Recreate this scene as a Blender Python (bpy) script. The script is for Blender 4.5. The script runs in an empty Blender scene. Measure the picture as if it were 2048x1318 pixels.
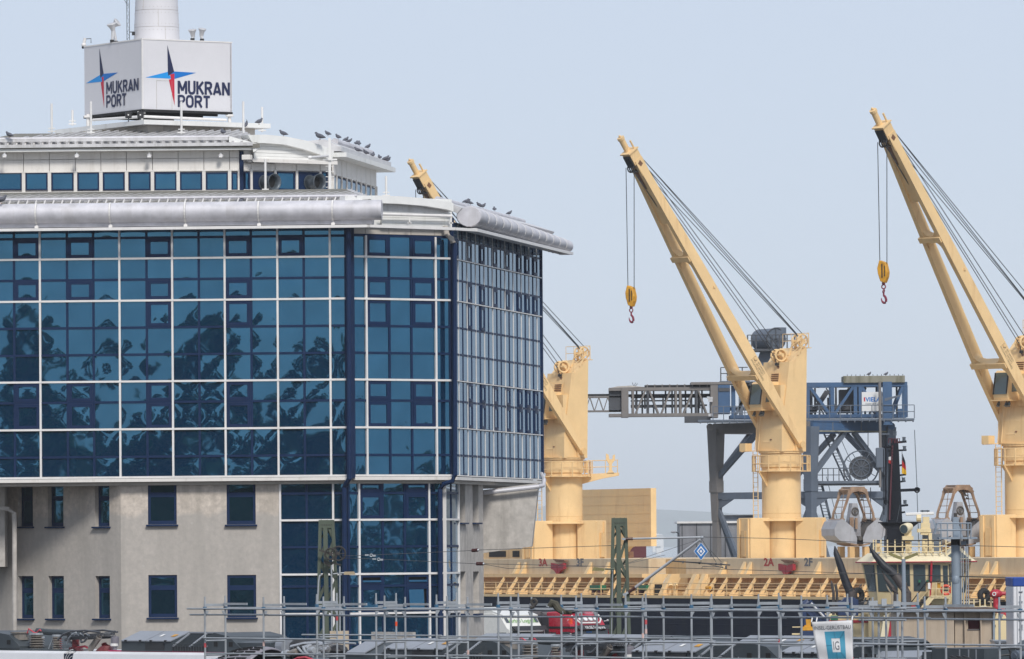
import bpy, bmesh, math, random
from mathutils import Vector, Matrix
R = random.Random(7)
rad = math.radians
V = Vector
scene = bpy.context.scene
COL = scene.collection

# ------------------------------------------------------------------ camera, sky, sun, exposure
CAMZ = 7.5
FPX = 13250.0                       # focal length in pixels of the 2048 wide photograph
HORIZON = 1088.0
ROLL = -0.0078
PITCH = math.atan((HORIZON - 659.0) / FPX)
cam = bpy.data.cameras.new("camera")
cam.sensor_width = 36.0
cam.lens = 36.0 * FPX / 2048.0
cam.clip_start = 1.0
cam.clip_end = 30000.0
camo = bpy.data.objects.new("camera", cam)
COL.objects.link(camo)
CAMROT = Matrix.Rotation(rad(90) + PITCH, 3, 'X') @ Matrix.Rotation(ROLL, 3, 'Z')
camo.matrix_world = Matrix.Translation((0, 0, CAMZ)) @ CAMROT.to_4x4()
scene.camera = camo

SUN_EL, SUN_AZ = rad(42), rad(165)   # azimuth clockwise from +Y (the view direction): behind the camera, to the right
world = bpy.data.worlds.new("World")
scene.world = world
world.use_nodes = True
wn = world.node_tree.nodes
wl = world.node_tree.links
for n_ in list(wn):
    wn.remove(n_)
sky = wn.new("ShaderNodeTexSky")
sky.sky_type = 'NISHITA'
sky.sun_disc = False
sky.sun_elevation = SUN_EL
sky.sun_rotation = SUN_AZ
sky.altitude = 0
sky.air_density = 0.7
sky.dust_density = 0.8
sky.ozone_density = 2.0
# thin even veil of high cloud over the whole sky
veil = wn.new("ShaderNodeMix")
veil.data_type = 'RGBA'
veil.inputs[0].default_value = 0.80
veil.inputs[7].default_value = (5.45, 6.00, 7.05, 1.0)
wl.new(sky.outputs[0], veil.inputs[6])
bg = wn.new("ShaderNodeBackground")
bg.inputs['Strength'].default_value = 0.12
wl.new(veil.outputs[2], bg.inputs[0])
wo = wn.new("ShaderNodeOutputWorld")
wl.new(bg.outputs[0], wo.inputs[0])

sl = bpy.data.lights.new("sun", 'SUN')
sl.energy = 2.8
sl.angle = rad(12)
sl.color = (1.0, 0.96, 0.9)
so = bpy.data.objects.new("sun", sl)
COL.objects.link(so)
sdir = V((math.sin(SUN_AZ) * math.cos(SUN_EL), math.cos(SUN_AZ) * math.cos(SUN_EL), math.sin(SUN_EL)))
so.rotation_euler = sdir.to_track_quat('Z', 'Y').to_euler()
so.location = sdir * 200

scene.view_settings.view_transform = 'Standard'
scene.view_settings.look = 'None'
scene.view_settings.exposure = 0.0
scene.view_settings.gamma = 1.0
scene.view_settings.use_curve_mapping = False
scene.render.engine = 'CYCLES'
scene.cycles.max_bounces = 6
scene.cycles.volume_bounces = 1
scene.cycles.use_denoising = True

# ------------------------------------------------------------------ geometry helpers
def ray(px, py):
    return CAMROT @ V(((px - 1024.0) / FPX, -(py - 659.0) / FPX, -1.0))
def P(px, py, D):
    v = ray(px, py)
    return V((0, 0, CAMZ)) + v * (D / v.y)
def hit(px, py, A, u):
    """where the line of sight meets the vertical plane through A along u: (distance along u, height)"""
    v = ray(px, py)
    n = V((u.y, -u.x, 0))
    c = V((0, 0, CAMZ))
    t = (A - c).dot(n) / v.dot(n)
    q = c + v * t
    return (q - A).dot(u), q.z

class MB:
    def __init__(s):
        s.v, s.f = [], []
    def add(s, vs, fs):
        o = len(s.v)
        s.v.extend([tuple(x) for x in vs])
        s.f.extend([tuple(i + o for i in f) for f in fs])
        return s
    def box(s, c, size, rot=None):
        c = V(c); hx, hy, hz = size[0] / 2, size[1] / 2, size[2] / 2
        vs = [V((x * hx, y * hy, z * hz)) for x in (-1, 1) for y in (-1, 1) for z in (-1, 1)]
        if rot is not None:
            m = Matrix.Rotation(rot, 3, 'Z') if isinstance(rot, (int, float)) else rot
            vs = [m @ q for q in vs]
        s.add([c + q for q in vs], [(0, 1, 3, 2), (4, 6, 7, 5), (0, 4, 5, 1), (2, 3, 7, 6), (0, 2, 6, 4), (1, 5, 7, 3)])
        return s
    def box2(s, lo, hi):
        lo, hi = V(lo), V(hi)
        return s.box((lo + hi) / 2, hi - lo)
    def bar(s, a, b, w, h, up=(0, 0, 1), w2=None, h2=None):
        a, b = V(a), V(b)
        d = (b - a).normalized()
        up = V(up)
        if abs(d.dot(up)) > .98: up = V((0, 1, 0))
        x = d.cross(up).normalized(); y = x.cross(d).normalized()
        w2 = w if w2 is None else w2; h2 = h if h2 is None else h2
        vs = []
        for q, ww, hh in ((a, w, h), (b, w2, h2)):
            for i, j in ((-1, -1), (1, -1), (1, 1), (-1, 1)):
                vs.append(q + x * (i * ww / 2) + y * (j * hh / 2))
        s.add(vs, [(0, 3, 2, 1), (4, 5, 6, 7)] + [(i, (i + 1) % 4, (i + 1) % 4 + 4, i + 4) for i in range(4)])
        return s
    def tube(s, a, b, r, n=8, r2=None, cap=True):
        return s.ptube([a, b], [r, r if r2 is None else r2], n, cap)
    def ptube(s, pts, r, n=8, cap=True, sy=1.0):
        pts = [V(q) for q in pts]
        rs = r if isinstance(r, (list, tuple)) else [r] * len(pts)
        vs, fs = [], []
        for i, q in enumerate(pts):
            d = (pts[min(i + 1, len(pts) - 1)] - pts[max(i - 1, 0)])
            if d.length < 1e-9: d = V((0, 0, 1))
            d.normalize()
            up = V((0, 0, 1)) if abs(d.z) < .9 else V((0, 1, 0))
            x = d.cross(up).normalized(); y = x.cross(d)
            for k in range(n):
                a = 2 * math.pi * k / n
                vs.append(q + x * (math.cos(a) * rs[i]) + y * (math.sin(a) * rs[i] * sy))
        for i in range(len(pts) - 1):
            for k in range(n):
                fs.append((i * n + k, i * n + (k + 1) % n, (i + 1) * n + (k + 1) % n, (i + 1) * n + k))
        if cap:
            fs.append(tuple(reversed(range(n)))); e = (len(pts) - 1) * n
            fs.append(tuple(e + k for k in range(n)))
        s.add(vs, fs)
        return s
    def prism(s, poly, ext):
        poly = [V(q) for q in poly]; ext = V(ext); n = len(poly)
        s.add(poly + [q + ext for q in poly],
              [tuple(range(n)), tuple(reversed(range(n, 2 * n)))] + [(i, i + n, (i + 1) % n + n, (i + 1) % n) for i in range(n)])
        return s
    def torus(s, c, axis, Rr, r, n=20, m=6):
        c = V(c); axis = V(axis).normalized()
        up = V((0, 0, 1)) if abs(axis.z) < .9 else V((0, 1, 0))
        x = axis.cross(up).normalized(); y = axis.cross(x)
        vs, fs = [], []
        for i in range(n):
            a = 2 * math.pi * i / n
            d = x * math.cos(a) + y * math.sin(a)
            for k in range(m):
                b = 2 * math.pi * k / m
                vs.append(c + d * (Rr + r * math.cos(b)) + axis * (r * math.sin(b)))
        for i in range(n):
            for k in range(m):
                fs.append((i * m + k, ((i + 1) % n) * m + k, ((i + 1) % n) * m + (k + 1) % m, i * m + (k + 1) % m))
        s.add(vs, fs)
        return s
    def sph(s, c, r, n=10, m=6, sc=(1, 1, 1)):
        c = V(c); vs, fs = [], []
        for j in range(m + 1):
            t = math.pi * j / m
            for k in range(n):
                a = 2 * math.pi * k / n
                vs.append(c + V((r * sc[0] * math.sin(t) * math.cos(a), r * sc[1] * math.sin(t) * math.sin(a), r * sc[2] * math.cos(t))))
        for j in range(m):
            for k in range(n):
                fs.append((j * n + k, (j + 1) * n + k, (j + 1) * n + (k + 1) % n, j * n + (k + 1) % n))
        s.add(vs, fs)
        return s
    def xf(s, m):
        s.v = [tuple(m @ V(q)) for q in s.v]
        return s
    def mesh(s, name, off=None):
        me = bpy.data.meshes.new(name)
        vs = s.v if off is None else [(a - off[0], b - off[1], c - off[2]) for a, b, c in s.v]
        me.from_pydata(vs, [], s.f)
        bm = bmesh.new(); bm.from_mesh(me)
        bmesh.ops.remove_doubles(bm, verts=bm.verts, dist=1e-5)
        bmesh.ops.recalc_face_normals(bm, faces=bm.faces)
        bm.to_mesh(me); bm.free()
        return me

def tag(o, label=None, cat=None, group=None, kind=None):
    if label: o['label'] = label
    if cat: o['category'] = cat
    if group: o['group'] = group
    if kind: o['kind'] = kind
    return o
def wloc(o):
    """world place of a root or part (parts are only ever offset, never turned, unless they live in a turned root)"""
    p = V((0, 0, 0))
    while o is not None:
        p += o.location; o = o.parent
    return p
def thing(name, label, cat, loc=(0, 0, 0), rz=0, group=None):
    o = bpy.data.objects.new(name, None)
    COL.objects.link(o)
    o.empty_display_size = .3
    o.location = loc; o.rotation_euler = (0, 0, rz)
    return tag(o, label, cat, group)
def obj(name, mb, mat, parent=None, local=False, smooth=False, bevel=0, kind=None, label=None):
    """links the collected shapes as one mesh object; world coordinates unless local"""
    off = None
    if parent is not None and not local: off = wloc(parent)
    me = mb.mesh(name, off)
    me.materials.append(mat)
    if smooth:
        for p in me.polygons: p.use_smooth = True
        try: me.set_sharp_from_angle(angle=rad(35))
        except Exception: pass
    o = bpy.data.objects.new(name, me)
    COL.objects.link(o)
    if parent is not None: o.parent = parent
    if bevel:
        b = o.modifiers.new("bevel", 'BEVEL'); b.width = bevel; b.segments = 1; b.limit_method = 'ANGLE'
    return tag(o, label=label, kind=kind)
def single(name, mb, mat, label, cat, group=None, smooth=False, loc=None, bevel=0):
    """a thing that is one mesh, its origin at its own base"""
    lo = V([min(q[i] for q in mb.v) for i in range(3)]); hi = V([max(q[i] for q in mb.v) for i in range(3)])
    c = V(((lo.x + hi.x) / 2, (lo.y + hi.y) / 2, lo.z))
    mb.v = [tuple(V(q) - c) for q in mb.v]
    o = obj(name, mb, mat, None, True, smooth, bevel)
    o.location = c
    return tag(o, label, cat, group)
_cube = {}
def cube(name, mat, parent, c, size, rot=0, local=False):
    """one piece that shares the unit-box mesh with all like it"""
    me = _cube.get(mat.name)
    if me is None:
        me = MB().box((0, 0, 0), (1, 1, 1)).mesh("unit_piece"); me.materials.append(mat); _cube[mat.name] = me
    o = bpy.data.objects.new(name, me)
    COL.objects.link(o)
    if parent is not None:
        o.parent = parent
    o.location = V(c) - (V((0, 0, 0)) if (local or parent is None) else wloc(parent))
    if isinstance(rot, (int, float)): o.rotation_euler = (0, 0, rot)
    else: o.rotation_euler = rot
    o.scale = size
    return o
def copy_tree(o, parent=None):
    c = o.copy(); COL.objects.link(c)
    if parent is not None:
        c.parent = parent
    for ch in o.children: copy_tree(ch, c)
    return c
def text_mb(body, height, xscale=1.0, bold=0.0, depth=0.0, align='LEFT'):
    """lettering in the XZ plane (x right, z up) as a flat mesh; height = capital height"""
    cu = bpy.data.curves.new("lettering", 'FONT')
    cu.body = body; cu.size = 1.0; cu.offset = bold; cu.resolution_u = 3; cu.extrude = depth
    cu.align_x = align
    o = bpy.data.objects.new("lettering", cu)
    COL.objects.link(o)
    dg = bpy.context.evaluated_depsgraph_get()
    me = bpy.data.meshes.new_from_object(o.evaluated_get(dg))
    k = height / 0.70
    mb = MB()
    mb.v = [(v.co.x * k * xscale, -v.co.z * k, v.co.y * k) for v in me.vertices]
    mb.f = [tuple(p.vertices) for p in me.polygons]
    bpy.data.objects.remove(o); bpy.data.curves.remove(cu); bpy.data.meshes.remove(me)
    return mb
def text_w(mb):
    xs = [q[0] for q in mb.v]
    return max(xs) - min(xs)
def at_plane(mb, O, u, n, off=0.004):
    """moves lettering from the XZ plane onto the plane through O along u (outward normal n)"""
    mb.v = [tuple(V(O) + u * q[0] + V((0, 0, 1)) * q[2] + n * (off - q[1])) for q in mb.v]
    return mb

# ------------------------------------------------------------------ materials
def mat(name, col, rough=.6, metal=0., var=.12, scale=1.5, streak=0., streak_col=None, bump=0., spec=.5, emit=None,
        spots=None, coat=0., streak_scale=3.0, streak_lo=.52, streak_hi=.72, coord='pos', detail=6):
    m = bpy.data.materials.new(name); m.use_nodes = True
    nt = m.node_tree; N = nt.nodes; L = nt.links
    b = N['Principled BSDF']
    b.inputs['Roughness'].default_value = rough
    b.inputs['Metallic'].default_value = metal
    b.inputs['Specular IOR Level'].default_value = spec
    if coat: b.inputs['Coat Weight'].default_value = coat
    if coord == 'pos':
        pos = N.new('ShaderNodeNewGeometry').outputs['Position']
    else:
        pos = N.new('ShaderNodeTexCoord').outputs['Object']
    c0 = N.new('ShaderNodeRGB'); c0.outputs[0].default_value = (*col, 1)
    out = c0.outputs[0]
    noi = None
    if var or bump:
        noi = N.new('ShaderNodeTexNoise'); noi.inputs['Scale'].default_value = scale; noi.inputs['Detail'].default_value = detail
        noi.inputs['Roughness'].default_value = .62
        L.new(pos, noi.inputs['Vector'])
    if var:
        mr = N.new('ShaderNodeMapRange'); mr.inputs[1].default_value = .3; mr.inputs[2].default_value = .7
        mr.inputs[3].default_value = 1 - var; mr.inputs[4].default_value = 1 + var
        L.new(noi.outputs[0], mr.inputs[0])
        mu = N.new('ShaderNodeVectorMath'); mu.operation = 'SCALE'
        L.new(out, mu.inputs[0]); L.new(mr.outputs[0], mu.inputs['Scale'])
        out = mu.outputs[0]
        rr = N.new('ShaderNodeMapRange'); rr.inputs[1].default_value = .3; rr.inputs[2].default_value = .7
        rr.inputs[3].default_value = max(.02, rough - .1 * (rough > .15)); rr.inputs[4].default_value = min(1, rough + .1 * (rough > .15))
        L.new(noi.outputs[0], rr.inputs[0]); L.new(rr.outputs[0], b.inputs['Roughness'])
    if streak:
        mp = N.new('ShaderNodeVectorMath'); mp.operation = 'MULTIPLY'
        mp.inputs[1].default_value = (streak_scale, streak_scale, streak_scale * .12)
        L.new(pos, mp.inputs[0])
        n2 = N.new('ShaderNodeTexNoise'); n2.inputs['Scale'].default_value = 1; n2.inputs['Detail'].default_value = 5
        n2.inputs['Roughness'].default_value = .7
        L.new(mp.outputs[0], n2.inputs['Vector'])
        m2 = N.new('ShaderNodeMapRange'); m2.inputs[1].default_value = streak_lo; m2.inputs[2].default_value = streak_hi
        m2.inputs[3].default_value = 0; m2.inputs[4].default_value = streak
        L.new(n2.outputs[0], m2.inputs[0])
        mx = N.new('ShaderNodeMix'); mx.data_type = 'RGBA'
        L.new(m2.outputs[0], mx.inputs[0]); L.new(out, mx.inputs[6])
        sc = streak_col or tuple(c * .35 for c in col)
        mx.inputs[7].default_value = (*sc, 1)
        out = mx.outputs[2]
    if spots:
        scol, sscale, thr = spots
        vo = N.new('ShaderNodeTexVoronoi'); vo.inputs['Scale'].default_value = sscale
        L.new(pos, vo.inputs['Vector'])
        ms = N.new('ShaderNodeMapRange'); ms.inputs[1].default_value = thr; ms.inputs[2].default_value = thr * .4
        ms.inputs[3].default_value = 0; ms.inputs[4].default_value = .55
        L.new(vo.outputs['Distance'], ms.inputs[0])
        mx2 = N.new('ShaderNodeMix'); mx2.data_type = 'RGBA'
        L.new(ms.outputs[0], mx2.inputs[0]); L.new(out, mx2.inputs[6]); mx2.inputs[7].default_value = (*scol, 1)
        out = mx2.outputs[2]
    L.new(out, b.inputs['Base Color'])
    if bump:
        bp = N.new('ShaderNodeBump'); bp.inputs['Strength'].default_value = 1.0; bp.inputs['Distance'].default_value = bump
        L.new(noi.outputs[0], bp.inputs['Height']); L.new(bp.outputs[0], b.inputs['Normal'])
    return m

def glass_mat(name, col, rough=.015, wave=.0036, wscale=.8, body=(.016, .10, .245), bodyf=.2, pillow=.0030):
    """mirror-coated tinted glazing; every pane is a little bowed, by its own amount"""
    m = bpy.data.materials.new(name); m.use_nodes = True
    N = m.node_tree.nodes; L = m.node_tree.links
    b = N['Principled BSDF']
    b.inputs['Metallic'].default_value = 1.0
    b.inputs['Roughness'].default_value = rough
    g = N.new('ShaderNodeNewGeometry')
    oi = N.new('ShaderNodeObjectInfo')
    ad = N.new('ShaderNodeVectorMath'); ad.operation = 'MULTIPLY_ADD'
    L.new(oi.outputs['Random'], ad.inputs[0]); ad.inputs[1].default_value = (40, 40, 40); L.new(g.outputs['Position'], ad.inputs[2])
    n = N.new('ShaderNodeTexNoise'); n.inputs['Scale'].default_value = wscale; n.inputs['Detail'].default_value = 1.2
    L.new(ad.outputs[0], n.inputs['Vector'])
    def math(op, a, b_):
        k = N.new('ShaderNodeMath'); k.operation = op
        for i, q in enumerate((a, b_)):
            if isinstance(q, (int, float)): k.inputs[i].default_value = q
            else: L.new(q, k.inputs[i])
        return k.outputs[0]
    hgt = math('MULTIPLY', n.outputs[0], wave)
    if pillow:
        tc = N.new('ShaderNodeTexCoord'); sx = N.new('ShaderNodeSeparateXYZ'); L.new(tc.outputs['Object'], sx.inputs[0])
        fx = math('SUBTRACT', 1.0, math('MULTIPLY', math('MULTIPLY', sx.outputs[0], sx.outputs[0]), 4.0))
        fz = math('SUBTRACT', 1.0, math('MULTIPLY', math('MULTIPLY', sx.outputs[2], sx.outputs[2]), 4.0))
        amp = math('MULTIPLY', math('SUBTRACT', oi.outputs['Random'], .28), pillow * 2)
        hgt = math('ADD', hgt, math('MULTIPLY', math('MULTIPLY', fx, fz), amp))
    bp = N.new('ShaderNodeBump'); bp.inputs['Strength'].default_value = 1; bp.inputs['Distance'].default_value = 1.0
    L.new(hgt, bp.inputs['Height']); L.new(bp.outputs[0], b.inputs['Normal'])
    # faint dust and run-off on the outside, small tint differences from pane to pane
    n2 = N.new('ShaderNodeTexNoise'); n2.inputs['Scale'].default_value = .7; n2.inputs['Detail'].default_value = 5
    L.new(ad.outputs[0], n2.inputs['Vector'])
    mr = N.new('ShaderNodeMapRange'); mr.inputs[1].default_value = .35; mr.inputs[2].default_value = .7; mr.inputs[3].default_value = .86; mr.inputs[4].default_value = 1.10
    L.new(n2.outputs[0], mr.inputs[0])
    pv = math('MULTIPLY', mr.outputs[0], math('ADD', .92, math('MULTIPLY', oi.outputs['Random'], .16)))
    hs = N.new('ShaderNodeVectorMath'); hs.operation = 'SCALE'; hs.inputs[0].default_value = col
    L.new(pv, hs.inputs['Scale']); L.new(hs.outputs[0], b.inputs['Base Color'])
    df = N.new('ShaderNodeBsdfDiffuse'); df.inputs[0].default_value = (*body, 1)
    mx = N.new('ShaderNodeMixShader'); mx.inputs[0].default_value = bodyf
    out = [q for q in N if q.type == 'OUTPUT_MATERIAL'][0]
    L.new(b.outputs[0], mx.inputs[1]); L.new(df.outputs[0], mx.inputs[2]); L.new(mx.outputs[0], out.inputs[0])
    return m

M = {}
M['glass'] = glass_mat("facade_glass", (.064, .178, .262))
M["glass_joined"] = glass_mat("side_glass", (.064, .178, .262), pillow=0)
M['glass_dark'] = glass_mat("window_glass", (.05, .14, .20), .03, body=(.02, .08, .14))
M['glass_cab'] = mat("cab_glass", (.09, .13, .13), .06, 0, 0, spec=.8)
M['navy'] = mat("navy_frame_paint", (.006, .022, .070), .55, 0, .12, 2, spec=.2)
M['white_rail'] = mat("white_rail_paint", (.74, .72, .70), .45, 0, .06, 2, .25, (.45, .40, .35))
M['white_panel'] = mat("white_cladding", (.72, .69, .65), .5, 0, .05, 1.2, .45, (.42, .38, .32), streak_scale=2.2)
M['beige_panel'] = mat("beige_cladding", (.50, .46, .41), .55, 0, .06, 1.5, .25)
M['white_siding'] = mat("white_siding", (.76, .76, .74), .5, 0, .05, 2, .5, (.36, .36, .28), streak_scale=1.2, streak_lo=.55, streak_hi=.8)
M['silver'] = mat("weathered_aluminium", (.58, .57, .60), .55, .15, .17, 1.6, .42, (.36, .34, .32), streak_scale=1.3)
M['silver_dark'] = mat("dirty_roof_metal", (.46, .45, .43), .5, .3, .2, 2.2, .6, (.16, .15, .11), streak_scale=2.5)
M['roof_light'] = mat("roof_sheet_metal", (.62, .61, .61), .45, .25, .15, 1.6, .5, (.28, .26, .22), streak_scale=2)
M['concrete'] = mat("stained_concrete", (.56, .495, .43), .9, 0, .22, 5.5, .72, (.32, .285, .24), .006, .3, spots=((.66, .63, .58), 1.7, .11), streak_scale=.8, streak_lo=.46, streak_hi=.70, detail=10)
M['concrete_plain'] = mat("smooth_concrete", (.47, .44, .405), .9, 0, .18, 3.5, .5, (.24, .225, .2), .002, .3, streak_scale=1.6)
M['sign_white'] = mat("sign_sheet", (.64, .63, .65), .4, 0, .03, 1, .12, (.45, .44, .46), streak_scale=1.5)
M['logo_navy'] = mat("logo_navy", (.012, .018, .065), .5, 0, 0)
M['logo_blue'] = mat("logo_blue", (.0, .15, .50), .5, 0, 0)
M['logo_sky'] = mat("logo_sky_blue", (.01, .27, .68), .5, 0, 0)
M['logo_red'] = mat("logo_red", (.50, .012, .04), .5, 0, 0)
M['black'] = mat("black_housing", (.018, .018, .02), .5, 0, .2, 4)
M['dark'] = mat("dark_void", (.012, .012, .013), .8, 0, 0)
M['rod'] = mat("white_rod_paint", (.74, .73, .71), .5, 0, .05, 3)
M['grey_vent'] = mat("grey_vent_metal", (.10, .12, .14), .45, .3, .2, 3)

def tide_stain(m, z0, amp, col, strength):
    """pale dry band above a ragged damp line on a wall: changes the colour below z0"""
    N = m.node_tree.nodes; L = m.node_tree.links; b = N['Principled BSDF']
    src = b.inputs['Base Color'].links[0].from_socket
    g = N.new('ShaderNodeNewGeometry'); sx = N.new('ShaderNodeSeparateXYZ'); L.new(g.outputs['Position'], sx.inputs[0])
    n = N.new('ShaderNodeTexNoise'); n.inputs['Scale'].default_value = 1.3; n.inputs['Detail'].default_value = 8; L.new(g.outputs['Position'], n.inputs['Vector'])
    ma = N.new('ShaderNodeMath'); ma.operation = 'MULTIPLY_ADD'; L.new(n.outputs[0], ma.inputs[0]); ma.inputs[1].default_value = amp; L.new(sx.outputs[2], ma.inputs[2])
    mr = N.new('ShaderNodeMapRange'); mr.inputs[1].default_value = z0 + amp * .5 + .12; mr.inputs[2].default_value = z0 + amp * .5 - .12; mr.inputs[3].default_value = 0; mr.inputs[4].default_value = strength
    L.new(ma.outputs[0], mr.inputs[0])
    mx = N.new('ShaderNodeMix'); mx.data_type = 'RGBA'; L.new(mr.outputs[0], mx.inputs[0]); L.new(src, mx.inputs[6]); mx.inputs[7].default_value = (*col, 1)
    L.new(mx.outputs[2], b.inputs['Base Color'])
tide_stain(M['concrete'], 8.75, 1.1, (.36, .345, .325), .62)
# ------------------------------------------------------------------ setting
SHIP_A = 25.0
CRANE_S = V((math.sin(rad(30)), -math.cos(rad(30)), 0))
SHIP_S = V((math.sin(rad(SHIP_A)), -math.cos(rad(SHIP_A)), 0))       # along the ship, left to right
SHIP_N = V((math.cos(rad(SHIP_A)), math.sin(rad(SHIP_A)), 0))        # inboard, away from the viewer
CR_MID = V((16.75, 414.0, 0))
HULL0 = CR_MID - SHIP_N * 9.0
QUAY0 = HULL0 - SHIP_N * 14.0
M['asphalt'] = mat("asphalt", (.06, .06, .06), .9, 0, .25, .6, 0, bump=.004)
M['water'] = mat("harbour_water", (.05, .085, .10), .12, 0, .15, .05, 0, bump=.12)
M['hill'] = mat("hill_cover", (.05, .075, .05), .95, 0, .35, .006)
M['pier'] = mat("pier_concrete", (.30, .29, .27), .85, 0, .15, .5, .3)

g = MB()
qa, qb = QUAY0 - SHIP_S * 900, QUAY0 + SHIP_S * 900
far = -SHIP_N * 1500
g.prism([qa, qb, qb + far, qa + far], (0, 0, -6))
tag(obj("ground", g, M['asphalt']), kind='structure')
w = MB()
w.add([(-16000, -3000, -2), (16000, -3000, -2), (16000, 21000, -2), (-16000, 21000, -2)], [(0, 1, 2, 3)])
tag(obj("water", w, M['water']), kind='structure')
# far shore: a long low ridge of hills across the bay
h = MB()
nx, ny = 240, 6
YH = 15000.0
for j in range(ny + 1):
    for i in range(nx + 1):
        x = -5200 + 10400 * i / nx
        prof = 92 + 12 * math.sin(x / 620.0 + 2.6) + 9 * math.sin(x / 294.0 + .7) + 4 * math.sin(x / 106.0) - .012 * max(0, x - 300)
        k = math.sin(math.pi * .5 * min(1, j / 4.0))
        z = -6 + max(0, prof) * k + (R.uniform(-1, 1) * 1.6 if 0 < j else 0)
        h.v.append((x, YH + j * 400, z))
for j in range(ny):
    for i in range(nx):
        a = j * (nx + 1) + i
        h.f.append((a, a + 1, a + nx + 2, a + nx + 1))
tag(obj("hills", h, M['hill'], smooth=True), kind='structure')

# low far buildings on the opposite shore
M['far_white'] = mat("far_white_wall", (.75, .74, .72), .7, 0, .05, .02)
for lab, px, wpx, y0, y1, D in (("long white hall on the far shore below the hills", 1316, 22, 1071, 1080, 7000),
                                ("small white building by the far water right of the yellow plate", 1317, 9, 1093, 1101, 5600)):
    b = thing("far_building", lab, "building", P(px, 1090, D))
    a0 = P(px - wpx / 2, y1, D); a1 = P(px + wpx / 2, y0, D)
    mb = MB().box2((a0.x, D, -2), (a1.x, D + 25, a1.z)); obj("wall", mb, M['far_white'], b)
    mr = MB().prism([(a0.x - 1, D - 1, a1.z), (a1.x + 1, D - 1, a1.z), ((a0.x + a1.x) / 2, D - 1, a1.z + 2)], (0, 27, 0)); obj("roof", mr, M['far_white'], b)

# wood beside the line of sight, left of the camera, and trees along the quay road: what the glass fronts mirror
def leaf_mat(name, c):
    m = mat(name, c, .7, 0, .45, .25, 0)
    N = m.node_tree.nodes; L = m.node_tree.links          # leaves let some light through
    t = N.new('ShaderNodeBsdfTranslucent'); t.inputs[0].default_value = (.10, .17, .05, 1)
    mx = N.new('ShaderNodeMixShader'); mx.inputs[0].default_value = .45
    out = [n for n in N if n.type == 'OUTPUT_MATERIAL'][0]
    L.new(N['Principled BSDF'].outputs[0], mx.inputs[1]); L.new(t.outputs[0], mx.inputs[2]); L.new(mx.outputs[0], out.inputs[0])
    return m
M['leaf'] = leaf_mat("foliage", (.06, .10, .045))
M['bark'] = mat("bark", (.06, .045, .035), .9, 0, .3, 3)
def crown(mb, c, r, hgt, n):
    blobs = []
    for _ in range(16):
        a = R.uniform(0, 6.283); q = R.random() ** .5; zz = R.uniform(-.5, .5)
        k = math.sqrt(max(.05, 1 - (2 * zz) ** 2 * .8))
        blobs.append((V((math.cos(a) * q * r * k, math.sin(a) * q * r * k, zz * hgt)), R.uniform(.25, .45) * r))
    for _ in range(n):
        b, br = R.choice(blobs)
        d = V((R.gauss(0, 1), R.gauss(0, 1), R.gauss(0, 1))).normalized() * br * R.uniform(.7, 1.05)
        q = c + b + d
        s = R.uniform(.18, .42)
        x = V((R.gauss(0, 1), R.gauss(0, 1), R.gauss(0, 1))).normalized(); y = x.orthogonal().normalized()
        mb.add([q - x * s, q + y * s * .7, q + x * s, q - y * s * .7], [(0, 1, 2, 3)])
wood = MB(); stems = MB()
for i in range(22):
    x = -64 + 44 * (i + R.uniform(-.3, .3)) / 22
    y = 128 + R.uniform(-18, 20)
    H = (20.5, 15, 18.5, 13, 19.5, 21, 14.5, 17)[i % 8] * R.uniform(.92, 1.05)
    rr = R.uniform(2.2, 3.8)
    stems.tube((x, y, 0), (x, y, H * .6), .3, 6, .12)
    crown(wood, V((x, y, H * .60)), rr, H * .76, 1800)
    crown(wood, V((x + R.uniform(-1, 1), y + 2, 5.2)), 3.4, 9, 900)     # lower growth between the trunks
for i in range(30):
    x = 140 + R.uniform(0, 75); y = 120 + i * 4.6 + R.uniform(-3, 3); H = R.uniform(9, 13.5)
    stems.tube((x, y, 0), (x, y, H * .6), .25, 6, .1)
    crown(wood, V((x, y, H * .56)), R.uniform(2.8, 4.6), H * .85, 1100)
    crown(wood, V((x + 2, y + 1, 3.6)), 3.6, 7, 500)
for i in range(9):
    x = -82 + R.uniform(-8, 4); y = 212 + i * 6; H = R.uniform(9, 13)
    stems.tube((x, y, 0), (x, y, H * .6), .25, 6, .1)
    crown(wood, V((x, y, H * .55)), R.uniform(3.2, 4.4), H * .9, 900)
obj("woodland", wood, M['leaf'], kind='stuff')
obj("woodland_stems", stems, M['bark'], kind='stuff')

# haze over the bay
def haze(density):
    mb = MB().box2((-6000, -1200, -9), (6000, 18500, 135))
    m = bpy.data.materials.new("haze_air"); m.use_nodes = True
    N = m.node_tree.nodes
    for n in list(N): N.remove(n)
    o = N.new('ShaderNodeOutputMaterial'); v = N.new('ShaderNodeVolumePrincipled')
    v.inputs['Color'].default_value = (.94, .97, 1.0, 1)
    v.inputs['Density'].default_value = density
    v.inputs['Anisotropy'].default_value = 0.0
    m.node_tree.links.new(v.outputs[0], o.inputs['Volume'])
    return tag(obj("haze", mb, m), kind='stuff')
haze(.000095)
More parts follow.
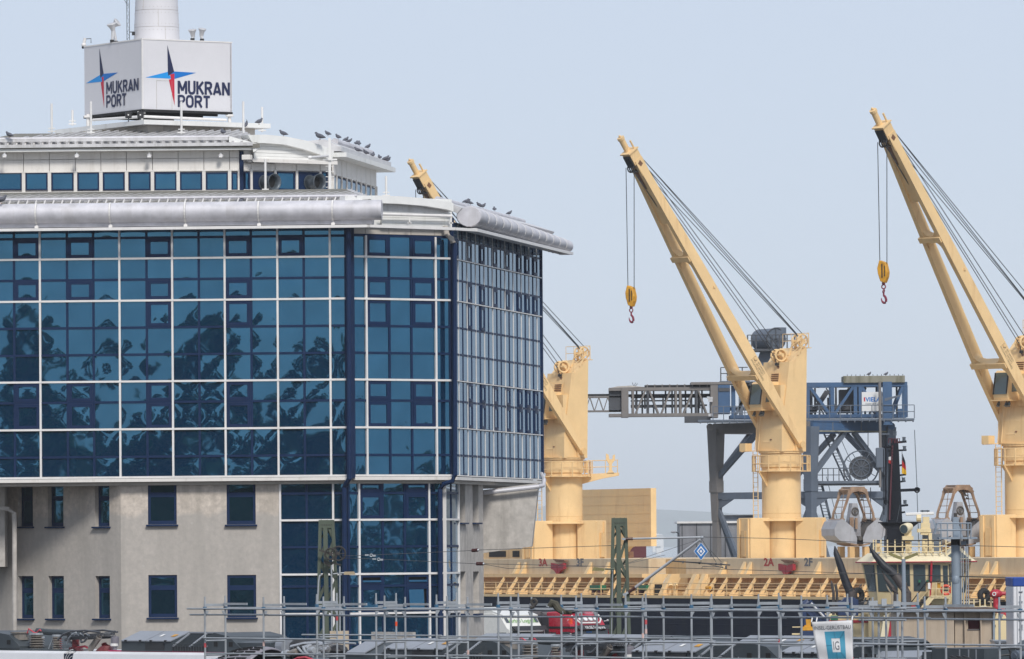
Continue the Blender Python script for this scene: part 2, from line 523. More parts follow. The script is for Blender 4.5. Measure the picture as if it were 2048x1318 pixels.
# ------------------------------------------------------------------ the port office building
class Wall:
    """a vertical plane in plan: A at s = 0, u along it, n outward"""
    def __init__(s, a, b):
        s.A = V((a.x, a.y, 0)); d = V((b.x - a.x, b.y - a.y, 0)); s.len = d.length; s.u = d.normalized()
        s.n = V((s.u.y, -s.u.x, 0)); s.rz = math.atan2(s.u.y, s.u.x)
    def p(s, d, z, off=0.): return s.A + s.u * d + s.n * off + V((0, 0, z))
    def s_at(s, px, py): return hit(px, py, s.A, s.u)[0]
    def z_at(s, px, py): return hit(px, py, s.A, s.u)[1]
    def off(s, d):
        w_ = Wall(s.A, s.A + s.u); w_.A = s.A + s.n * d; w_.len = s.len
        return w_
bld = thing("port_building", "port office with blue mirror-glass upper storeys over a grey concrete base", "building", (-9, 255, 0))
pF0, pF1 = P(-80, 700, 248.35), P(693, 700, 247.3)
pM0, pM1 = P(704, 700, 247.35), P(905, 700, 250.0)
pR0, pR1 = P(908, 700, 250.1), P(1084, 700, 269.0)
WF, WM, WR = Wall(pF0, pF1), Wall(pM0, pM1), Wall(pR0, pR1)

def seg(wall, name, mt, s0, s1, z0, z1, off, depth, parent=bld, tilt=None):
    """one straight piece on a wall; off = its front face, depth = thickness behind that"""
    c = wall.p((s0 + s1) / 2, (z0 + z1) / 2, off - depth / 2)
    rot = wall.rz if tilt is None else (tilt[0], 0, wall.rz + tilt[1])
    return cube(name, mt, parent, c, (abs(s1 - s0), depth, abs(z1 - z0)), rot)

# heights of the rails, read off the front
RX = 106
zrow = [WF.z_at(RX, y) for y in (447, 477.5, 519, 561, 603, 657, 711, 764.5, 806, 860, 915, 956)]
white_rows = {2, 4, 7, 9, 11}
Z_BOT = zrow[-1]
Z_TOP = zrow[0]
pane_count = [0]
stuff_pane = MB()
def glazing(wall, cols, whites, zs, wrows, sash=(), limit=300, bar=.085, wbar=.075, skip=(), proud=1.0):
    """cols: positions along the wall; whites: indices of white mullions; zs from top to bottom"""
    n = len(cols)
    for j in range(len(zs) - 1):
        zt, zb = zs[j], zs[j + 1]
        for i in range(n - 1):
            if (i, j) in skip: continue
            s0, s1 = cols[i] + bar / 2 + .004, cols[i + 1] - bar / 2 - .004
            z0, z1 = zb + bar / 2 + .004, zt - bar / 2 - .004
            if z1 - z0 < .04: continue
            op = (i, j) in sash
            o = -.02
            if op:
                f = MB(); t = .115
                for (a0, a1, b0, b1) in ((s0, s1, z1 - t, z1), (s0, s1, z0, z0 + t), (s0, s0 + t, z0 + t, z1 - t), (s1 - t, s1, z0 + t, z1 - t)):
                    f.box(wall.p((a0 + a1) / 2, (b0 + b1) / 2, -.005), (a1 - a0, .07, b1 - b0), wall.rz)
                obj("sash_frame", f, M['navy'], bld)
                s0 += t; s1 -= t; z0 += t; z1 -= t
                o = .0
            if pane_count[0] < limit:
                seg(wall, "pane", M['glass'], s0, s1, z0, z1, o, .03, tilt=(R.gauss(0, .0006), R.gauss(0, .0006)))
                pane_count[0] += 1
            else:
                stuff_pane.box(wall.p((s0 + s1) / 2, (z0 + z1) / 2, o - .015), (s1 - s0, .03, z1 - z0),
                               Matrix.Rotation(wall.rz + R.gauss(0, .001), 3, 'Z') @ Matrix.Rotation(R.gauss(0, .0008), 3, 'X'))
    for i in range(n):
        wh = i in whites
        seg(wall, "mullion", M['white_rail'] if wh else M['navy'], cols[i] - (wbar if wh else bar) / 2, cols[i] + (wbar if wh else bar) / 2,
            zs[-1], zs[0], (.055 if wh else .012) * proud, .16)
    for j in range(len(zs)):
        wh = j in wrows
        seg(wall, "transom", M['white_rail'] if wh else M['navy'], cols[0], cols[-1], zs[j] - (wbar if wh else bar) / 2, zs[j] + (wbar if wh else bar) / 2,
            .068 * (proud * .5 + .5) if wh else .018 * proud, .16)
# dark backing so that nothing shows between the pieces, floors behind
body = MB()
pl = [pF0, pF1, pM0, pM1, pR0, pR1, V((-6, 292, 0)), V((-34, 292, 0)), V((-40, 262, 0))]
inner = []
for q in pl:
    inner.append(V((q.x, q.y, Z_BOT - .12)))
def shrink(poly, d):
    c = sum(poly, V((0, 0, 0))) / len(poly)
    return [q + (c - q).normalized() * d for q in poly]
body.prism(shrink(inner, .45), (0, 0, Z_TOP + .15 - Z_BOT))
obj("wall_core", body, M['navy'], bld)

cF = [WF.s_at(x, 560) for x in (-79, -25, 28, 80, 134, 186.5, 239, 293, 344.5, 397.5, 449.5, 502, 555, 607.5, 660, 691)]
sF = set()
for i in (2, 4, 7, 10, 12): sF.add((i, 1))
for i in (2, 4, 7, 10): sF |= {(i, 3), (i, 7), (i, 8)}
for i in (7, 10): sF.add((i, 4))
glazing(WF, cF, {3, 6, 8, 10, 12, 14}, zrow, white_rows, sF)
cM = [WM.s_at(x, 560) for x in (706, 731.5, 778.5, 822.5, 870.5, 899.5)]
zM = [zrow[1] + .02] + zrow[2:]
sM = {(i, j) for i in (1, 3) for j in (0, 2, 3, 6, 7)}
glazing(WM, cM, {1, 4}, zM, {1, 3, 6, 8, 10}, sM)
for i in range(5):
    seg(WM, "cladding_panel", M['beige_panel'], cM[i] + .01, cM[i + 1] - .01, zM[0] + .06, zM[0] + .46, .0, .06)

# ---- storeys under the glass: concrete and glazing
LF = Wall(P(-80, 1000, 248.75), P(693, 1000, 247.7))
LM, LR = WM.off(-.35), WR.off(-.4)
zl = [LF.z_at(600, y) for y in (963, 987, 1040.5, 1094.5, 1149, 1173, 1228, 1290, 1405)]
cG = [LF.s_at(x, 1100) for x in (561, 614, 667, 690)]
glazing(LF, cG, {0, 2}, zl, {2, 4, 6}, set(), limit=340)
cH = [LM.s_at(x, 1100) for x in (698, 718, 766, 810, 858, 884)]
sH = {(i, j) for i in (1, 3) for j in (0, 1)} | {(1, 5)}
glazing(LM, cH, {1, 4}, zl, {2, 4, 6}, sH, limit=340, skip={(1, 4), (3, 4), (3, 5)})
# open lights: small vents tipped in, one tall window tilted open
for i in (1, 3):
    f = MB(); s0, s1 = cH[i] + .05, cH[i + 1] - .05; z0, z1 = zl[5] + .05, zl[4] - .05
    for (a0, a1, b0, b1) in ((s0, s1, z1 - .08, z1), (s0, s1, z0, z0 + .08), (s0, s0 + .08, z0 + .08, z1 - .08), (s1 - .08, s1, z0 + .08, z1 - .08)):
        f.box(LM.p((a0 + a1) / 2, (b0 + b1) / 2, -.005), (a1 - a0, .07, b1 - b0), LM.rz)
    obj("sash_frame", f, M['navy'], bld)
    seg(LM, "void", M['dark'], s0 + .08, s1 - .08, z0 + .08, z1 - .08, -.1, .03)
    seg(LM, "pane", M['glass'], s0 + .08, s1 - .08, z0 + .08, (z0 + z1) / 2 - .02, .06, .02, tilt=(rad(-22), 0))
s0, s1, z0, z1 = cH[3] + .05, cH[4] - .05, zl[6] + .05, zl[5] - .05
f = MB()
for (a0, a1, b0, b1) in ((s0, s1, z1 - .08, z1), (s0, s1, z0, z0 + .08), (s0, s0 + .08, z0 + .08, z1 - .08), (s1 - .08, s1, z0 + .08, z1 - .08)):
    f.box(LM.p((a0 + a1) / 2, (b0 + b1) / 2, -.005), (a1 - a0, .07, b1 - b0), LM.rz)
obj("sash_frame", f, M['navy'], bld)
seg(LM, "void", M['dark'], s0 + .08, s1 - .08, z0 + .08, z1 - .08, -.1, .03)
seg(LM, "pane", M['glass'], s0 + .08, s1 - .2, z0 + .08, z1 - .1, .05, .03, tilt=(rad(-4), rad(5)))
sR3 = [LR.s_at(x, 1100) for x in (888, 897, 905.5)]
glazing(LR, [.0, LR.s_at(917, 1100) * .5, LR.s_at(917, 1100)], {0, 2}, zl, {2, 4, 6}, set(), limit=345)

# the right-hand glass front: many narrow lights seen at a grazing angle
NR = 21
cR = [.12 + (WR.len - .24) * i / NR for i in range(NR + 1)]
sR = set()
for i in (0, 3, 6, 9, 12, 15, 17, 19):
    sR.add((i, 1))
    if i: sR |= {(i, 3), (i, 7), (i, 8)}
for i in (3, 6): sR.add((i, 4))
lim = pane_count[0] + 22
glazing(WR, cR, {1, 3, 5, 7, 9, 12, 14, 16, 18, 20}, zrow, white_rows, sR, limit=min(300, lim), wbar=.04, bar=.075, proud=.1)
obj("pane", stuff_pane, M['glass_joined'], bld, kind='stuff')

# white sill ledges under the glass
seg(WF, "sill_ledge", M['white_panel'], -1, WF.len + .1, Z_BOT - .17, Z_BOT - .05, .09, .5)
seg(WM, "sill_ledge", M['white_panel'], .05, WM.len, Z_BOT - .17, Z_BOT - .05, .09, .5)
seg(WR, "sill_ledge", M['white_panel'], 0, WR.len + .1, Z_BOT - .17, Z_BOT - .05, .09, .5)
soff = MB()
soff.prism([V((q.x, q.y, Z_BOT - .3)) for q in shrink(pl, .3)], (0, 0, .12))
obj("soffit", soff, M['beige_panel'], bld)

# concrete walls with window holes
def wall_with_holes(wall, s0, s1, z0, z1, holes, thick, mt, name="concrete_wall"):
    """holes: list of (a,b,c,d); the wall is built from the strips around them, with real reveals"""
    xs = sorted({s0, s1} | {h_[0] for h_ in holes} | {h_[1] for h_ in holes})
    mb = MB()
    for a, b in zip(xs, xs[1:]):
        cuts = sorted([(h_[2], h_[3]) for h_ in holes if h_[0] < (a + b) / 2 < h_[1]])
        z = z0
        for c, d in cuts + [(z1, z1)]:
            if c - z > 1e-4: mb.box(wall.p((a + b) / 2, (z + c) / 2, -thick / 2), (b - a, thick, c - z), wall.rz)
            z = d
    me = obj(name, mb, mt, bld)
    return me
def window(wall, s0, s1, z0, z1, recess, split, sill=True, glass='glass_dark', tone='navy'):
    f = MB(); t = .1
    fr = -recess
    zs_ = z0 + (z1 - z0) * split
    for (a0, a1, b0, b1) in ((s0, s1, z1 - t, z1), (s0, s1, z0, z0 + t * 1.4), (s0, s0 + t, z0 + t * 1.4, z1 - t), (s1 - t, s1, z0 + t * 1.4, z1 - t), (s0 + t, s1 - t, zs_ - .09, zs_ + .09)):
        f.box(wall.p((a0 + a1) / 2, (b0 + b1) / 2, fr - .04), (a1 - a0, .08, b1 - b0), wall.rz)
    w_ = obj("window", f, M[tone], bld)
    for b0, b1 in ((z0 + t * 1.4, zs_ - .09), (zs_ + .09, z1 - t)):
        c = wall.p((s0 + s1) / 2, (b0 + b1) / 2, fr - .03)
        p_ = cube("pane", M[glass], None, c, (s1 - s0 - 2 * t, .03, b1 - b0), (R.gauss(0, .0015), 0, wall.rz + R.gauss(0, .0015)))
        p_.parent = w_; p_.location = c - wloc(w_)
    if sill:
        c = wall.p((s0 + s1) / 2, z0 - .035, .07 - recess / 2)
        s_ = cube("sill", M['navy'], None, c, (s1 - s0 + .12, recess + .14, .06), wall.rz)
        s_.parent = w_; s_.location = c - wloc(w_)
zc_top = Z_BOT - .17
CF = LF
a = LF.s_at(242, 1100); b = LF.s_at(559, 1100)
hol = []
for x0, x1 in ((296, 353.5), (453.5, 511.5)):
    for y0, y1 in ((964, 1049), (1150, 1235)):
        hol.append((LF.s_at(x0, 1050), LF.s_at(x1, 1050), LF.z_at(x0 + 25, y1), LF.z_at(x0 + 25, y0)))
wall_with_holes(LF, a, b, -.3, zc_top, hol, .35, M['concrete'])
for h_ in hol: window(LF, *h_, .05, .70)
# wall that turns away to the left
c0 = LF.p(a, 0)
WL = Wall(V((c0.x - 6.2, c0.y + 5.2, 0)), c0)
hol = []
for x0, x1 in ((36, 66), (96, 127), (190, 219)):
    for y0, y1 in ((968, 1053), (1152, 1237)):
        hol.append((WL.s_at(x0, 1050), WL.s_at(x1, 1050), WL.z_at(x0 + 15, y1), WL.z_at(x0 + 15, y0)))
wall_with_holes(WL, -.6, WL.len - .003, -.3, zc_top, hol, .5, M['concrete'])
for h_ in hol: window(WL, *h_, .2, .66)
# projecting block at the far left
blk = MB().box2(P(-60, 1300, 250.2) * 1.0, P(13, 1134, 252.0))
q0, q1 = P(-60, 1134, 250.6), P(13, 960, 251.6)
obj("projecting_block", MB().box2((q0.x, q0.y, q0.z), (q1.x, q1.y + 1.5, zc_top)), M['concrete_plain'], bld)
# right-hand concrete pier under the narrow lights
sa, sb = LR.s_at(906, 1100) + .05, LR.s_at(967, 1100)
hol = []
for x0, x1 in ((918, 930.5), (945.5, 957.5)):
    for y0, y1 in ((962, 1045), (1143, 1227)):
        hol.append((LR.s_at(x0, 1050), LR.s_at(x1, 1050), LR.z_at(x0 + 6, y1), LR.z_at(x0 + 6, y0)))
wall_with_holes(LR, LR.s_at(917, 1100) + .06, sb, -.3, zc_top, hol, .9, M['concrete_plain'])
for h_ in hol: window(LR, *h_, .55, .66)
# solid behind the base so daylight does not leak through
core = MB()
base = [LF.p(a, 0, -1.2), LF.p(LF.len, 0, -1.2), LM.p(LM.len, 0, -1.2), LR.p(sb, 0, -1.6), V((-6, 288, 0)), V((-30, 288, 0)), WL.p(0, 0, -1.4)]
core.prism([V((q.x, q.y, -.3)) for q in base], (0, 0, zc_top))
obj("wall_core", core, M['dark'], bld)
# concrete fin carrying the overhang on the right
fin = [P(966, 980, 259), P(1077, 966, 259), P(1063, 1093, 259), P(966, 1106, 259)]
obj("concrete_fin", MB().prism(fin, (.05, .5, 0)), M['concrete_plain'], bld)
pt = MB().ptube([P(967, 986, 258.7), P(1078, 973, 258.7), P(1086, 971, 258.9), P(1088, 960, 259.3), P(1083, 948, 260)], .085, 8)
obj("drain_pipe", pt, M['silver'], bld, smooth=True)

# downpipes
def pipe(pts, r, mt, name="downpipe"): obj(name, MB().ptube(pts, r, 10), mt, bld, smooth=True)
D0 = 247.0
pipe([P(697, 455, D0), P(699, 940, D0), P(699, 957, D0), P(693, 966, D0 + .15), P(689, 975, D0 + .3), P(690, 1300, D0 + .3), P(690, 1420, D0 + .3)], .10, M['navy'])
seg(WF, "corner_post", M['navy'], WF.len - .02, WF.len + .3, Z_BOT - .1, Z_TOP + .1, -.05, .2)
D0 = 249.6
pipe([P(905, 478, D0), P(909, 490, D0), P(910, 930, D0), P(910, 950, D0), P(905, 962, D0), P(887, 968, D0 + .1), P(880, 978, D0 + .2), P(881, 1300, D0 + .2), P(881, 1420, D0 + .2)], .09, M['navy'])
seg(WR, "corner_post", M['navy'], -.12, .1, Z_BOT - .1, Z_TOP + .2, .02, .25)
seg(WR, "corner_post", M['navy'], WR.len - .06, WR.len + .12, Z_BOT - .1, Z_TOP + .1, .03, .25)
pipe([P(-8, 1016, 250), P(18, 1018, 250), P(28, 1027, 250), P(29, 1045, 250), P(29, 1430, 250)], .09, M['concrete_plain'])
pipe([P(891, 452, 249.5), P(893, 468, 249.5), P(903, 477, 249.5), P(906, 486, 249.5)], .11, M['beige_panel'])
# ------------------------------------------------------------------ roofs, penthouse and sign of the port building
def along(wall, px, py, off):
    w_ = wall.off(off); s, z = hit(px, py, w_.A, w_.u)
    return w_.p(s, z)
# front sun-shade tube in segments, with clips and round end caps
PXS = [-90, 73, 221, 371, 518, 666, 766]
for i in range(len(PXS) - 1):
    a_ = along(WF, PXS[i] + 1, 425.5, .75); b_ = along(WF, PXS[i + 1] - 1, 425.5, .75)
    zc = along(WF, 300, 425, .75).z
    a_.z = b_.z = zc
    mb = MB().ptube([a_ + WF.u * .02, b_ - WF.u * .02], .375, 20)
    obj("sunshade_tube", mb, M['silver'], bld, smooth=True)
for i in range(1, len(PXS) - 1):
    a_ = along(WF, PXS[i], 425, .75); a_.z = zc
    mb = MB().ptube([a_ - WF.u * .03, a_ + WF.u * .03], .392, 20)
    mb.box(a_ + V((0, -.02, -.42)), (.05, .06, .14))
    obj("tube_clip", mb, M['white_rail'], bld)
    mb = MB().tube(a_ + V((0, -.08, -.5)), a_ + V((0, -.0, -.5)), .075, 12)
    obj("round_cap", mb, M['white_rail'], bld)
# ledge behind the tube and the thin white eave strip that runs round all three fronts
zg = along(WF, 300, 448, .6).z
seg(WF, "gutter_ledge", M['silver'], -1, WF.s_at(748, 440), zg - .09, zg + .09, .75, .8)
ze = along(WF, 300, 457, 1.0).z
E0, E1 = WF.p(-1, ze, 1.0), along(WF, 735, 452, 1.0)
E2 = along(WM, 905, 456, .85); E3 = along(WR, 912, 457, .9); E4 = along(WR, 1108, 505, .9)
E1.z = E2.z = E3.z = E4.z = ze
E3 = WR.p(.2, ze, .75); E4 = WR.p(WR.len + 1.9, ze, .75)
st = MB()
for q, r_ in ((E0, E1), (E1, E2), (E2, E3), (E3, E4)): st.bar(q, r_, .30, .105)
obj("eave_strip", st, M['white_rail'], bld)
# frieze over the middle front: siding boards, pipe, arched fascia
for j in range(5):
    z1 = WM.z_at(800, 424 + j * 6); z0 = WM.z_at(800, 429.6 + j * 6)
    seg(WM, "siding_board", M['white_siding'], WM.s_at(757, 430), WM.s_at(895, 430), z0, z1, .22 - .012 * (j % 2), .1)
bk = MB(); bk.prism([WM.p(.4, WM.z_at(800, 456), .1), WM.p(WM.len - .05, WM.z_at(800, 456), .1), WM.p(WM.len - .05, WM.z_at(800, 396), .1), WM.p(.4, WM.z_at(800, 396), .1)], -WM.n * .3)
obj("frieze_backing", bk, M['white_siding'], bld)
a_, b_ = along(WM, 760, 428, .5), along(WM, 903, 430, .5)
b_.z = a_.z
obj("rail_pipe", MB().tube(a_, b_, .055, 10), M['white_rail'], bld, smooth=True)
for px in (819, 902):
    q = along(WM, px, 430, .5); obj("pipe_bracket", MB().box(q - V((0, 0, .16)), (.05, .05, .34)).box(q - V((0, 0, .3)), (.16, .05, .04)), M['white_rail'], bld)
up = [(690, 391), (754, 391), (800, 392.5), (850, 396.5), (895, 403), (907, 406)]
lo = [(907, 423), (895, 419), (850, 411.5), (800, 407.5), (754, 406), (690, 406)]
wq = WM.off(.55)
fas = [wq.p(*hit(x, y, wq.A, wq.u)) for x, y in up + lo]
obj("arched_fascia", MB().prism(fas, -WM.n * .35), M['white_siding'], bld)
ctop = [wq.p(*hit(x, y, wq.A, wq.u)) for x, y in up] + [wq.p(hit(907, 406, wq.A, wq.u)[0], hit(907, 430, wq.A, wq.u)[1]), wq.p(hit(690, 406, wq.A, wq.u)[0], hit(690, 430, wq.A, wq.u)[1])]
obj("curved_roof", MB().prism([q - WM.n * .36 for q in ctop], -WM.n * 7), M['roof_light'], bld)
# end plate of the right-hand tube and the tube itself with its ribs
nseg = 13
zt = along(WR, 930, 430, .55).z
ztb = zt - .41
LT_ = WR.len + 2.3
def tube_pt(s_, k=1.0):
    f_ = s_ / LT_; r_ = (.50 - .15 * f_) * k
    return WR.p(s_, ztb + r_ / k * .80 - .10 * f_, .55), r_
for i in range(nseg):
    s0 = .35 + LT_ * i / nseg; s1 = .35 + LT_ * (i + 1) / nseg - .05
    pr_ = [tube_pt(s0, .93), tube_pt(s0 + .06), tube_pt(s1 - .06), tube_pt(s1, .93 if i < nseg - 1 else .5)]
    obj("sunshade_tube", MB().ptube([q for q, r_ in pr_], [r_ for q, r_ in pr_], 18, sy=.80), M['silver'], bld, smooth=True)
zr2 = ztb - .06
for i in range(1, nseg):
    s0 = .3 + LT_ * i / nseg
    q, r_ = tube_pt(s0)
    obj("tube_clip", MB().ptube([q - WR.u * .03, q + WR.u * .03], r_ + .012, 16, sy=.80).box(WR.p(s0, ztb - .06 - .1 * s0 / LT_, .62), (.10, .10, .16), WR.rz), M['white_rail'], bld)
seg(WR, "gutter_ledge", M['white_rail'], .2, WR.len + 2.8, zr2 - .10, zr2 + .0, .85, .5)
for s0 in (WR.len + .5, WR.len + 1.4):
    seg(WR, "bracket", M['white_rail'], s0, s0 + .1, ze, zr2, .7, .5)
# right roof ridge sheet behind the tube
za, zb = along(WR, 905, 402, -.3).z, 0
rr = MB(); rr.prism([WR.p(.3, zt + .32, .3), WR.p(.3, zt + .62, -.55), WR.p(.3, zt + .55, -.75), WR.p(.3, zt + .1, .1)], WR.u * (WR.len + 1.2))
obj("roof_edge_sheet", rr, M['roof_light'], bld)
obj("ridge_roll", MB().tube(WR.p(.1, zt + .66, -.62), WR.p(WR.len - .6, zt + .66, -.62), .10, 10), M['silver'], bld, smooth=True)
# main roof slope with standing seams
zf, zbk = along(WF, 300, 404, .35).z, P(300, 384.5, 253.4).z
y0f = 246.9
sl0 = WF.p(-1, zf, .3); sl1 = WF.p(WF.len + 1.0, zf, .3)
bk0 = V((-24, 253.4, zbk)); bk1 = V((P(690, 388, 252.6).x, 252.0, zbk))
rs = MB(); rs.prism([sl0, sl1, bk1, bk0], (0, 0, -.12))
M["roof_gap"] = mat("shaded_dirty_trough", (.19, .18, .155), .7, .1, .25, 2.2, .6, (.07, .065, .04), streak_scale=2.5)  # shading between the seams is put into this base colour; streaks are dirt
obj("roof_slope", rs, M['roof_gap'], bld)
nrm = (sl1 - sl0).cross(bk0 - sl0).normalized()
L0 = (sl1 - sl0).length
k = 0
x = .3
while x < L0 - .6:
    a_ = sl0 + (sl1 - sl0) * (x / L0)
    b_ = a_ + V((1.7, 5.2, (zbk - zf) * .84))
    if x > L0 - 2.6:
        f_ = (L0 - x) / 2.6; b_ = a_ + V((1.7, 5.2, (zbk - zf) * .84)) * max(.25, f_)
    obj("roof_seam", MB().bar(a_ + V((0, 0, .05)), b_ + V((0, 0, .05)), .08, .13), M['roof_light'], bld)
    x += .36
# gutter roll and row of snow hooks at the foot of the slope
def foot(wall, x0, x1, y_roll, y_hook, off, rroll, name_l):
    a_, b_ = along(wall, x0, y_roll, off), along(wall, x1, y_roll, off)
    b_.z = a_.z = along(wall, (x0 + x1) / 2, y_roll, off).z
    obj("snow_roll", MB().tube(a_, b_, rroll, 10), M['silver'], bld, smooth=True)
    hk = MB(); n_ = int((b_ - a_).length / .33)
    for i in range(n_):
        q = a_ + (b_ - a_) * ((i + .5) / n_)
        z_ = along(wall, (x0 + x1) / 2, y_hook, off + .2).z
        hk.bar(V((q.x, q.y, q.z)) + V((.05, 0, 0)), V((q.x - .05, q.y - .16, z_)), .03, .05)
    obj("snow_hook", hk, M['white_rail'], bld, kind='stuff')
foot(WF, -60, 714, 396, 411, .45, .05, "front")
seg(WF, "roof_flashing", M['silver_dark'], -1, WF.s_at(738, 408), along(WF, 300, 412, .5).z, along(WF, 300, 404, .5).z, .5, .15)
# hip end of the slope at the right
hp = MB(); hp.prism([along(WF, 700, 391, .5), along(WF, 755, 410, .5), along(WF, 752, 421, .5), along(WF, 690, 412, .5)], (0, .25, 0))
obj("hip_end", hp, M['white_siding'], bld)

# ---- penthouse
PF = Wall(P(-60, 350, 253.6), P(480, 350, 253.2)); PM = Wall(P(482, 350, 253.25), P(662, 350, 255.7)); PR = Wall(P(667, 350, 255.9), P(754, 350, 265.4))
Z0p = PF.z_at(240, 396)
def pane_on(wall, x0, x1, ya, yb, yref=None, framed=True):
    s0, s1 = wall.s_at(x0, 360), wall.s_at(x1, 360); xm = (x0 + x1) / 2
    z1, z0 = wall.z_at(xm, ya), wall.z_at(xm, yb)
    f = MB(); t = .055
    for (a0, a1, b0, b1) in ((s0, s1, z1 - t, z1), (s0, s1, z0, z0 + t), (s0, s0 + t, z0 + t, z1 - t), (s1 - t, s1, z0 + t, z1 - t)):
        f.box(wall.p((a0 + a1) / 2, (b0 + b1) / 2, -.02), (a1 - a0, .06, b1 - b0), wall.rz)
    w_ = obj("window", f, M['navy'], bld)
    c = wall.p((s0 + s1) / 2, (z0 + z1) / 2, -.03)
    p_ = cube("pane", M['glass'], None, c, (s1 - s0 - 2 * t, .03, z1 - z0 - 2 * t), (R.gauss(0, .001), 0, wall.rz + R.gauss(0, .001)))
    p_.parent = w_; p_.location = c - wloc(w_)
    return s0, s1, z0, z1
def clad(wall, edges, ya, yb, xm_shift=0, mt='white_panel', yc=None):
    for a_, b_ in zip(edges, edges[1:]):
        xm = (a_ + b_) / 2
        z1, z0 = wall.z_at(240 if wall is PF else xm, ya), wall.z_at(240 if wall is PF else xm, yb)
        seg(wall, "cladding_panel", M[mt], wall.s_at(a_, 360) + .012, wall.s_at(b_, 360) - .012, z0, z1, R.uniform(-.004, .004), .06)
pfw = [(-8, 43.5), (51, 95), (103, 147), (155, 198), (206, 249), (257.5, 301), (309, 353), (360, 404), (412, 456), (463, 476)]
for x0, x1 in pfw: pane_on(PF, x0, x1, 345, 380.5)
ed = [-60, -12] + [(pfw[i][1] + pfw[i + 1][0]) / 2 for i in range(9)] + [479]
clad(PF, ed, 303, 317.5); clad(PF, ed, 318.5, 342.5)
zA, zB = PF.z_at(240, 344), PF.z_at(240, 382)
for xe in ed: seg(PF, "window_post", M['white_panel'], PF.s_at(xe, 360) - .065, PF.s_at(xe, 360) + .065, zB - .05, zA + .05, .03, .1)
seg(PF, "window_head", M['white_panel'], -.2, PF.len - .02, zA - .0, zA + .05, .04, .1)
seg(PF, "window_sill", M['white_panel'], -.2, PF.len - .02, zB - .055, zB, .05, .12)
seg(PF, "base_cladding", M['white_panel'], -.2, PF.len - .02, Z0p - .2, zB - .06, .0, .08)
seg(PF, "corner_post", M['navy'], PF.s_at(479.5, 350), PF.s_at(487, 350), zB - .15, PF.z_at(300, 304), .05, .2)
# middle front with its two horn vents
pmw = [(489, 499.5), (506, 547), (554, 590), (597, 637), (644, 655)]
hz = None
for i, (x0, x1) in enumerate(pmw):
    s0, s1, z0, z1 = pane_on(PM, x0, x1, 344, 380)
    if i in (1, 3):
        c = PM.p((s0 + s1) / 2 + .05, (z0 + z1) / 2 - .06, .02)
        seg(PM, "blank_panel", M['navy'], s0 + .05, s1 - .05, z0 + .05, z1 - .05, .01, .03)
        d = (PM.n + PM.u * .12).normalized()
        hb = MB().ptube([c, c + d * .25, c + d * .45, c + d * .60], [.27, .24, .27, .33], 18, cap=False)
        hb.ptube([c + d * .02, c - d * .02], [.30, .30], 18)
        ho = obj("horn_vent", hb, M['grey_vent'], bld, smooth=True)
        so_ = ho.modifiers.new("wall", 'SOLIDIFY'); so_.thickness = .02
        obj("vent_throat", MB().ptube([c + d * .3, c + d * .34], [.225, .225], 16), M['dark'], bld)
edm = [484, 502.5, 550.5, 593.5, 640.5, 660]
clad(PM, edm, 327, 341.5)
zA2, zB2 = PM.z_at(560, 343), PM.z_at(560, 381)
for xe in edm: seg(PM, "window_post", M['white_panel'], PM.s_at(xe, 360) - .05, PM.s_at(xe, 360) + .05, zB2 - .05, zA2 + .05, .03, .1)
seg(PM, "window_sill", M['white_panel'], 0, PM.len, zB2 - .06, zB2, .05, .12)
seg(PM, "base_cladding", M['white_panel'], 0, PM.len, Z0p - .2, zB2 - .065, .0, .08)
seg(PM, "ledge", M['white_panel'], .25, PM.len, PM.z_at(560, 327), PM.z_at(560, 320), .45, .5)
wq = PM.off(.35)
def onp(w_, x, y): return w_.p(*hit(x, y, w_.A, w_.u))
up = [(496, 270), (530, 269), (572, 273), (612, 281), (645, 291), (668, 302)]
lo = [(664, 322), (640, 309), (606, 298), (570, 289), (530, 286), (505, 286)]
obj("arched_fascia", MB().prism([onp(wq, *q) for q in up + lo], -PM.n * .5), M['white_siding'], bld)
w2 = PM.off(.1)
nb = 5
for j in range(nb):
    z1 = w2.z_at(580, 288 + j * 6.6); z0 = w2.z_at(580, 294.2 + j * 6.6)
    seg(w2, "siding_board", M['white_siding'], PM.s_at(505, 300), PM.s_at(662 if j > 2 else 610 + j * 22, 300), z0, z1, .0 - .012 * (j % 2), .08)
# right-hand front of the penthouse
prw = [(667.5, 672.5), (674.5, 682.5), (684.5, 693), (694.5, 702.5), (704, 712), (713.5, 721.5), (723, 731), (733, 741), (742, 750)]
for x0, x1 in prw:
    s0, s1 = PR.s_at(x0, 360), PR.s_at(x1, 360)
    z1, z0 = PR.z_at(671, 352.5), PR.z_at(671, 388)
    f = MB().box(PR.p((s0 + s1) / 2, (z0 + z1) / 2, -.04), (s1 - s0, .04, z1 - z0), PR.rz)
    w_ = obj("window", f, M['navy'], bld)
    c = PR.p((s0 + s1) / 2, (z0 + z1) / 2, -.012)
    p_ = cube("pane", M['glass'], None, c, (s1 - s0 - .14, .02, z1 - z0 - .12), PR.rz); p_.parent = w_; p_.location = c - wloc(w_)
edr = [667] + [(prw[i][1] + prw[i + 1][0]) / 2 for i in range(8)] + [753]
zR1, zR0 = PR.z_at(671, 305), PR.z_at(671, 350)
for a_, b_ in zip(edr, edr[1:]):
    seg(PR, "cladding_panel", M['white_panel'], PR.s_at(a_, 360) + .02, PR.s_at(b_, 360) - .02, zR0, zR1, R.uniform(-.004, .004), .06)
for xe in edr: seg(PR, "window_post", M['white_panel'], PR.s_at(xe, 360) - .07, PR.s_at(xe, 360) + .07, PR.z_at(671, 392), zR0 + .03, .03, .1)
seg(PR, "base_cladding", M['white_panel'], 0, PR.len, Z0p - .2, PR.z_at(671, 389), .0, .08)
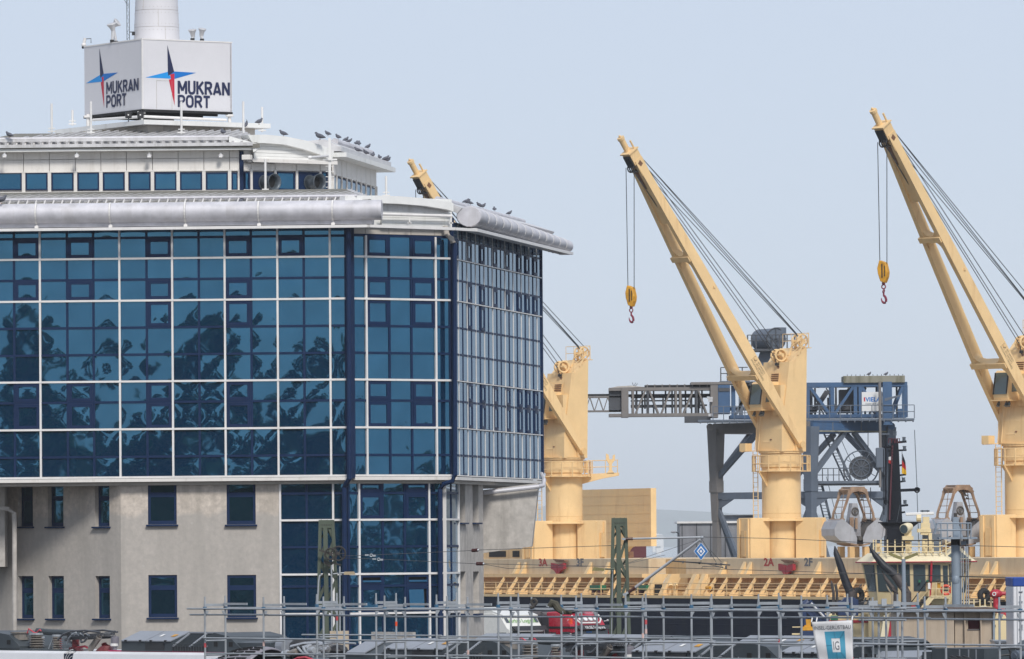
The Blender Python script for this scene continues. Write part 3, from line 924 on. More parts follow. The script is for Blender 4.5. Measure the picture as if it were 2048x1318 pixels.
seg(PR, "eave_box", M['white_siding'], -.2, PR.len + 1.2, PR.z_at(671, 316), PR.z_at(671, 307), .55, .9)
seg(PR, "eave_box", M['roof_light'], -.2, PR.len + 1.3, PR.z_at(671, 304.5), PR.z_at(671, 295), .35, .9)
obj("ridge_roll", MB().tube(along(PR, 669, 284, -.3), V((*PR.p(PR.len + .4, 0, -.3).xy, along(PR, 669, 284, -.3).z)), .15, 10), M['silver'], bld, smooth=True)
rr = MB(); zz = PR.z_at(671, 296)
rr.prism([PR.p(0, zz, .3), PR.p(0, zz + .32, -.35), PR.p(0, zz + .25, -1.2), PR.p(0, zz - .2, -1.0)], PR.u * (PR.len + 1.6))
obj("roof_slope", rr, M['roof_light'], bld)
# penthouse eaves and roof slope in front
seg(PF, "eave_box", M['white_siding'], -.3, PF.s_at(505, 300), PF.z_at(240, 303), PF.z_at(240, 296), .5, .6)
seg(PF, "eave_box", M['roof_light'], -.3, PF.s_at(508, 300), PF.z_at(240, 295.6), PF.z_at(240, 289), .62, .6)
zf2 = PF.z_at(240, 289); zb2 = P(300, 266.5, 258).z
q0, q1, q2, q3 = PF.p(-.3, zf2, .55), PF.p(PF.s_at(522, 300), zf2 - .06, .55), V((P(468, 262, 257.6).x, 257.6, zb2)), V((P(30, 262, 257.6).x, 257.6, zb2))
obj("roof_slope", MB().prism([q0, q1, q2, q3], (0, 0, -.15)), M['roof_gap'], bld)
L1 = (q1 - q0).length; x = .4
while x < L1 - .5:
    a_ = q0 + (q1 - q0) * (x / L1)
    d_ = V((1.4, 4.0, (zb2 - zf2) * .95))
    lim_ = min(1.0, max(.1, (x - .2) / 3.0), max(.15, (L1 - x) / 2.2))
    obj("roof_seam", MB().bar(a_ + V((0, 0, .05)), a_ + d_ * lim_ + V((0, 0, .05)), .08, .14), M['roof_light'], bld)
    x += .335
foot(PF, -60, 458, 276, 291, .35, .06, "penthouse")
seg(PF, "roof_flashing", M['roof_light'], -.3, PF.s_at(458, 280), PF.z_at(240, 283.5), PF.z_at(240, 277), .5, .12)
obj("hip_end", MB().prism([along(PF, 458, 272, .5), along(PF, 520, 289, .5), along(PF, 512, 302, .5), along(PF, 506, 304, .5), along(PF, 506, 292, .5), along(PF, 458, 284, .5)], (0, .4, 0)), M['white_siding'], bld)
pcore = MB()
pc = [PF.p(-.1, 0, -.1), PF.p(PF.len - .05, 0, -.1), PM.p(0, 0, -.1), PM.p(PM.len, 0, -.12), PR.p(0, 0, -.12), PR.p(PR.len - .05, 0, -.12), V((-8, 276, 0)), V((-20.5, 276, 0)), V((-21.4, 262, 0))]
pcore.prism([V((q.x, q.y, Z0p - .6)) for q in pc], (0, 0, zR1 - Z0p + .55))
obj("penthouse_core", pcore, M['white_panel'], bld)
main_top = MB(); main_top.prism([V((q.x, q.y, Z_TOP + .2)) for q in shrink(pl, 1.4)], (0, 0, .12))
obj("flat_roof", main_top, M['silver_dark'], bld)
obj("curved_roof", MB().prism([onp(wq, x, y) - PM.n * .52 for x, y in up] + [onp(wq, 668, 322) - PM.n * .52, onp(wq, 496, 322) - PM.n * .52], -PM.n * 6), M['roof_light'], bld)

# ---- small top roof turned like the sign
ca, cb = math.radians(57), math.radians(33)
uL = V((-math.cos(ca), math.sin(ca), 0)); uR = V((math.cos(cb), math.sin(cb), 0))
T0 = P(288, 240, 255.6)
LT, RT_ = 7.1, 5.7
def quad(c, uL, uR, l, r, z0, z1):
    c = V((c.x, c.y, z0))
    return MB().prism([c, c + uR * r, c + uR * r + uL * l, c + uL * l], (0, 0, z1 - z0))
obj("roof_slab", quad(T0, uL, uR, LT, RT_, T0.z - .16, T0.z + .02), M['white_siding'], bld)
T1 = T0 + (uL + uR) * .45
zz0 = P(300, 268, 256.5).z
obj("clerestory_wall", quad(T1, uL, uR, LT - .9, RT_ - .9, zz0 - .8, T0.z - .163), M['beige_panel'], bld)
for i in range(1, 7):
    q = T1 + uR * ((RT_ - .9) * i / 7) - uL * 0
    obj("joint_strip", MB().box(V((q.x, q.y, (zz0 - .4 + T0.z) / 2)) + V((0, 0, 0)), (.03, .03, T0.z - zz0 + .4), 0), M['concrete_plain'], bld)
    q = T1 + uL * ((LT - .9) * i / 7)
    obj("joint_strip", MB().box(V((q.x, q.y, (zz0 - .4 + T0.z) / 2)), (.03, .03, T0.z - zz0 + .4), 0), M['concrete_plain'], bld)

# ---- the sign cube
SC = P(284.5, 150, 258.0)
zs1, zs0 = P(284.5, 79, 258.0).z, P(284.5, 218, 258.0).z
SLL, SLR = 4.60, 4.06
sgn = thing("rooftop_sign", "white cube sign on the roof with a compass star and MUKRAN PORT lettering", "sign", (SC.x, SC.y, zs0))
faces = []
for nm, u, ln in (("l", uL, SLL), ("r", uR, SLR)):
    n_ = V((u.y, -u.x, 0)) if nm == "r" else V((-u.y, u.x, 0))
    a_ = V((SC.x, SC.y, 0)) + u * .02
    mb = MB().prism([a_ + V((0, 0, zs0)), a_ + u * (ln - .04) + V((0, 0, zs0)), a_ + u * (ln - .04) + V((0, 0, zs1)), a_ + V((0, 0, zs1))], -n_ * .08)
    obj("sign_panel", mb, M['sign_white'], sgn)
    faces.append((u, n_))
c0 = V((SC.x, SC.y, 0))
for u, oth, l0_, l1_ in ((uL, uR, SLL, SLR), (uR, uL, SLR, SLL)):
    a_ = c0 + u * l0_
    mb = MB().prism([a_ + V((0, 0, zs0)), a_ + oth * l1_ + V((0, 0, zs0)), a_ + oth * l1_ + V((0, 0, zs1)), a_ + V((0, 0, zs1))], -u * .08)
    obj("sign_panel", mb, M['sign_white'], sgn)
obj("corner_strip", MB().box(c0 + V((0, .02, (zs0 + zs1) / 2)), (.06, .06, zs1 - zs0), rad(45)), M['white_rail'], sgn)
obj("corner_gap", MB().box(c0 + uL * .045 + V((0, .03, (zs0 + zs1) / 2)), (.03, .05, zs1 - zs0), 0), M['dark'], sgn)
obj("cap_strip", quad(c0 - (uL + uR) * .02, uL, uR, SLL + .04, SLR + .04, zs1, zs1 + .05), M['white_rail'], sgn)
fr = MB()
for i in range(5):
    fr.bar(c0 + uL * (SLL * i / 4) + V((0, 0, zs0 - .06)), c0 + uL * (SLL * i / 4) + uR * SLR + V((0, 0, zs0 - .06)), .08, .1)
fr.bar(c0 + V((0, 0, zs0 - .06)), c0 + uL * SLL + V((0, 0, zs0 - .06)), .1, .1)
fr.bar(c0 + V((0, 0, zs0 - .06)), c0 + uR * SLR + V((0, 0, zs0 - .06)), .1, .1)
obj("base_frame", fr, M['dark'], sgn)
for px, py, D in ((176, 228, 261.2), (459, 226, 260.2), (283, 220, 258.3)):
    q = P(px, py, D); t_ = P(px, 262 if px < 400 else 258, D)
    obj("post", MB().tube(q, V((q.x, q.y, T0.z - .1)), .07, 10).box(V((q.x, q.y, q.z - .1)), (.3, .3, .08)), M['white_rail'], sgn)
for a_, b_ in (((186, 240, 260.6), (288, 233, 257.6)), ((288, 233, 257.6), (452, 240, 259.6))):
    obj("rail_pipe", MB().tube(P(*a_), P(*b_), .055, 8), M['white_rail'], sgn, smooth=True)
def face_pt(u, x0, px, py):
    """point on a sign face at a place seen in the photograph"""
    return hit(px, py, V((SC.x, SC.y, 0)), u)
def logo(u, n_, pts_px, flip):
    w_ = lambda x, y: (lambda s, z: V((SC.x, SC.y, 0)) + u * s + V((0, 0, z)) + n_ * .006)(*face_pt(u, 0, x, y))
    for nm, mt, poly, lift in pts_px:
        mb = MB().prism([w_(*q) + n_ * lift for q in poly], -n_ * .003)
        obj(nm, mb, M[mt], sgn)
# right face (large) and left face logos, outlines as they stand on the panels
logo(uR, faces[1][1], [
    ("star_point", 'logo_navy', [(334.5, 90), (348, 143.5), (336.5, 151.5), (335.5, 144)], .004),
    ("star_point", 'logo_sky', [(290.5, 155), (336, 143.5), (340, 152), (345, 157.5)], .001),
    ("star_point", 'logo_blue', [(392, 145.5), (349, 143), (340, 142.8), (342, 158.5), (350, 157.5)], .002),
    ("star_point", 'logo_red', [(348.5, 147), (349, 211), (337.5, 159.5), (342, 158), (340, 149)], .005)], False)
logo(uL, faces[0][1], [
    ("star_point", 'logo_navy', [(199, 97), (207.5, 147), (201.5, 156), (200.5, 150)], .004),
    ("star_point", 'logo_sky', [(172.5, 166.5), (201, 149.5), (204, 157), (207, 163)], .001),
    ("star_point", 'logo_blue', [(236, 145), (208, 147.5), (203, 149), (204.5, 163.5), (209.5, 161)], .002),
    ("star_point", 'logo_red', [(207.5, 153), (208.5, 214), (202, 165), (205, 163), (203.5, 155)], .005)], False)
GLYPH = {   # strokes on a cell 1 high; arcs as polylines; (width, strokes)
    'M': (.80, [[(.08, 0), (.08, 1)], [(.72, 0), (.72, 1)], [(.09, .97), (.40, .25)], [(.71, .97), (.40, .25)]]),
    'U': (.64, [[(.08, 1), (.08, .28), (.14, .13), (.24, .07), (.40, .07), (.50, .13), (.56, .28), (.56, 1)]]),
    'K': (.64, [[(.08, 0), (.08, 1)], [(.58, .98), (.14, .46)], [(.24, .56), (.60, .02)]]),
    'R': (.64, [[(.08, 0), (.08, 1)], [(.08, .93), (.38, .93), (.49, .89), (.55, .80), (.55, .66), (.49, .56), (.38, .50), (.08, .50)], [(.34, .48), (.59, .02)]]),
    'A': (.70, [[(.06, .01), (.35, .97)], [(.64, .01), (.35, .97)], [(.17, .25), (.53, .25)]]),
    'N': (.66, [[(.08, 0), (.08, 1)], [(.58, 0), (.58, 1)], [(.09, .96), (.57, .04)]]),
    'P': (.60, [[(.08, 0), (.08, 1)], [(.08, .93), (.36, .93), (.48, .88), (.54, .77), (.54, .60), (.48, .50), (.36, .44), (.08, .44)]]),
    'O': (.66, [[(.08, .3), (.08, .7), (.14, .86), (.24, .93), (.42, .93), (.52, .86), (.58, .7), (.58, .3), (.52, .14), (.42, .07), (.24, .07), (.14, .14), (.08, .3)]]),
    'T': (.60, [[(.30, 0), (.30, 1)], [(.02, .93), (.58, .93)]]),
}
def word(body, u, n_, mirror, p_bl, p_br, h_px, t=.195):
    s0, z0 = face_pt(u, 0, *p_bl); s1, z1 = face_pt(u, 0, *p_br)
    hgt = face_pt(u, 0, p_bl[0], p_bl[1] - h_px)[1] - z0
    tot = sum(GLYPH[c][0] for c in body) + .09 * (len(body) - 1)
    kx = abs(s1 - s0) / tot; sg = 1 if s1 > s0 else -1
    x = 0; mb = MB(); lift = .012
    for c in body:
        for st in GLYPH[c][1]:
            for (ax, ay), (bx, by) in zip(st, st[1:]):
                p, q = V(((x + ax) * kx, ay * hgt)), V(((x + bx) * kx, by * hgt))
                d = (q - p).normalized(); nn = V((-d.y, d.x)) * (t * hgt / 2)
                if len(st) > 2: p -= d * (.035 * hgt); q += d * (.035 * hgt)
                mb.add([V((SC.x, SC.y, 0)) + u * (s0 + sg * w_.x) + V((0, 0, z0 + w_.y)) + n_ * lift for w_ in (p - nn, q - nn, q + nn, p + nn)], [(0, 1, 2, 3)])
                lift += .0004
        x += GLYPH[c][0] + .09
    obj("lettering", mb, M['logo_navy'], sgn)
word("MUKRAN", uR, faces[1][1], False, (355.5, 187.5), (459, 189), 26)
word("PORT", uR, faces[1][1], False, (355.5, 214), (420, 215), 24)
word("MUKRAN", uL, faces[0][1], True, (213, 188.5), (278, 182.5), 24)
word("PORT", uL, faces[0][1], True, (213, 215.5), (253.5, 212), 24)
# small hatch in the right face
hs = [face_pt(uR, 0, 313, 161), face_pt(uR, 0, 344, 219)]
fr = MB()
for (a0, b0, a1, b1) in ((hs[0][0], hs[0][1], hs[1][0], hs[0][1]), (hs[0][0], hs[0][1], hs[0][0], hs[1][1]), (hs[1][0], hs[0][1], hs[1][0], hs[1][1])):
    fr.bar(c0 + uR * a0 + V((0, 0, b0)) + faces[1][1] * .005, c0 + uR * a1 + V((0, 0, b1)) + faces[1][1] * .005, .012, .014)
obj("hatch_outline", fr, M['concrete_plain'], sgn)

# ---- mast drum above the sign
mc = c0 + uL * (SLL * .5) + uR * (SLR * .5)
D_ = mc.y
mx = P(313.5, 80, D_); r0 = 46.0 * D_ / FPX; r1 = 42.5 * D_ / FPX
mast = thing("antenna_tower", "riveted white steel tower rising behind the rooftop sign", "tower", (mx.x, mx.y, zs0))
zz = zs0 + .2; secs = [zs0 + .2, P(313, 56, D_).z, P(313, 22, D_).z, P(313, -40, D_).z, P(313, -140, D_).z]
ztop = secs[-1]
rz_ = lambda z: r0 + (r1 - r0) * (z - P(313, 75, D_).z) / (P(313, 0, D_).z - P(313, 75, D_).z)
for a_, b_ in zip(secs, secs[1:]):
    obj("steel_ring", MB().ptube([(mx.x, mx.y, a_ + .008), (mx.x, mx.y, b_ - .008)], [rz_(a_), rz_(b_)], 36), M['sign_white'], mast, smooth=True)
    obj("ring_joint", MB().ptube([(mx.x, mx.y, b_ - .012), (mx.x, mx.y, b_ + .012)], [rz_(b_) - .01] * 2, 36), M['concrete_plain'], mast)
    rv = MB()
    for zq in (a_ + .12, b_ - .12):
        for i in range(34):
            t = 2 * math.pi * i / 34
            rv.sph((mx.x + math.cos(t) * rz_(zq), mx.y + math.sin(t) * rz_(zq), zq), .014, 5, 3)
    obj("rivets", rv, M['concrete_plain'], mast, kind='stuff')
for a_, b_, dx in ((secs[1], secs[2], 6), (secs[0], secs[1], 20), (secs[2], secs[3], -28)):
    r_ = rz_((a_ + b_) / 2); ang = -math.pi / 2 + dx / 46.0
    obj("plate_seam", MB().bar((mx.x + math.cos(ang) * (rz_(a_) + .002), mx.y + math.sin(ang) * (rz_(a_) + .002), a_), (mx.x + math.cos(ang) * (rz_(b_) + .002), mx.y + math.sin(ang) * (rz_(b_) + .002), b_), .012, .012), M['concrete_plain'], mast)

# ---- roof clutter
def up_at(px, py, D): return P(px, py, D)
# lattice aerial left of the tower
D_ = 260.5
b_ = P(256.5, 80, D_); t_ = P(258.5, -60, D_)
ae = thing("lattice_aerial", "thin dark lattice aerial standing left of the white tower", "aerial", b_)
mb = MB()
for dx in (-.05, .05): mb.tube(b_ + V((dx, 0, 0)), V((b_.x + dx, b_.y, t_.z)), .014, 6)
obj("stile", mb, M['grey_vent'], ae)
mb = MB(); z_ = b_.z; sgn_ = 1
while z_ < t_.z - .2:
    mb.bar((b_.x - .05 * sgn_, b_.y, z_), (b_.x + .05 * sgn_, b_.y, z_ + .15), .014, .014); sgn_ = -sgn_; z_ += .15
obj("lacing", mb, M['grey_vent'], ae)
obj("stay_wire", MB().tube(P(246, -5, D_), P(256, 12, D_), .012, 5), M['grey_vent'], ae)
obj("junction_box", MB().box(P(267, 67, D_), (.12, .12, .14)).tube(P(259, 64, D_), P(266, 64, D_), .02, 6), M['black'], ae)
# floodlights on the sign cube
M['lamp_grey'] = mat("lamp_housing_grey", (.52, .52, .53), .5, .1, .1, 3)
def bowl(px, py, D, tilt, r, label, big=False):
    q = P(px, py, D)
    t = thing("roof_floodlight", label, "floodlight", (q.x, q.y, zs1 + .05), group="floodlights on the sign cube")
    d = V((math.sin(tilt), -.25, math.cos(tilt))).normalized()
    base = V((q.x, q.y, zs1 + .05))
    obj("base", MB().box(base + V((0, 0, .05)), (.16, .14, .1)), M['black'], t)
    neck = q - d * .18
    obj("neck", MB().ptube([base + V((0, 0, .08)), neck], [.05, .075], 8), M['lamp_grey'], t)
    obj("reflector", MB().ptube([neck, q - d * .05, q + d * .08, q + d * .10], [.08, r * .6, r, r * .94], 16), M['lamp_grey'], t, smooth=True)
bowl(385, 64, 259.5, -.1, .17, "left one of the two bowl floodlights right of the white tower")
bowl(404, 62, 259.8, .15, .16, "right one of the two bowl floodlights right of the white tower")
bowl(224, 52, 260, -.25, .2, "front bowl floodlight of the pair at the left on the sign cube")
bowl(232, 47, 260.6, .9, .19, "rear upright bowl floodlight of the pair at the left on the sign cube")
# camera at the left corner
q = P(173, 84, 262.6)
cc = thing("security_camera", "small white dome camera on a bracket at the left corner of the sign", "camera", q)
obj("bracket", MB().ptube([P(182, 86, 262.6), P(182, 77, 262.6), P(171, 78, 262.6)], .02, 6), M['grey_vent'], cc)
obj("dome", MB().sph(P(167.5, 90, 262.6), .1, 10, 6).tube(P(170, 76, 262.6), P(168, 86, 262.6), .06, 8), M['white_rail'], cc, smooth=True)
obj("lens", MB().sph(P(166, 95, 262.5), .055, 8, 5), M['black'], cc)
# two dark spotlights under the sign edge
for px, lab in ((257, "left one of two black spotlights under the sign cube"), (281, "right one of two black spotlights under the sign cube")):
    q = P(px, 230, 256.6)
    t = thing("spotlight", lab, "spotlight", (q.x, q.y, T0.z + .02), group="black spotlights under the sign")
    obj("housing", MB().box(q, (.24, .18, .25), .2), M['black'], t, bevel=.02)
    obj("bracket", MB().tube(q - V((0, 0, .1)), V((q.x, q.y, T0.z)), .025, 6), M['grey_vent'], t)
    obj("lens", MB().box(q + V((0, -.1, 0)), (.05, .02, .05)), M['rod'], t)
# white lightning rods
rods = [(103.5, 207, 266, 258, "white lightning rod at the far left of the small top roof"),
        (145, 220, 251, 262, "short white lightning rod behind the left end of the top roof"),
        (182, 203, 268, 254.5, "white lightning rod in front of the left sign face"),
        (363, 203, 268, 254.5, "white lightning rod in front of the right sign face"),
        (487, 203, 282, 256, "tall white lightning rod right of the sign"),
        (524.5, 214, 264, 260, "short white lightning rod at the right end of the top roof"),
        (531, 318, 388, 252.4, "white lightning rod in front of the first horn vent"),
        (772.5, 352, 394, 258, "white lightning rod on the lower roof right of the penthouse")]
for px, ya, yb, D, lab in rods:
    a_, b_ = P(px, yb, D), P(px, ya, D)
    t = thing("lightning_rod", lab, "lightning rod", a_, group="lightning rods on the office roof")
    obj("rod", MB().tube(a_, (a_.x, a_.y, b_.z), .045, 8), M['rod'], t, smooth=True)
    obj("clamp", MB().box(a_ + V((0, -.02, .18)), (.26, .05, .04)).box(a_ + V((0, -.02, .06)), (.3, .06, .05)), M['rod'], t)
# ladder mast at the penthouse corner
a_, b_ = P(660, 390, 253.4), P(660, 276, 253.4)
t = thing("roof_ladder", "white single-pole ladder at the right corner of the penthouse", "ladder", a_)
obj("pole", MB().box2((a_.x - .05, a_.y - .05, a_.z), (a_.x + .05, a_.y + .05, b_.z)), M['rod'], t)
for i in range(9):
    z_ = a_.z + .1 + i * .2
    obj("rung", MB().tube((a_.x - .16, a_.y, z_), (a_.x + .16, a_.y, z_), .014, 6), M['rod'], t)
obj("cross_arm", MB().box(P(660, 319, 253.3), (.55, .05, .06)), M['rod'], t)
# floodlights under the penthouse eave
for px, lab in ((9, "first wall floodlight from the left under the penthouse eave"), (153.5, "second wall floodlight from the left under the penthouse eave"),
                (298.5, "third wall floodlight from the left under the penthouse eave"), (441.5, "fourth wall floodlight from the left, nearest the blue corner post")):
    q = P(px, 312, 252.9)
    t = thing("wall_floodlight", lab, "floodlight", q, group="floodlights under the penthouse eave")
    obj("housing", MB().sph(q, .1, 10, 6, (1, .8, .9)), M['lamp_grey'], t, smooth=True)
    obj("bracket", MB().box(q + V((0, .1, .1)), (.05, .3, .05)), M['lamp_grey'], t)
    obj("lens", MB().box(q + V((0, -.08, -.03)), (.13, .03, .06)), M['white_rail'], t)
q = P(494, 315, 252.6)
t = thing("loudspeaker", "cream box unit hanging at the blue corner post of the penthouse", "equipment box", q)
obj("housing", MB().box(q, (.34, .3, .2), -.3), M['white_panel'], t, bevel=.02)
obj("bracket", MB().tube(q + V((.1, 0, -.05)), q + V((.25, 0, -.2)), .02, 6), M['black'], t)
q = P(650, 314, 253.2)
t = thing("tube_lamp", "horizontal grey tube lamp left of the white roof ladder", "lamp", q)
obj("tube", MB().tube(P(618, 315, 253.3), P(657, 312, 253.2), .05, 8), M['lamp_grey'], t, smooth=True)
obj("end_cap", MB().tube(P(617, 315, 253.3), P(623, 315, 253.3), .07, 8), M['rod'], t)

# ---- pigeons
M['pigeon'] = mat("pigeon_feathers", (.10, .105, .13), .7, 0, .35, 9, coord='obj')
M['beak'] = mat("pigeon_legs", (.25, .10, .08), .6, 0, 0)
def make_pigeon():
    t = thing("pigeon", "pigeon", "pigeon", (0, 0, 0))
    b = MB().ptube([(-.19, 0, .07), (-.14, 0, .09), (-.05, 0, .115), (.04, 0, .14), (.09, 0, .175), (.115, 0, .215), (.13, 0, .235), (.155, 0, .232), (.178, 0, .224)],
                   [.012, .035, .07, .078, .062, .04, .038, .026, .006], 10)
    body_ = obj("body", b, M['pigeon'], t, local=True, smooth=True)
    for sy_ in (-1, 1):
        obj("wing", MB().ptube([(.06, sy_ * .06, .14), (-.04, sy_ * .07, .125), (-.17, sy_ * .03, .085)], [.025, .045, .008], 8), M['pigeon'], t, local=True, smooth=True)
        obj("leg", MB().tube((.0, sy_ * .03, .0), (.0, sy_ * .03, .08), .006, 5).box((.01, sy_ * .03, .004), (.05, .025, .006)), M['beak'], t, local=True)
    return t
pg0 = make_pigeon()
used_pg = [False]
def pigeon(px, py, D, label, group, rz=None, tilt=0, sc=1.0):
    t = pg0 if not used_pg[0] else copy_tree(pg0)
    used_pg[0] = True
    t.location = P(px, py, D)
    t.rotation_euler = (0, tilt, R.uniform(0, 6.28) if rz is None else rz)
    t.scale = (sc, sc, sc)
    t['label'] = label; t['group'] = group
ORD = ("first", "second", "third", "fourth", "fifth", "sixth", "seventh")
g1 = "pigeons on the penthouse roof ridge"
zr = along(PR, 669, 284, -.3).z + .15
for k_, (f_, rz_p) in enumerate(((.02, 2.6), (.25, 2.4), (.42, .6), (.50, .3), (.66, 1.2), (.72, 1.5), (.93, .7))):
    q = PR.p(PR.len * f_ + .3, zr, -.3)
    t = pg0 if not used_pg[0] else copy_tree(pg0); used_pg[0] = True
    t.location = q; t.rotation_euler = (0, 0, rz_p); s_ = R.uniform(.70, .88); t.scale = (s_, s_, s_)
    t['label'] = ORD[k_] + " pigeon from the left in the row on the penthouse ridge roll"; t['group'] = g1
g2 = "pigeons on the penthouse eave"
zq = PR.z_at(671, 295)
for k_, f_ in enumerate((.36, .52, .66, .80, .92, .97)):
    q = PR.p(PR.len * f_ * 1.15, zq, .25)
    t = copy_tree(pg0); t.location = q; t.rotation_euler = (0, 0, R.uniform(0, 6.28)); s_ = R.uniform(.75, .95); t.scale = (s_, s_, s_)
    t['label'] = ORD[k_] + " pigeon from the left sitting low on the penthouse eave edge"; t['group'] = g2
g3 = "pigeons on the lower roof ridge"
for k_, (f_, rz_p) in enumerate(((.31, .3), (.335, .9), (.36, 2.8), (.46, 2.5), (.50, .6), (.63, 1.7), (.80, .4))):
    q = WR.p(WR.len * f_, zt + .76, -.62)
    t = copy_tree(pg0); t.location = q; t.rotation_euler = (0, 0, rz_p); s_ = R.uniform(.68, .84); t.scale = (s_, s_, s_)
    t['label'] = ORD[k_] + " pigeon from the left on the ridge roll above the right glass front"; t['group'] = g3
pigeon(19, 276, 252.9, "lone pigeon on the penthouse roof edge at the far left", "single pigeons", 2.6)
pigeon(446, 270, 253.6, "pigeon standing at the right end of the ribbed penthouse roof", "single pigeons", 2.0)
pigeon(461, 419, 247.0, "pigeon sitting on the front tube between two clips", "single pigeons", 1.5, 0, 1.1)
pigeon(483, 407, 247.2, "pigeon perched on the snow hooks above the front tube", "single pigeons", 1.2)
pigeon(518, 249, 257.5, "pigeon on the right end of the small top roof slab", "single pigeons", .6)
pigeon(567, 273, 255.5, "pigeon resting on top of the curved white fascia", "single pigeons", 2.9)
pigeon(640, 280, 254.6, "pigeon at the foot of the penthouse ridge left of the ladder", "single pigeons", 2.9, 0, 1.2)
pigeon(2, 408, 247.2, "pigeon at the left picture edge above the front tube", "single pigeons", .2, 0, 1.3)
# one taking off with raised wings
q = P(493, 254, 256.5)
t = copy_tree(pg0); t.location = q; t.rotation_euler = (0, -.4, 1.2); t['label'] = "pigeon lifting off with both wings raised beside the tall rod"; t['group'] = "single pigeons"
for ch in t.children:
    if ch.name.startswith("wing"):
        ch.data = ch.data.copy(); s_ = 1 if ch.data.vertices[0].co.y > 0 else -1
        for v in ch.data.vertices: v.co = V((v.co.x * .6 + .02, s_ * .06 + v.co.y * .3, .2 + (.06 - v.co.x) * 1.1))
# ------------------------------------------------------------------ the cargo ship
M['cream'] = mat("cream_ship_paint", (.775, .545, .275), .5, 0, .07, .8, .50, (.40, .19, .07), streak_scale=1.7, streak_lo=.55, streak_hi=.80, bump=.01)
M['cream_rust'] = mat("cream_ship_paint_rusty", (.70, .47, .22), .55, 0, .08, 1.0, .60, (.34, .14, .05), streak_scale=1.4, streak_lo=.50, streak_hi=.72)
M['cream_pale'] = mat("pale_cover_paint", (.66, .52, .34), .55, 0, .08, .9, .5, (.40, .24, .12), streak_scale=1.2, streak_lo=.5, streak_hi=.75)
M['hull'] = mat("dark_hull_paint", (.007, .011, .024), .65, 0, .25, .7, .45, (.022, .028, .042), spec=.12, streak_scale=.8, streak_lo=.55, streak_hi=.8)
M['rust_red'] = mat("red_fitting", (.33, .022, .035), .5, 0, .15, 3)
M['maroon'] = mat("maroon_paint", (.09, .02, .03), .6, 0, .1, 2)
M['rust'] = mat("rusty_steel", (.20, .10, .055), .8, 0, .3, 2.5, .5, (.09, .04, .02))
M['rope'] = mat("steel_rope", (.035, .045, .06), .5, .3, .1, 5)
M['hookyellow'] = mat("hook_block_yellow", (.62, .30, .015), .5, 0, .25, 2.5, .6, (.10, .05, .01), coord='obj')
M['hookred'] = mat("hook_red", (.20, .018, .04), .45, 0, .2, 4)
M['stencil'] = mat("stencil_black", (.03, .03, .03), .7, 0, 0)
M['stencil_red'] = mat("stencil_red", (.42, .05, .04), .7, 0, 0)
M['stencil_grey'] = mat("stencil_grey", (.14, .15, .17), .7, 0, 0)
M['green'] = mat("green_tank_paint", (.012, .14, .07), .5, 0, .1, 2)
def SH(px, py, inb):
    """the point seen at (px,py) on the vertical plane `inb` metres inboard of the hull side"""
    A = HULL0 + SHIP_N * inb
    s_, z_ = hit(px, py, V((A.x, A.y, 0)), SHIP_S)
    return s_, z_
def SP(s_, inb, z_): 
    q = HULL0 + SHIP_N * inb + SHIP_S * s_
    return V((q.x, q.y, z_))
ZD = SH(1560, 1195, 0)[1]            # deck edge
S_A, S_B = SH(900, 1190, 0)[0] - 14, SH(2100, 1200, 0)[0] + 6
ship = thing("cargo_ship", "dark-hulled cargo ship with cream deck works moored behind the tug", "ship", SP(0, 9, -2))
hb = MB()
sec = [(0, ZD), (0, 1.5), (.1, -2), (19.6, -2), (20, ZD)]
hb.prism([SP(S_A, i, z) for i, z in sec], SHIP_S * (S_B - S_A))
obj("hull", hb, M['hull'], ship)
ZDK = ZD + .004
obj("deck", MB().prism([SP(S_A, .02, ZD + .002), SP(S_A, 19.9, ZD + .002), SP(S_B, 19.9, ZD + .002), SP(S_B, .02, ZD + .002)], (0, 0, .03)), M['cream_rust'], ship)
obj("deck_edge", MB().prism([SP(S_A, -.03, ZD - .10), SP(S_A, .12, ZD - .10), SP(S_A, .12, ZD + .07), SP(S_A, -.03, ZD + .07)], SHIP_S * (S_B - S_A)), M['cream'], ship)
# hatch coaming: cover side, lip, recessed wall
IC = 1.65
M['recess'] = mat("shaded_rusty_recess_paint", (.50, .30, .135), .65, 0, .15, 1.2, .6, (.22, .10, .045), streak_scale=1.4, streak_lo=.48, streak_hi=.70)  # rust-stained paint; shade under the lip is put into the darker brown
ztopc = SH(1560, 1117, IC)[1]; zlip = SH(1560, 1148, IC)[1]; zlip2 = SH(1560, 1156, IC)[1]
def hatch(p0, p1):
    a_, b_ = SH(p0, 1130, IC)[0], SH(p1, 1130, IC)[0]
    obj("hatch_cover", MB().prism([SP(a_, IC, zlip), SP(a_, IC, ztopc), SP(a_, 17.5, ztopc), SP(a_, 17.5, zlip)], SHIP_S * (b_ - a_)), M['cream_pale'], ship)
    obj("coaming_lip", MB().prism([SP(a_, IC - .45, zlip - .005), SP(a_, IC - .45, zlip2), SP(a_, IC + .3, zlip2), SP(a_, IC + .3, zlip - .005)], SHIP_S * (b_ - a_)), M['cream'], ship)
    obj("coaming_wall", MB().prism([SP(a_, IC + .1, ZD), SP(a_, IC + .1, zlip2), SP(a_, IC + .5, zlip2), SP(a_, IC + .5, ZD)], SHIP_S * (b_ - a_)), M['recess'], ship)
    return a_, b_
hs_ = [hatch(880, 1297), hatch(1372, 1745), hatch(1748, 2110)]
# between the hatches: a cross deck with open frames
a_, b_ = SH(1298, 1150, IC)[0], SH(1371, 1150, IC)[0]
obj("cross_deck_wall", MB().prism([SP(a_, IC + 1.2, ZD), SP(a_, IC + 1.2, ztopc - .02), SP(a_, IC + 1.5, ztopc - .02), SP(a_, IC + 1.5, ZD)], SHIP_S * (b_ - a_)), M['cream_rust'], ship)
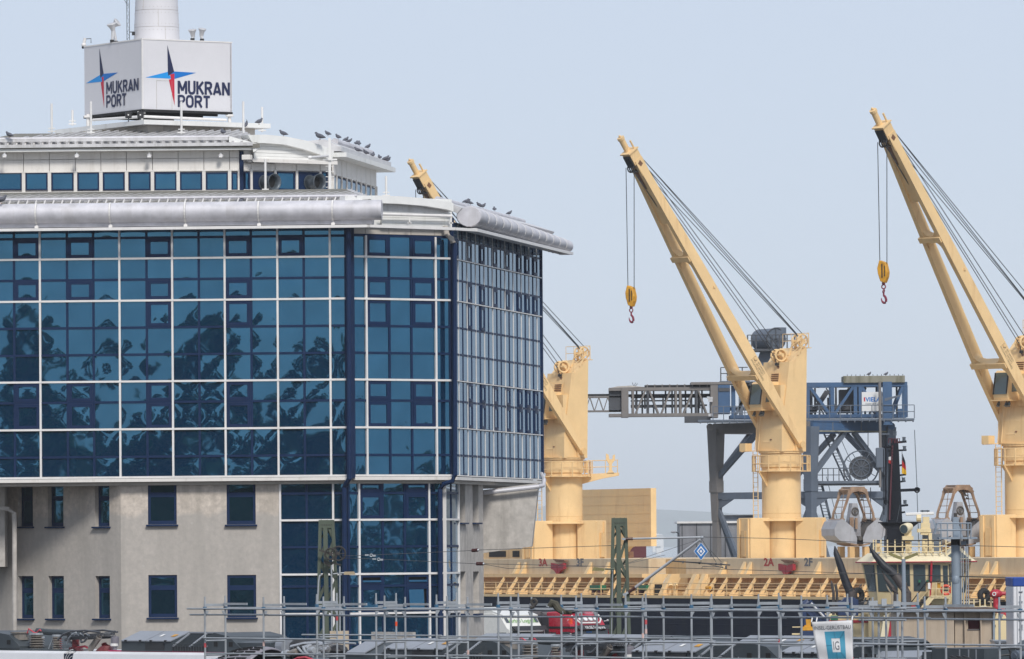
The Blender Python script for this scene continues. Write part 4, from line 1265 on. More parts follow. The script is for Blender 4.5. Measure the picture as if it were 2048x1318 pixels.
# slanted stays from the deck edge up to the lip
stays = [982, 1008, 1034, 1059, 1084, 1109, 1134, 1160, 1185, 1210, 1264, 1392, 1404, 1427, 1455, 1483, 1513, 1541, 1569, 1598, 1628, 1656, 1684, 1712, 1740, 1937, 1962, 1987, 2012, 2037]
for x in stays:
    s_ = SH(x + 8, 1188, .55)[0]
    obj("stay", MB().bar(SP(s_, .48, ZD + .03), SP(s_, IC - .38, zlip2), .10, .22, SHIP_N, .10, .16), M['cream'], ship)
    if True:
        obj("knee", MB().prism([SP(s_ + .03, .45, ZD + .03), SP(s_ + .03, 1.0, ZD + .03), SP(s_ + .03, 1.0, ZD + .35)], SHIP_S * .03), M['cream'], ship)
for x in (1292, 1322, 1372, 1390):
    s_ = SH(x, 1188, .55)[0]
    obj("stay", MB().prism([SP(s_, .3, ZD), SP(s_, 1.0, ZD), SP(s_, IC + .2, zlip), SP(s_, IC - .6, zlip)], SHIP_S * .5), M['cream'], ship)
# rounded pairs of brackets on the cover side
for x in (1028, 1041, 1172, 1207, 1218, 1440, 1479, 1491, 1629, 1670, 1900, 1964, 1982):
    s_ = SH(x, 1140, IC - .3)[0]
    obj("cover_bracket", MB().prism([SP(s_, IC - .45, zlip), SP(s_, IC - .02, zlip), SP(s_, IC - .02, zlip + .75)], SHIP_S * .35), M['cream'], ship)
# pipes along the deck
for inb, dz, r_ in ((1.25, .20, .09), (1.42, .46, .06), (1.55, .34, .08), (1.6, .62, .045)):
    obj("deck_pipe", MB().tube(SP(S_A, inb, ZD + dz), SP(S_B, inb, ZD + dz), r_, 8), M['cream_rust'], ship, smooth=True)
# railing along the edge
zr_ = SH(1560, 1167.5, .1)[1]
for z_ in (zr_, ZD + (zr_ - ZD) * .55, ZD + (zr_ - ZD) * .2):
    obj("guard_rail", MB().tube(SP(S_A, .1, z_), SP(S_B, .1, z_), .024, 6), M['cream'], ship)
s_ = S_A
while s_ < S_B:
    cube("rail_post", M['cream'], ship, SP(s_, .1, (ZD + zr_) / 2), (.05, .05, zr_ - ZD), -rad(90 - SHIP_A)); s_ += 1.75
# fittings seen on deck: green tanks on maroon stands, dark doors, drums
for x in (1195, 1289):
    s_ = SH(x, 1172, .7)[0]; z_ = SH(x, 1175, .7)[1]
    t_ = obj("hose_box", MB().box(SP(s_, .7, z_), (1.5, .5, .3), -rad(90 - SHIP_A)), M['green'], ship)
    for ds in (-.42, .42): obj("stand", MB().box(SP(s_ + ds, .7, (z_ + ZD) / 2 - .05), (.22, .3, z_ - ZD), -rad(90 - SHIP_A)), M['maroon'], ship)
for x in (1302, 1319): obj("locker", MB().box(SP(SH(x, 1180, 1.)[0], 1.0, ZD + .38), (.55, .4, .72), -rad(90 - SHIP_A)), M['dark'], ship)
obj("drum", MB().tube(SP(SH(1333, 1184, .8)[0], .8, ZD), SP(SH(1333, 1184, .8)[0], .8, ZD + .5), .22, 12), mat("teal_drum", (.02, .16, .15), .5), ship)
for x in (1341, 1351):
    s_ = SH(x, 1180, .9)[0]
    obj("vent_cowl", MB().ptube([SP(s_, .9, ZD), SP(s_, .9, ZD + .55), SP(s_ + .08, .9, ZD + .7), SP(s_ + .25, .8, ZD + .72), SP(s_ + .35, .75, ZD + .6)], .15, 10), M['cream'], ship, smooth=True)
obj("drum", MB().tube(SP(SH(1413, 1179, .7)[0], .7, ZD + .55), SP(SH(1413, 1179, .7)[0] + .5, .7, ZD + .55), .1, 8), M['hookyellow'], ship)
# red heart-shaped chocks and stencilled hatch numbers on the cover side
def on_cover(mb, s_, z_, off=.012):
    return at_plane(mb, SP(s_, IC, z_), SHIP_S, -SHIP_N, off)
for px, py, n_, pa, pf in ((1122, 1131, "3", 1086, 1160), (1579, 1133, "2", 1538, 1617)):
    s_, z_ = SH(px, py, IC)
    s_ += .15
    for sg in (-1, 1):
        h_ = MB().prism([SP(s_ + sg * .05, IC - .35, z_ + .05), SP(s_ + sg * .95, IC - .35, z_ + .17), SP(s_ + sg * .95, IC - .35, z_ - .2), SP(s_ + sg * .5, IC - .35, z_ - .3), SP(s_ + sg * .12, IC - .35, z_ - .55), SP(s_ + sg * .03, IC - .35, z_ - .5)], SHIP_N * .2)
        obj("red_chock", h_, M['rust_red'], ship)
    obj("chock_top", MB().prism([SP(s_ - .8, IC - .3, z_ + .42), SP(s_ + .9, IC - .3, z_ + .36), SP(s_ + 1.1, IC - .3, z_ + .26), SP(s_ - .2, IC - .3, z_ + .22)], SHIP_N * .25), M['rust'], ship)
    for p_, l_, m_ in ((pa, n_ + "A", 'stencil_red'), (pf, n_ + "F", 'stencil_grey')):
        s1_, z1_ = SH(p_, 1131.5, IC)
        tb = text_mb(l_, .46, 1.7, .03); w0 = text_w(tb)
        obj("hatch_number", on_cover(tb, s1_ - w0 / 2, z1_), M[m_], ship)

# tall plate house behind the aft crane with arched openings
s0_, s1_ = SH(1158, 1040, 13)[0], SH(1302, 1040, 13)[0]
def hz(y): return SH(1230, y, 13)[1]
ph = MB()
for a_, b_, y0, y1 in ((0, 1, 978, 1093), (0, .12, 1093, 1120), (.26, .62, 1093, 1120), (.0, .0, 0, 0)):
    if b_ > a_: ph.prism([SP(s0_ + (s1_ - s0_) * a_, 13, hz(y1)), SP(s0_ + (s1_ - s0_) * b_, 13, hz(y1)), SP(s0_ + (s1_ - s0_) * b_, 13, hz(y0)), SP(s0_ + (s1_ - s0_) * a_, 13, hz(y0))], SHIP_N * .4)
obj("plate_house", ph, M['cream'], ship)
ar = MB()
L_ = s1_ - s0_
arch = []
for i in range(7):
    t = i / 6 * math.pi / 2
    arch.append((.62 + .10 * (1 - math.cos(t)), 1120 - 27 * math.sin(t)))
ar.prism([SP(s0_ + L_ * .62, 13.03, hz(1120))] + [SP(s0_ + L_ * f_, 13.03, hz(y)) for f_, y in arch[1:]] + [SP(s0_ + L_ * .62, 13.03, hz(1092))], SHIP_N * .33)
obj("arch_plate", ar, M['cream'], ship)
obj("inner_house", MB().prism([SP(s0_ + L_ * .05, 14, hz(1120)), SP(s0_ + L_ * .38, 14, hz(1120)), SP(s0_ + L_ * .38, 14, hz(1080)), SP(s0_ + L_ * .05, 14, hz(1080))], SHIP_N * 2), M['maroon'], ship)
for y in (992, 1010, 1028, 1046, 1064, 1082):
    obj("weld_line", MB().bar(SP(s0_, 12.995, hz(y)), SP(s1_, 12.995, hz(y)), .012, .012), M['cream'], ship)
obj("rust_bollard", MB().tube(SP(s0_ + L_ * .9, 12, hz(1122)), SP(s0_ + L_ * .9, 12, hz(1103)), .22, 10), M['rust'], ship)
# cabin glimpsed under the office overhang
s0_, s1_ = SH(967, 1105, 8)[0], SH(1066, 1105, 8)[0]
z0_, z1_ = SH(1010, 1122, 8)[1], SH(1010, 1098, 8)[1]
obj("deck_cabin", MB().prism([SP(s0_, 8, z0_), SP(s1_, 8, z0_), SP(s1_, 8, z1_), SP(s0_, 8, z1_)], SHIP_N * 2), M['cream'], ship)
for x0, x1 in ((979, 1012), (1026, 1039)):
    a_, b_ = SH(x0, 1108, 8)[0], SH(x1, 1108, 8)[0]
    obj("cabin_window", MB().prism([SP(a_, 7.96, SH(1010, 1114, 8)[1]), SP(b_, 7.96, SH(1010, 1114, 8)[1]), SP(b_, 7.96, SH(1010, 1102, 8)[1]), SP(a_, 7.96, SH(1010, 1102, 8)[1])], SHIP_N * .1), M['dark'], ship)
# hull plating: weld seams standing a little proud, fender rubs
for z_ in (ZD - .55, ZD - 1.7, ZD - 2.9):
    obj("plate_seam", MB().prism([SP(S_A, -.004, z_), SP(S_A, -.012, z_ + .02), SP(S_A, -.004, z_ + .04)], SHIP_S * (S_B - S_A)), M['hull'], ship)
s_ = S_A + 3
while s_ < S_B:
    obj("plate_seam", MB().prism([SP(s_, -.004, -1), SP(s_ + .03, -.010, -1), SP(s_ + .06, -.004, -1)], (0, 0, ZD + .9)), M['hull'], ship); s_ += 5.4
# draught marks on the hull side
# ------------------------------------------------------------------ deck cranes
# local frame: +x the way the jib points, +y across it, z up, origin on the hatch top at the pedestal axis
def make_crane(root):
    Zc = 6.63        # top of the pedestal above the hatch top
    c = lambda nm, mb, mt='cream', **k: obj(nm, mb, M[mt], root, local=True, **k)
    c("pedestal", MB().ptube([(0, 0, -.2), (0, 0, Zc - 1.0)], 1.22, 32), smooth=True)
    c("slew_ring", MB().ptube([(0, 0, Zc - 1.0), (0, 0, Zc - .96), (0, 0, Zc - .1)], [1.22, 1.30, 1.30], 32).ptube([(0, 0, Zc - .1), (0, 0, Zc)], 1.4, 32), smooth=True)
    c("weld_line", MB().ptube([(0, 0, 2.75), (0, 0, 2.8)], 1.225, 32), 'cream_rust')
    # ring of square casings at the foot
    for ang, w_, r_, t_ in ((-11, 1.5, 2.0, 1.4), (113, 1.5, 2.0, 1.4), (170, 1.2, 2.0, 1.3), (230, 1.3, 2.1, 1.3), (290, 1.2, 2.0, 1.3)):
        a = rad(ang)
        c("foot_casing", MB().box((math.cos(a) * r_, math.sin(a) * r_, 1.15), (t_, w_, 2.7), a), bevel=.03)
        for q_ in (-.42, .30):
            ex, ey = math.cos(a) * (r_ + t_ / 2 + .04) - math.sin(a) * w_ * q_, math.sin(a) * (r_ + t_ / 2 + .04) + math.cos(a) * w_ * q_
            c("casing_rib", MB().box((ex, ey, 1.12), (.10, .26, 2.6), a))
        c("casing_rib", MB().box((math.cos(a) * (r_ + t_ / 2 + .06), math.sin(a) * (r_ + t_ / 2 + .06), .9), (.12, .5, 1.6), a), 'cream_rust')
    c("foot_flange", MB().ptube([(0, 0, 2.3), (0, 0, 2.45)], [2.0, 1.23], 12))
    # house
    fx0, fx1, bx0, bx1, hy = 1.02, .30, -1.0, -1.15, 1.22
    zt_f, zt_b = Zc + 5.6, Zc + 6.5
    prof = [(fx0, Zc), (fx0 * .98, Zc + 1.4), (fx1, zt_f), (fx1 - .35, zt_f + .02), (-.35, zt_f + .35), (-.8, zt_f + .72), (bx1, zt_b), (bx0, Zc)]
    c("crane_house", MB().prism([(x, -hy, z) for x, z in prof], (0, 2 * hy, 0)))
    c("base_flange", MB().ptube([(0, 0, Zc + .003), (0, 0, Zc + .06)], [1.45, 1.45], 28), 'cream_rust')
    sl_ = (fx1 - fx0) / 5.6
    def front(z, o=0.0): return fx0 + sl_ * (z - Zc) + o
    # door, louvre, side box
    for z0, z1, y0, y1, nm, mt in ((Zc + .55, Zc + 2.2, -.62, .18, "door", 'cream'), (Zc + 4.15, Zc + 4.9, -.30, .45, "louvre", 'cream_rust')):
        d = MB().prism([(front(z0, .03), y0, z0), (front(z0, .03), y1, z0), (front(z1, .03), y1, z1), (front(z1, .03), y0, z1)], (.05, 0, 0))
        o = c(nm, d, mt, bevel=.02)
        if nm == "door":
            k = obj("door_frame", MB().prism([(front(z0 - .06, .0), y0 - .07, z0 - .06), (front(z0 - .06, .0), y1 + .07, z0 - .06), (front(z1 + .06, .0), y1 + .07, z1 + .06), (front(z1 + .06, .0), y0 - .07, z1 + .06)], (.05, 0, 0)), M['cream_rust'], o, local=True)
            for zz in (z0 + .2, z1 - .2): obj("hinge", MB().box((front(zz, .1), y1 + .03, zz), (.06, .14, .07)), M['rust'], o, local=True)
        else:
            for i in range(6):
                zz = z0 + (z1 - z0) * (i + .5) / 6
                obj("slat", MB().box((front(zz, .1), (y0 + y1) / 2, zz), (.04, y1 - y0 - .08, .05), Matrix.Rotation(.5, 3, 'Y')), M['rust'], o, local=True)
    c("side_box", MB().box((front(Zc + 3.1, .12), .72, Zc + 3.2), (.5, .8, 1.9)))
    # cab
    z0, z1 = Zc + 2.62, Zc + 4.35
    cp = [(front(z0) - .1, z0), (front(z0) + 1.25, z0), (front(z0) + 1.32, z0 + .35), (front(z0) + 1.10, z1 - .12), (front(z0) + .95, z1), (front(z1) - .1, z1)]
    cb = c("cab", MB().prism([(x, -.72, z) for x, z in cp], (0, 1.15, 0)), bevel=.03)
    fw = [(front(z0) + 1.33, z0 + .32), (front(z0) + 1.115, z1 - .14)]
    obj("window", MB().prism([(fw[0][0], -.60, fw[0][1]), (fw[0][0], .30, fw[0][1]), (fw[1][0], .30, fw[1][1]), (fw[1][0], -.60, fw[1][1])], (.02, 0, .003)), M['glass_cab'], cb, local=True)
    obj("window_rim", MB().bar((fw[0][0] + .01, -.66, fw[0][1]), (fw[1][0] + .01, -.66, fw[1][1]), .09, .05).bar((fw[0][0] + .01, .36, fw[0][1]), (fw[1][0] + .01, .36, fw[1][1]), .09, .05), M['black'], cb, local=True)
    obj("window", MB().prism([(front(z0) + .35, .435, z0 + .5), (front(z0) + .95, .435, z0 + .45), (front(z0) + .85, .435, z1 - .35), (front(z0) + .55, .435, z1 - .3), (front(z0) + .35, .435, z1 - .7)], (0, .02, 0)), M['glass_cab'], cb, local=True)
    obj("window", MB().prism([(front(z0) + .35, -.725, z0 + .5), (front(z0) + .95, -.725, z0 + .45), (front(z0) + .85, -.725, z1 - .35), (front(z0) + .4, -.725, z1 - .4)], (0, -.02, 0)), M['glass_cab'], cb, local=True)
    obj("cab_floor", MB().box((front(z0) + .6, -.14, z0 - .03), (1.6, 1.4, .06)), M['cream'], cb, local=True)
    for y in (-.5, .1, .3):
        obj("floodlight", MB().ptube([(front(z0) + 1.0, y, z0 - .10), (front(z0) + 1.05, y, z0 - .24), (front(z0) + 1.12, y, z0 - .38)], [.05, .11, .13], 10), M['grey_vent'], cb, local=True)
    # platform round the pedestal, rails, bracket
    zp = Zc - 1.25
    c("platform", MB().ptube([(0, 0, zp), (0, 0, zp + .06)], 1.85, 8))
    rl = MB()
    n = 16
    ring = [V((1.8 * math.cos(2 * math.pi * i / n), 1.8 * math.sin(2 * math.pi * i / n), zp)) for i in range(n)]
    for i in range(n):
        a, b = ring[i], ring[(i + 1) % n]
        for hgt in (.5, 1.0): rl.tube(a + V((0, 0, hgt)), b + V((0, 0, hgt)), .026, 5)
    c("guard_rail", rl)
    for q in ring: cube("rail_post", M['cream'], root, q + V((0, 0, .5)), (.055, .055, 1.0), 0, local=True)
    c("bracket", MB().prism([(1.1, -.04, zp), (1.9, -.04, zp), (1.1, -.04, zp - 1.1)], (0, .08, 0)))
    c("bracket", MB().prism([(-.04, -1.1, zp), (-.04, -1.85, zp), (-.04, -1.1, zp - .9)], (.08, 0, 0)))
    c("arm_box", MB().box((1.75, -1.35, Zc + .28), (.55, .55, .5)).bar((1.2, -1.1, Zc + .06), (2.0, -1.5, Zc + .02), .3, .06))
    ld = MB()
    for y in (-.22, .22): ld.tube((1.35, -.9 + y, Zc - 5.2), (1.35, -.9 + y, Zc), .03, 6)
    c("ladder_stile", ld)
    for i in range(18): cube("rung", M['cream'], root, (1.35, -.9, Zc - 5.1 + i * .29), (.03, .44, .03), 0, local=True)
    c("side_ladder", MB().tube((front(Zc + .2, .25), -1.05, Zc + .1), (front(Zc + 2.6, .25), -1.05, Zc + 2.6), .025, 5).tube((front(Zc + .2, .25), -.75, Zc + .1), (front(Zc + 2.6, .25), -.75, Zc + 2.6), .025, 5))
    # top: sheave trestles and rails
    rx, rzz = -.95, zt_b + .42
    for y in (.55, 1.05):
        w = c("rear_sheave", MB().torus((rx, y, rzz), (0, 1, 0), .40, .055, 22, 6).tube((rx, y - .04, rzz), (rx, y + .04, rzz), .12, 12), smooth=False)
        sp = MB()
        for i in range(5):
            a = 2 * math.pi * i / 5
            sp.bar((rx, y, rzz), (rx + .38 * math.cos(a), y, rzz + .38 * math.sin(a)), .10, .05, (0, 1, 0))
        obj("spoke", sp, M['cream'], w, local=True)
    c("trestle", MB().bar((rx - .1, .3, zt_b - .1), (rx - .05, .3, rzz + .1), .16, .08).bar((rx + .55, 1.2, zt_f + .4), (rx, 1.2, rzz + .05), .14, .08).bar((rx + .55, .3, zt_f + .4), (rx, .3, rzz + .05), .14, .08).tube((rx, .2, rzz), (rx, 1.3, rzz), .07, 8))
    fxs, fzs = front(zt_f, -.05), zt_f + .42
    c("front_sheave", MB().torus((fxs, .35, fzs), (.35, 1, 0), .36, .07, 20, 6).torus((fxs + .05, .0, fzs - .02), (.35, 1, 0), .36, .06, 20, 6).tube((fxs, -.2, fzs), (fxs, .55, fzs), .12, 10))
    c("front_trestle", MB().prism([(fxs - .1, .1, zt_f - .2), (fxs + .12, .1, zt_f + .7), (fxs - .2, .1, zt_f + .8), (-.3, .1, zt_f + .3)], (0, .2, 0)).prism([(fxs - .1, -.35, zt_f - .2), (fxs + .12, -.35, zt_f + .7), (fxs - .2, -.35, zt_f + .8), (-.3, -.35, zt_f + .3)], (0, .1, 0)))
    gz_ = zt_f - .25
    c("grease_streak", MB().prism([(front(gz_ - 1.1, .012), .18, gz_ - 1.1), (front(gz_ - 1.1, .012), .24, gz_ - 1.1), (front(gz_, .012), .32, gz_), (front(gz_, .012), .12, gz_)], (.004, 0, 0)), 'rust')
    for y_, z0_, z1_ in ((1.0, Zc + 1.0, Zc + 2.3), (-1.02, Zc + 2.0, Zc + 2.9), (.6, Zc + .1, Zc + .6)):
        c("rust_run", MB().prism([(front(z0_, .008), y_, z0_), (front(z0_, .008), y_ + .03, z0_), (front(z1_, .008), y_ + .06, z1_), (front(z1_, .008), y_ - .03, z1_)], (.004, 0, 0)), 'cream_rust')
    c("lamp", MB().box((fxs + .2, .2, zt_f - .15), (.18, .2, .16)), 'black')
    rl = MB()
    tp = [(-1.25, hy + .05, zt_b), (-.6, hy + .05, zt_f + .55), (.2, hy + .05, zt_f + .05)]
    for a, b in zip(tp, tp[1:]):
        for hgt in (.45, .9): rl.tube(V(a) + V((0, 0, hgt)), V(b) + V((0, 0, hgt)), .02, 5)
    for q in tp: rl.tube(q, V(q) + V((0, 0, .9)), .02, 5)
    bk = [(-1.3, y, zt_b) for y in (-1.2, -.4, .4, 1.25)]
    for q in bk: rl.tube(q, V(q) + V((0, 0, .9)), .02, 5)
    for hgt in (.45, .9): rl.tube(V(bk[0]) + V((0, 0, hgt)), V(bk[-1]) + V((0, 0, hgt)), .02, 5)
    c("top_rail", rl)
    c("top_step", MB().box((-1.32, .3, zt_b - .02), (.4, 1.9, .05)))
    # jib
    H0 = V((-.35, 0, Zc + .35)); LJ, TH = 21.5, rad(55.3)
    u = V((math.cos(TH), 0, math.sin(TH))); nn = V((-math.sin(TH), 0, math.cos(TH))); yv = V((0, 1, 0))
    def J(f, y, n): return H0 + u * (LJ * f) + yv * y + nn * n       # f from heel to tip
    hs = lambda f: 1.50 - 1.28 * f                                    # half spread
    dp = lambda f: .30 + (.76 - .30) * min(1, f / .22) if f < .22 else .76 - .22 * max(0, (f - .55) / .45)
    for sg in (-1, 1):
        mb = MB(); fs = [0, .1, .22, .4, .6, .8, .985]
        vs = []
        for f in fs:
            t_ = .30; d_ = dp(f)
            y0, y1 = sg * (hs(f) - t_ / 2), sg * (hs(f) + t_ / 2)
            for y, n in ((y0, -d_ / 2), (y1, -d_ / 2), (y1, d_ / 2), (y0, d_ / 2)): vs.append(J(f, y, n))
        fc = [(0, 3, 2, 1)]
        for i in range(len(fs) - 1):
            for k in range(4): fc.append((i * 4 + k, i * 4 + (k + 1) % 4, i * 4 + 4 + (k + 1) % 4, i * 4 + 4 + k))
        e = (len(fs) - 1) * 4; fc.append((e, e + 1, e + 2, e + 3))
        mb.add(vs, fc)
        c("jib_leg", mb)
        c("heel_pin", MB().tube(J(.004, sg * (hs(0) - .32), 0), J(.004, sg * (hs(0) + .26), 0), .22, 12), 'cream_rust')
        c("heel_lug", MB().box(J(0, sg * 1.30, -.05), (.5, .16, .6)))
        for f in (.3, .55):
            if sg > 0: c("lug", MB().box(J(f, hs(f) + .17, dp(f) * .2), (.14, .1, .14)), 'cream')
    # web plate where the legs close up, tie beams
    f0, f1 = .78, .985
    c("web_plate", MB().prism([J(f0, -hs(f0), -.2), J(f0, hs(f0), -.2), J(f1, hs(f1), -.2), J(f1, -hs(f1), -.2)], nn * .35))
    for f, hh in ((.655, .34), (.245, .34)):
        d_ = dp(f)
        c("tie_beam", MB().prism([J(f, -hs(f) - .25, -d_ / 2 - .10), J(f, hs(f) + .1, -d_ / 2 - .10), J(f, hs(f) + .1, d_ / 2 - .25), J(f, -hs(f) - .25, d_ / 2 - .25)], u * hh))
        for sg in (-1, 1):
            for du in (-1, 1):
                b0 = f + (hh / LJ if du > 0 else 0)
                pts = []
                for i in range(5):
                    a = math.pi / 2 * i / 4
                    pts.append(J(b0 + du * (.55 / LJ) * (1 - math.sin(a)), sg * (hs(f) - .18 - .55 * (1 - math.cos(a))), -d_ / 2 + .05))
                pts.append(J(b0, sg * (hs(f) - .18), -d_ / 2 + .05))
                c("gusset", MB().prism(pts, nn * (d_ * .6)))
    # head
    hd = c("jib_head", MB().prism([J(.985, -.36, -.42), J(.985, .36, -.42), J(.985, .36, .32), J(.985, -.36, .32)], u * .80).prism([J(.945, .20, -.32), J(.995, .20, -.32), J(.995, .20, .32), J(.945, .20, .32)], yv * .20))
    obj("head_cap", MB().prism([J(1.022, -.44, -.50), J(1.022, .44, -.50), J(1.022, .44, .38), J(1.022, -.44, .38)], u * .08), M['cream'], hd, local=True)
    obj("rope_guide", MB().prism([J(.98, -.30, -.50), J(.98, .30, -.50), J(.98, .30, -.43), J(.98, -.30, -.43)], u * .78), M['dark'], hd, local=True)
    for i, y in enumerate((-.30, -.12, .06, .24)):
        obj("head_sheave", MB().torus(J(.975, y, -.36), (0, 1, 0), .24, .045, 18, 5), M['black'], hd, local=True)
    obj("rust_patch", MB().prism([J(.972, .405, -.1), J(.985, .405, -.2), J(.99, .405, .05), J(.976, .405, .14)], yv * .006), M['rust'], hd, local=True)
    obj("mast_stub", MB().tube(J(1.024, -.12, -.08), J(1.064, -.12, -.08), .19, 12).tube(J(1.064, -.12, -.08), J(1.072, -.12, -.08), .23, 12).sph(J(1.076, -.12, -.08), .08, 8, 5).tube(J(1.024, .24, .2), J(1.052, .24, .2), .06, 8), M['cream'], hd, local=True)
    # grease where the ropes run under the head
    c("grease_streak", MB().prism([J(.90, -.08, -.215), J(.90, .05, -.215), J(.965, .22, -.30), J(.965, -.22, -.30)], nn * -.006), 'rust')
    # load table stencilled on the near leg
    for i, ln in enumerate(("S.W.L. 30T-24M(20T)", "S.W.L. 25T-26M(20T)", "(INCLINING 5 DEGREES)")):
        tb = text_mb(ln, .115, .9, .0); w0 = text_w(tb)
        tb.v = [tuple(J((3.9 + w0 - q[0]) / LJ, hs((3.9 + w0 - q[0]) / LJ) + .206, .30 - i * .27 + q[2])) for q in tb.v] if False else \
               [tuple(J((6.6 - q[0]) / LJ, hs((6.6 - q[0]) / LJ) + .156, .16 - i * .17 + q[2])) for q in tb.v]
        c("load_stencil", tb, 'stencil')
    # ropes: topping lift, hoist
    rear = V((rx, .55, rzz + .42)); rear2 = V((rx, 1.05, rzz + .42))
    c("topping_rope", MB().tube(J(.985, .3, .36), rear, .024, 5).tube(J(.985, .36, .32), rear2, .024, 5).tube(J(.955, .3, .32), rear + V((.05, .1, -.08)), .024, 5).tube(J(.90, .35, .32), rear + V((.1, .25, -.2)), .024, 5), 'rope')
    fr_ = V((fxs + .1, .35, fzs + .36))
    c("hoist_rope", MB().tube(J(.97, .2, .34), fr_, .024, 5).tube(J(.93, .15, .33), fr_ + V((.1, -.35, -.1)), .024, 5).tube(J(.80, .42, .40), fr_ + V((.2, -.2, -.5)), .024, 5), 'rope')
    c("under_rope", MB().tube(J(.97, .1, -.55), J(.72, .05, .15), .03, 5), 'rope')
    c("drive_rope", MB().ptube([fr_, V((fxs + .38, .2, fzs)), V((fxs + .2, .2, zt_f - .3))], .03, 6), 'rope')
    return J, hs
def hang_hook(root, J, drop, chain, lab=None):
    """ropes and hook block below the head"""
    a, b = J(.985, -.34, -.62), J(.972, .22, -.60)
    m_ = (a + b) / 2
    zb = a.z - drop
    tq = root
    c = lambda nm, mb, mt, **k: obj(nm, mb, M[mt], tq, local=True, **k)
    dx = (b - a).normalized()
    p, q = V((m_.x, m_.y, zb)) - dx * .24, V((m_.x, m_.y, zb)) + dx * .24
    c("fall_rope", MB().tube(a, p, .025, 5).tube(b, q, .025, 5), 'rope')
    cen = V((m_.x, m_.y, zb))
    side = V((-dx.y, dx.x, 0)).normalized()
    def oct_(w, z): return cen + dx * w + V((0, 0, z))
    hb = MB().prism([oct_(-.20, .05) - side * .2, oct_(.20, .05) - side * .2, oct_(.34, -.45) - side * .2, oct_(.30, -.75) - side * .2, oct_(.14, -1.15) - side * .2, oct_(-.14, -1.15) - side * .2, oct_(-.30, -.75) - side * .2, oct_(-.34, -.45) - side * .2], side * .4)
    k = c("hook_block", hb, 'hookyellow', bevel=.03)
    obj("block_groove", MB().box(oct_(0, -.5) - side * .205, (.07, .02, .8), math.atan2(dx.y, dx.x)).box(oct_(.17, -.45) - side * .205, (.05, .02, .6), math.atan2(dx.y, dx.x)), M['black'], k, local=True)
    z = zb - 1.15
    hk = MB().tube((cen.x, cen.y, z), (cen.x, cen.y, z - .12), .10, 8)
    hk.torus((cen.x, cen.y, z - .26), side, .12, .038, 16, 6)
    z -= .40
    for i in range(chain):
        hk.torus((cen.x, cen.y, z - .12), dx if i % 2 == 0 else side, .095, .034, 14, 6); z -= .20
    hk.tube((cen.x, cen.y, z + .02), (cen.x, cen.y, z - .16), .05, 8)
    pts = []
    for i in range(15):
        t = rad(95 - i * 20)
        pts.append(V((cen.x, cen.y, z - .38)) + dx * (.165 * math.cos(t)) + V((0, 0, .21 * math.sin(t))))
    pts = [V((cen.x, cen.y, z - .14))] + pts
    hk.ptube(pts, [.05, .055] + [.07] * 10 + [.058, .042, .03, .018], 8)
    c("hook", hk, 'hookred', smooth=True)
JAZ = math.atan2(-.63, -.77)
ZB = ztopc
crane_xy = [(CR_MID - CRANE_S * 26.8, "aft"), (CR_MID, "mid"), (CR_MID + CRANE_S * 26.9, "fore")]
labs = ["cream deck crane half hidden behind the glass office, boom rest at its right",
        "cream deck crane in the middle, hook hanging lower than the other's",
        "cream deck crane cut off by the right picture edge, hook hanging highest"]
cr0 = thing("deck_crane", labs[1], "crane", (CR_MID.x, CR_MID.y, ZB), JAZ, group="deck cranes of the cargo ship")
J_, HS_ = make_crane(cr0)
cranes = [None, cr0, None]
for i in (0, 2):
    t = copy_tree(cr0); t.location = (crane_xy[i][0].x, crane_xy[i][0].y, ZB); t['label'] = labs[i]; cranes[i] = t
    t.rotation_euler = (0, 0, JAZ + (rad(1) if i == 0 else rad(5)))
hang_hook(cranes[1], J_, 7.35, 0)
hang_hook(cranes[2], J_, 6.95, 1)
hang_hook(cranes[0], J_, 13.0, 0)
# the aft crane carries a boom rest on a side platform
loc = lambda px, py, D: cranes[0].matrix_world.inverted() @ P(px, py, D)
bpy.context.view_layer.update()
iv = cranes[0].matrix_world.inverted()
L3 = lambda px, py, dd=0: iv @ P(px, py, crane_xy[0][0].y + dd)
r0_ = cranes[0]
obj("rest_platform", MB().prism([L3(1150, 949), L3(1238, 945), L3(1238, 951), L3(1205, 957), L3(1160, 969), L3(1150, 969)], iv.to_3x3() @ V((0, 1.4, 0))), M['cream'], r0_, local=True)
rp = MB()
for dd in (.05, 1.35):
    for y in (921, 934): rp.tube(L3(1160, y + 1, dd), L3(1236, y - 1, dd), .028, 5)
obj("guard_rail", rp, M['cream'], r0_, local=True)
for px in (1160, 1185, 1211, 1235):
    for dd in (.05, 1.35): obj("rail_post", MB().tube(L3(px, 947, dd), L3(px, 921, dd), .03, 5), M['cream'], r0_, local=True)
obj("boom_rest", MB().prism([L3(1213, 947), L3(1229, 947), L3(1224, 940), L3(1224, 928), L3(1230, 920), L3(1230, 909), L3(1226, 910), L3(1225, 918), L3(1219, 919), L3(1217, 909), L3(1212, 907), L3(1212, 919), L3(1218, 928), L3(1218, 940)], iv.to_3x3() @ V((0, .8, 0))), M['cream'], r0_, local=True)
obj("rest_tube", MB().tube(L3(1162, 940), L3(1178, 920), .04, 6).tube(L3(1174, 946), L3(1174, 921), .12, 8), M['cream'], r0_, local=True)

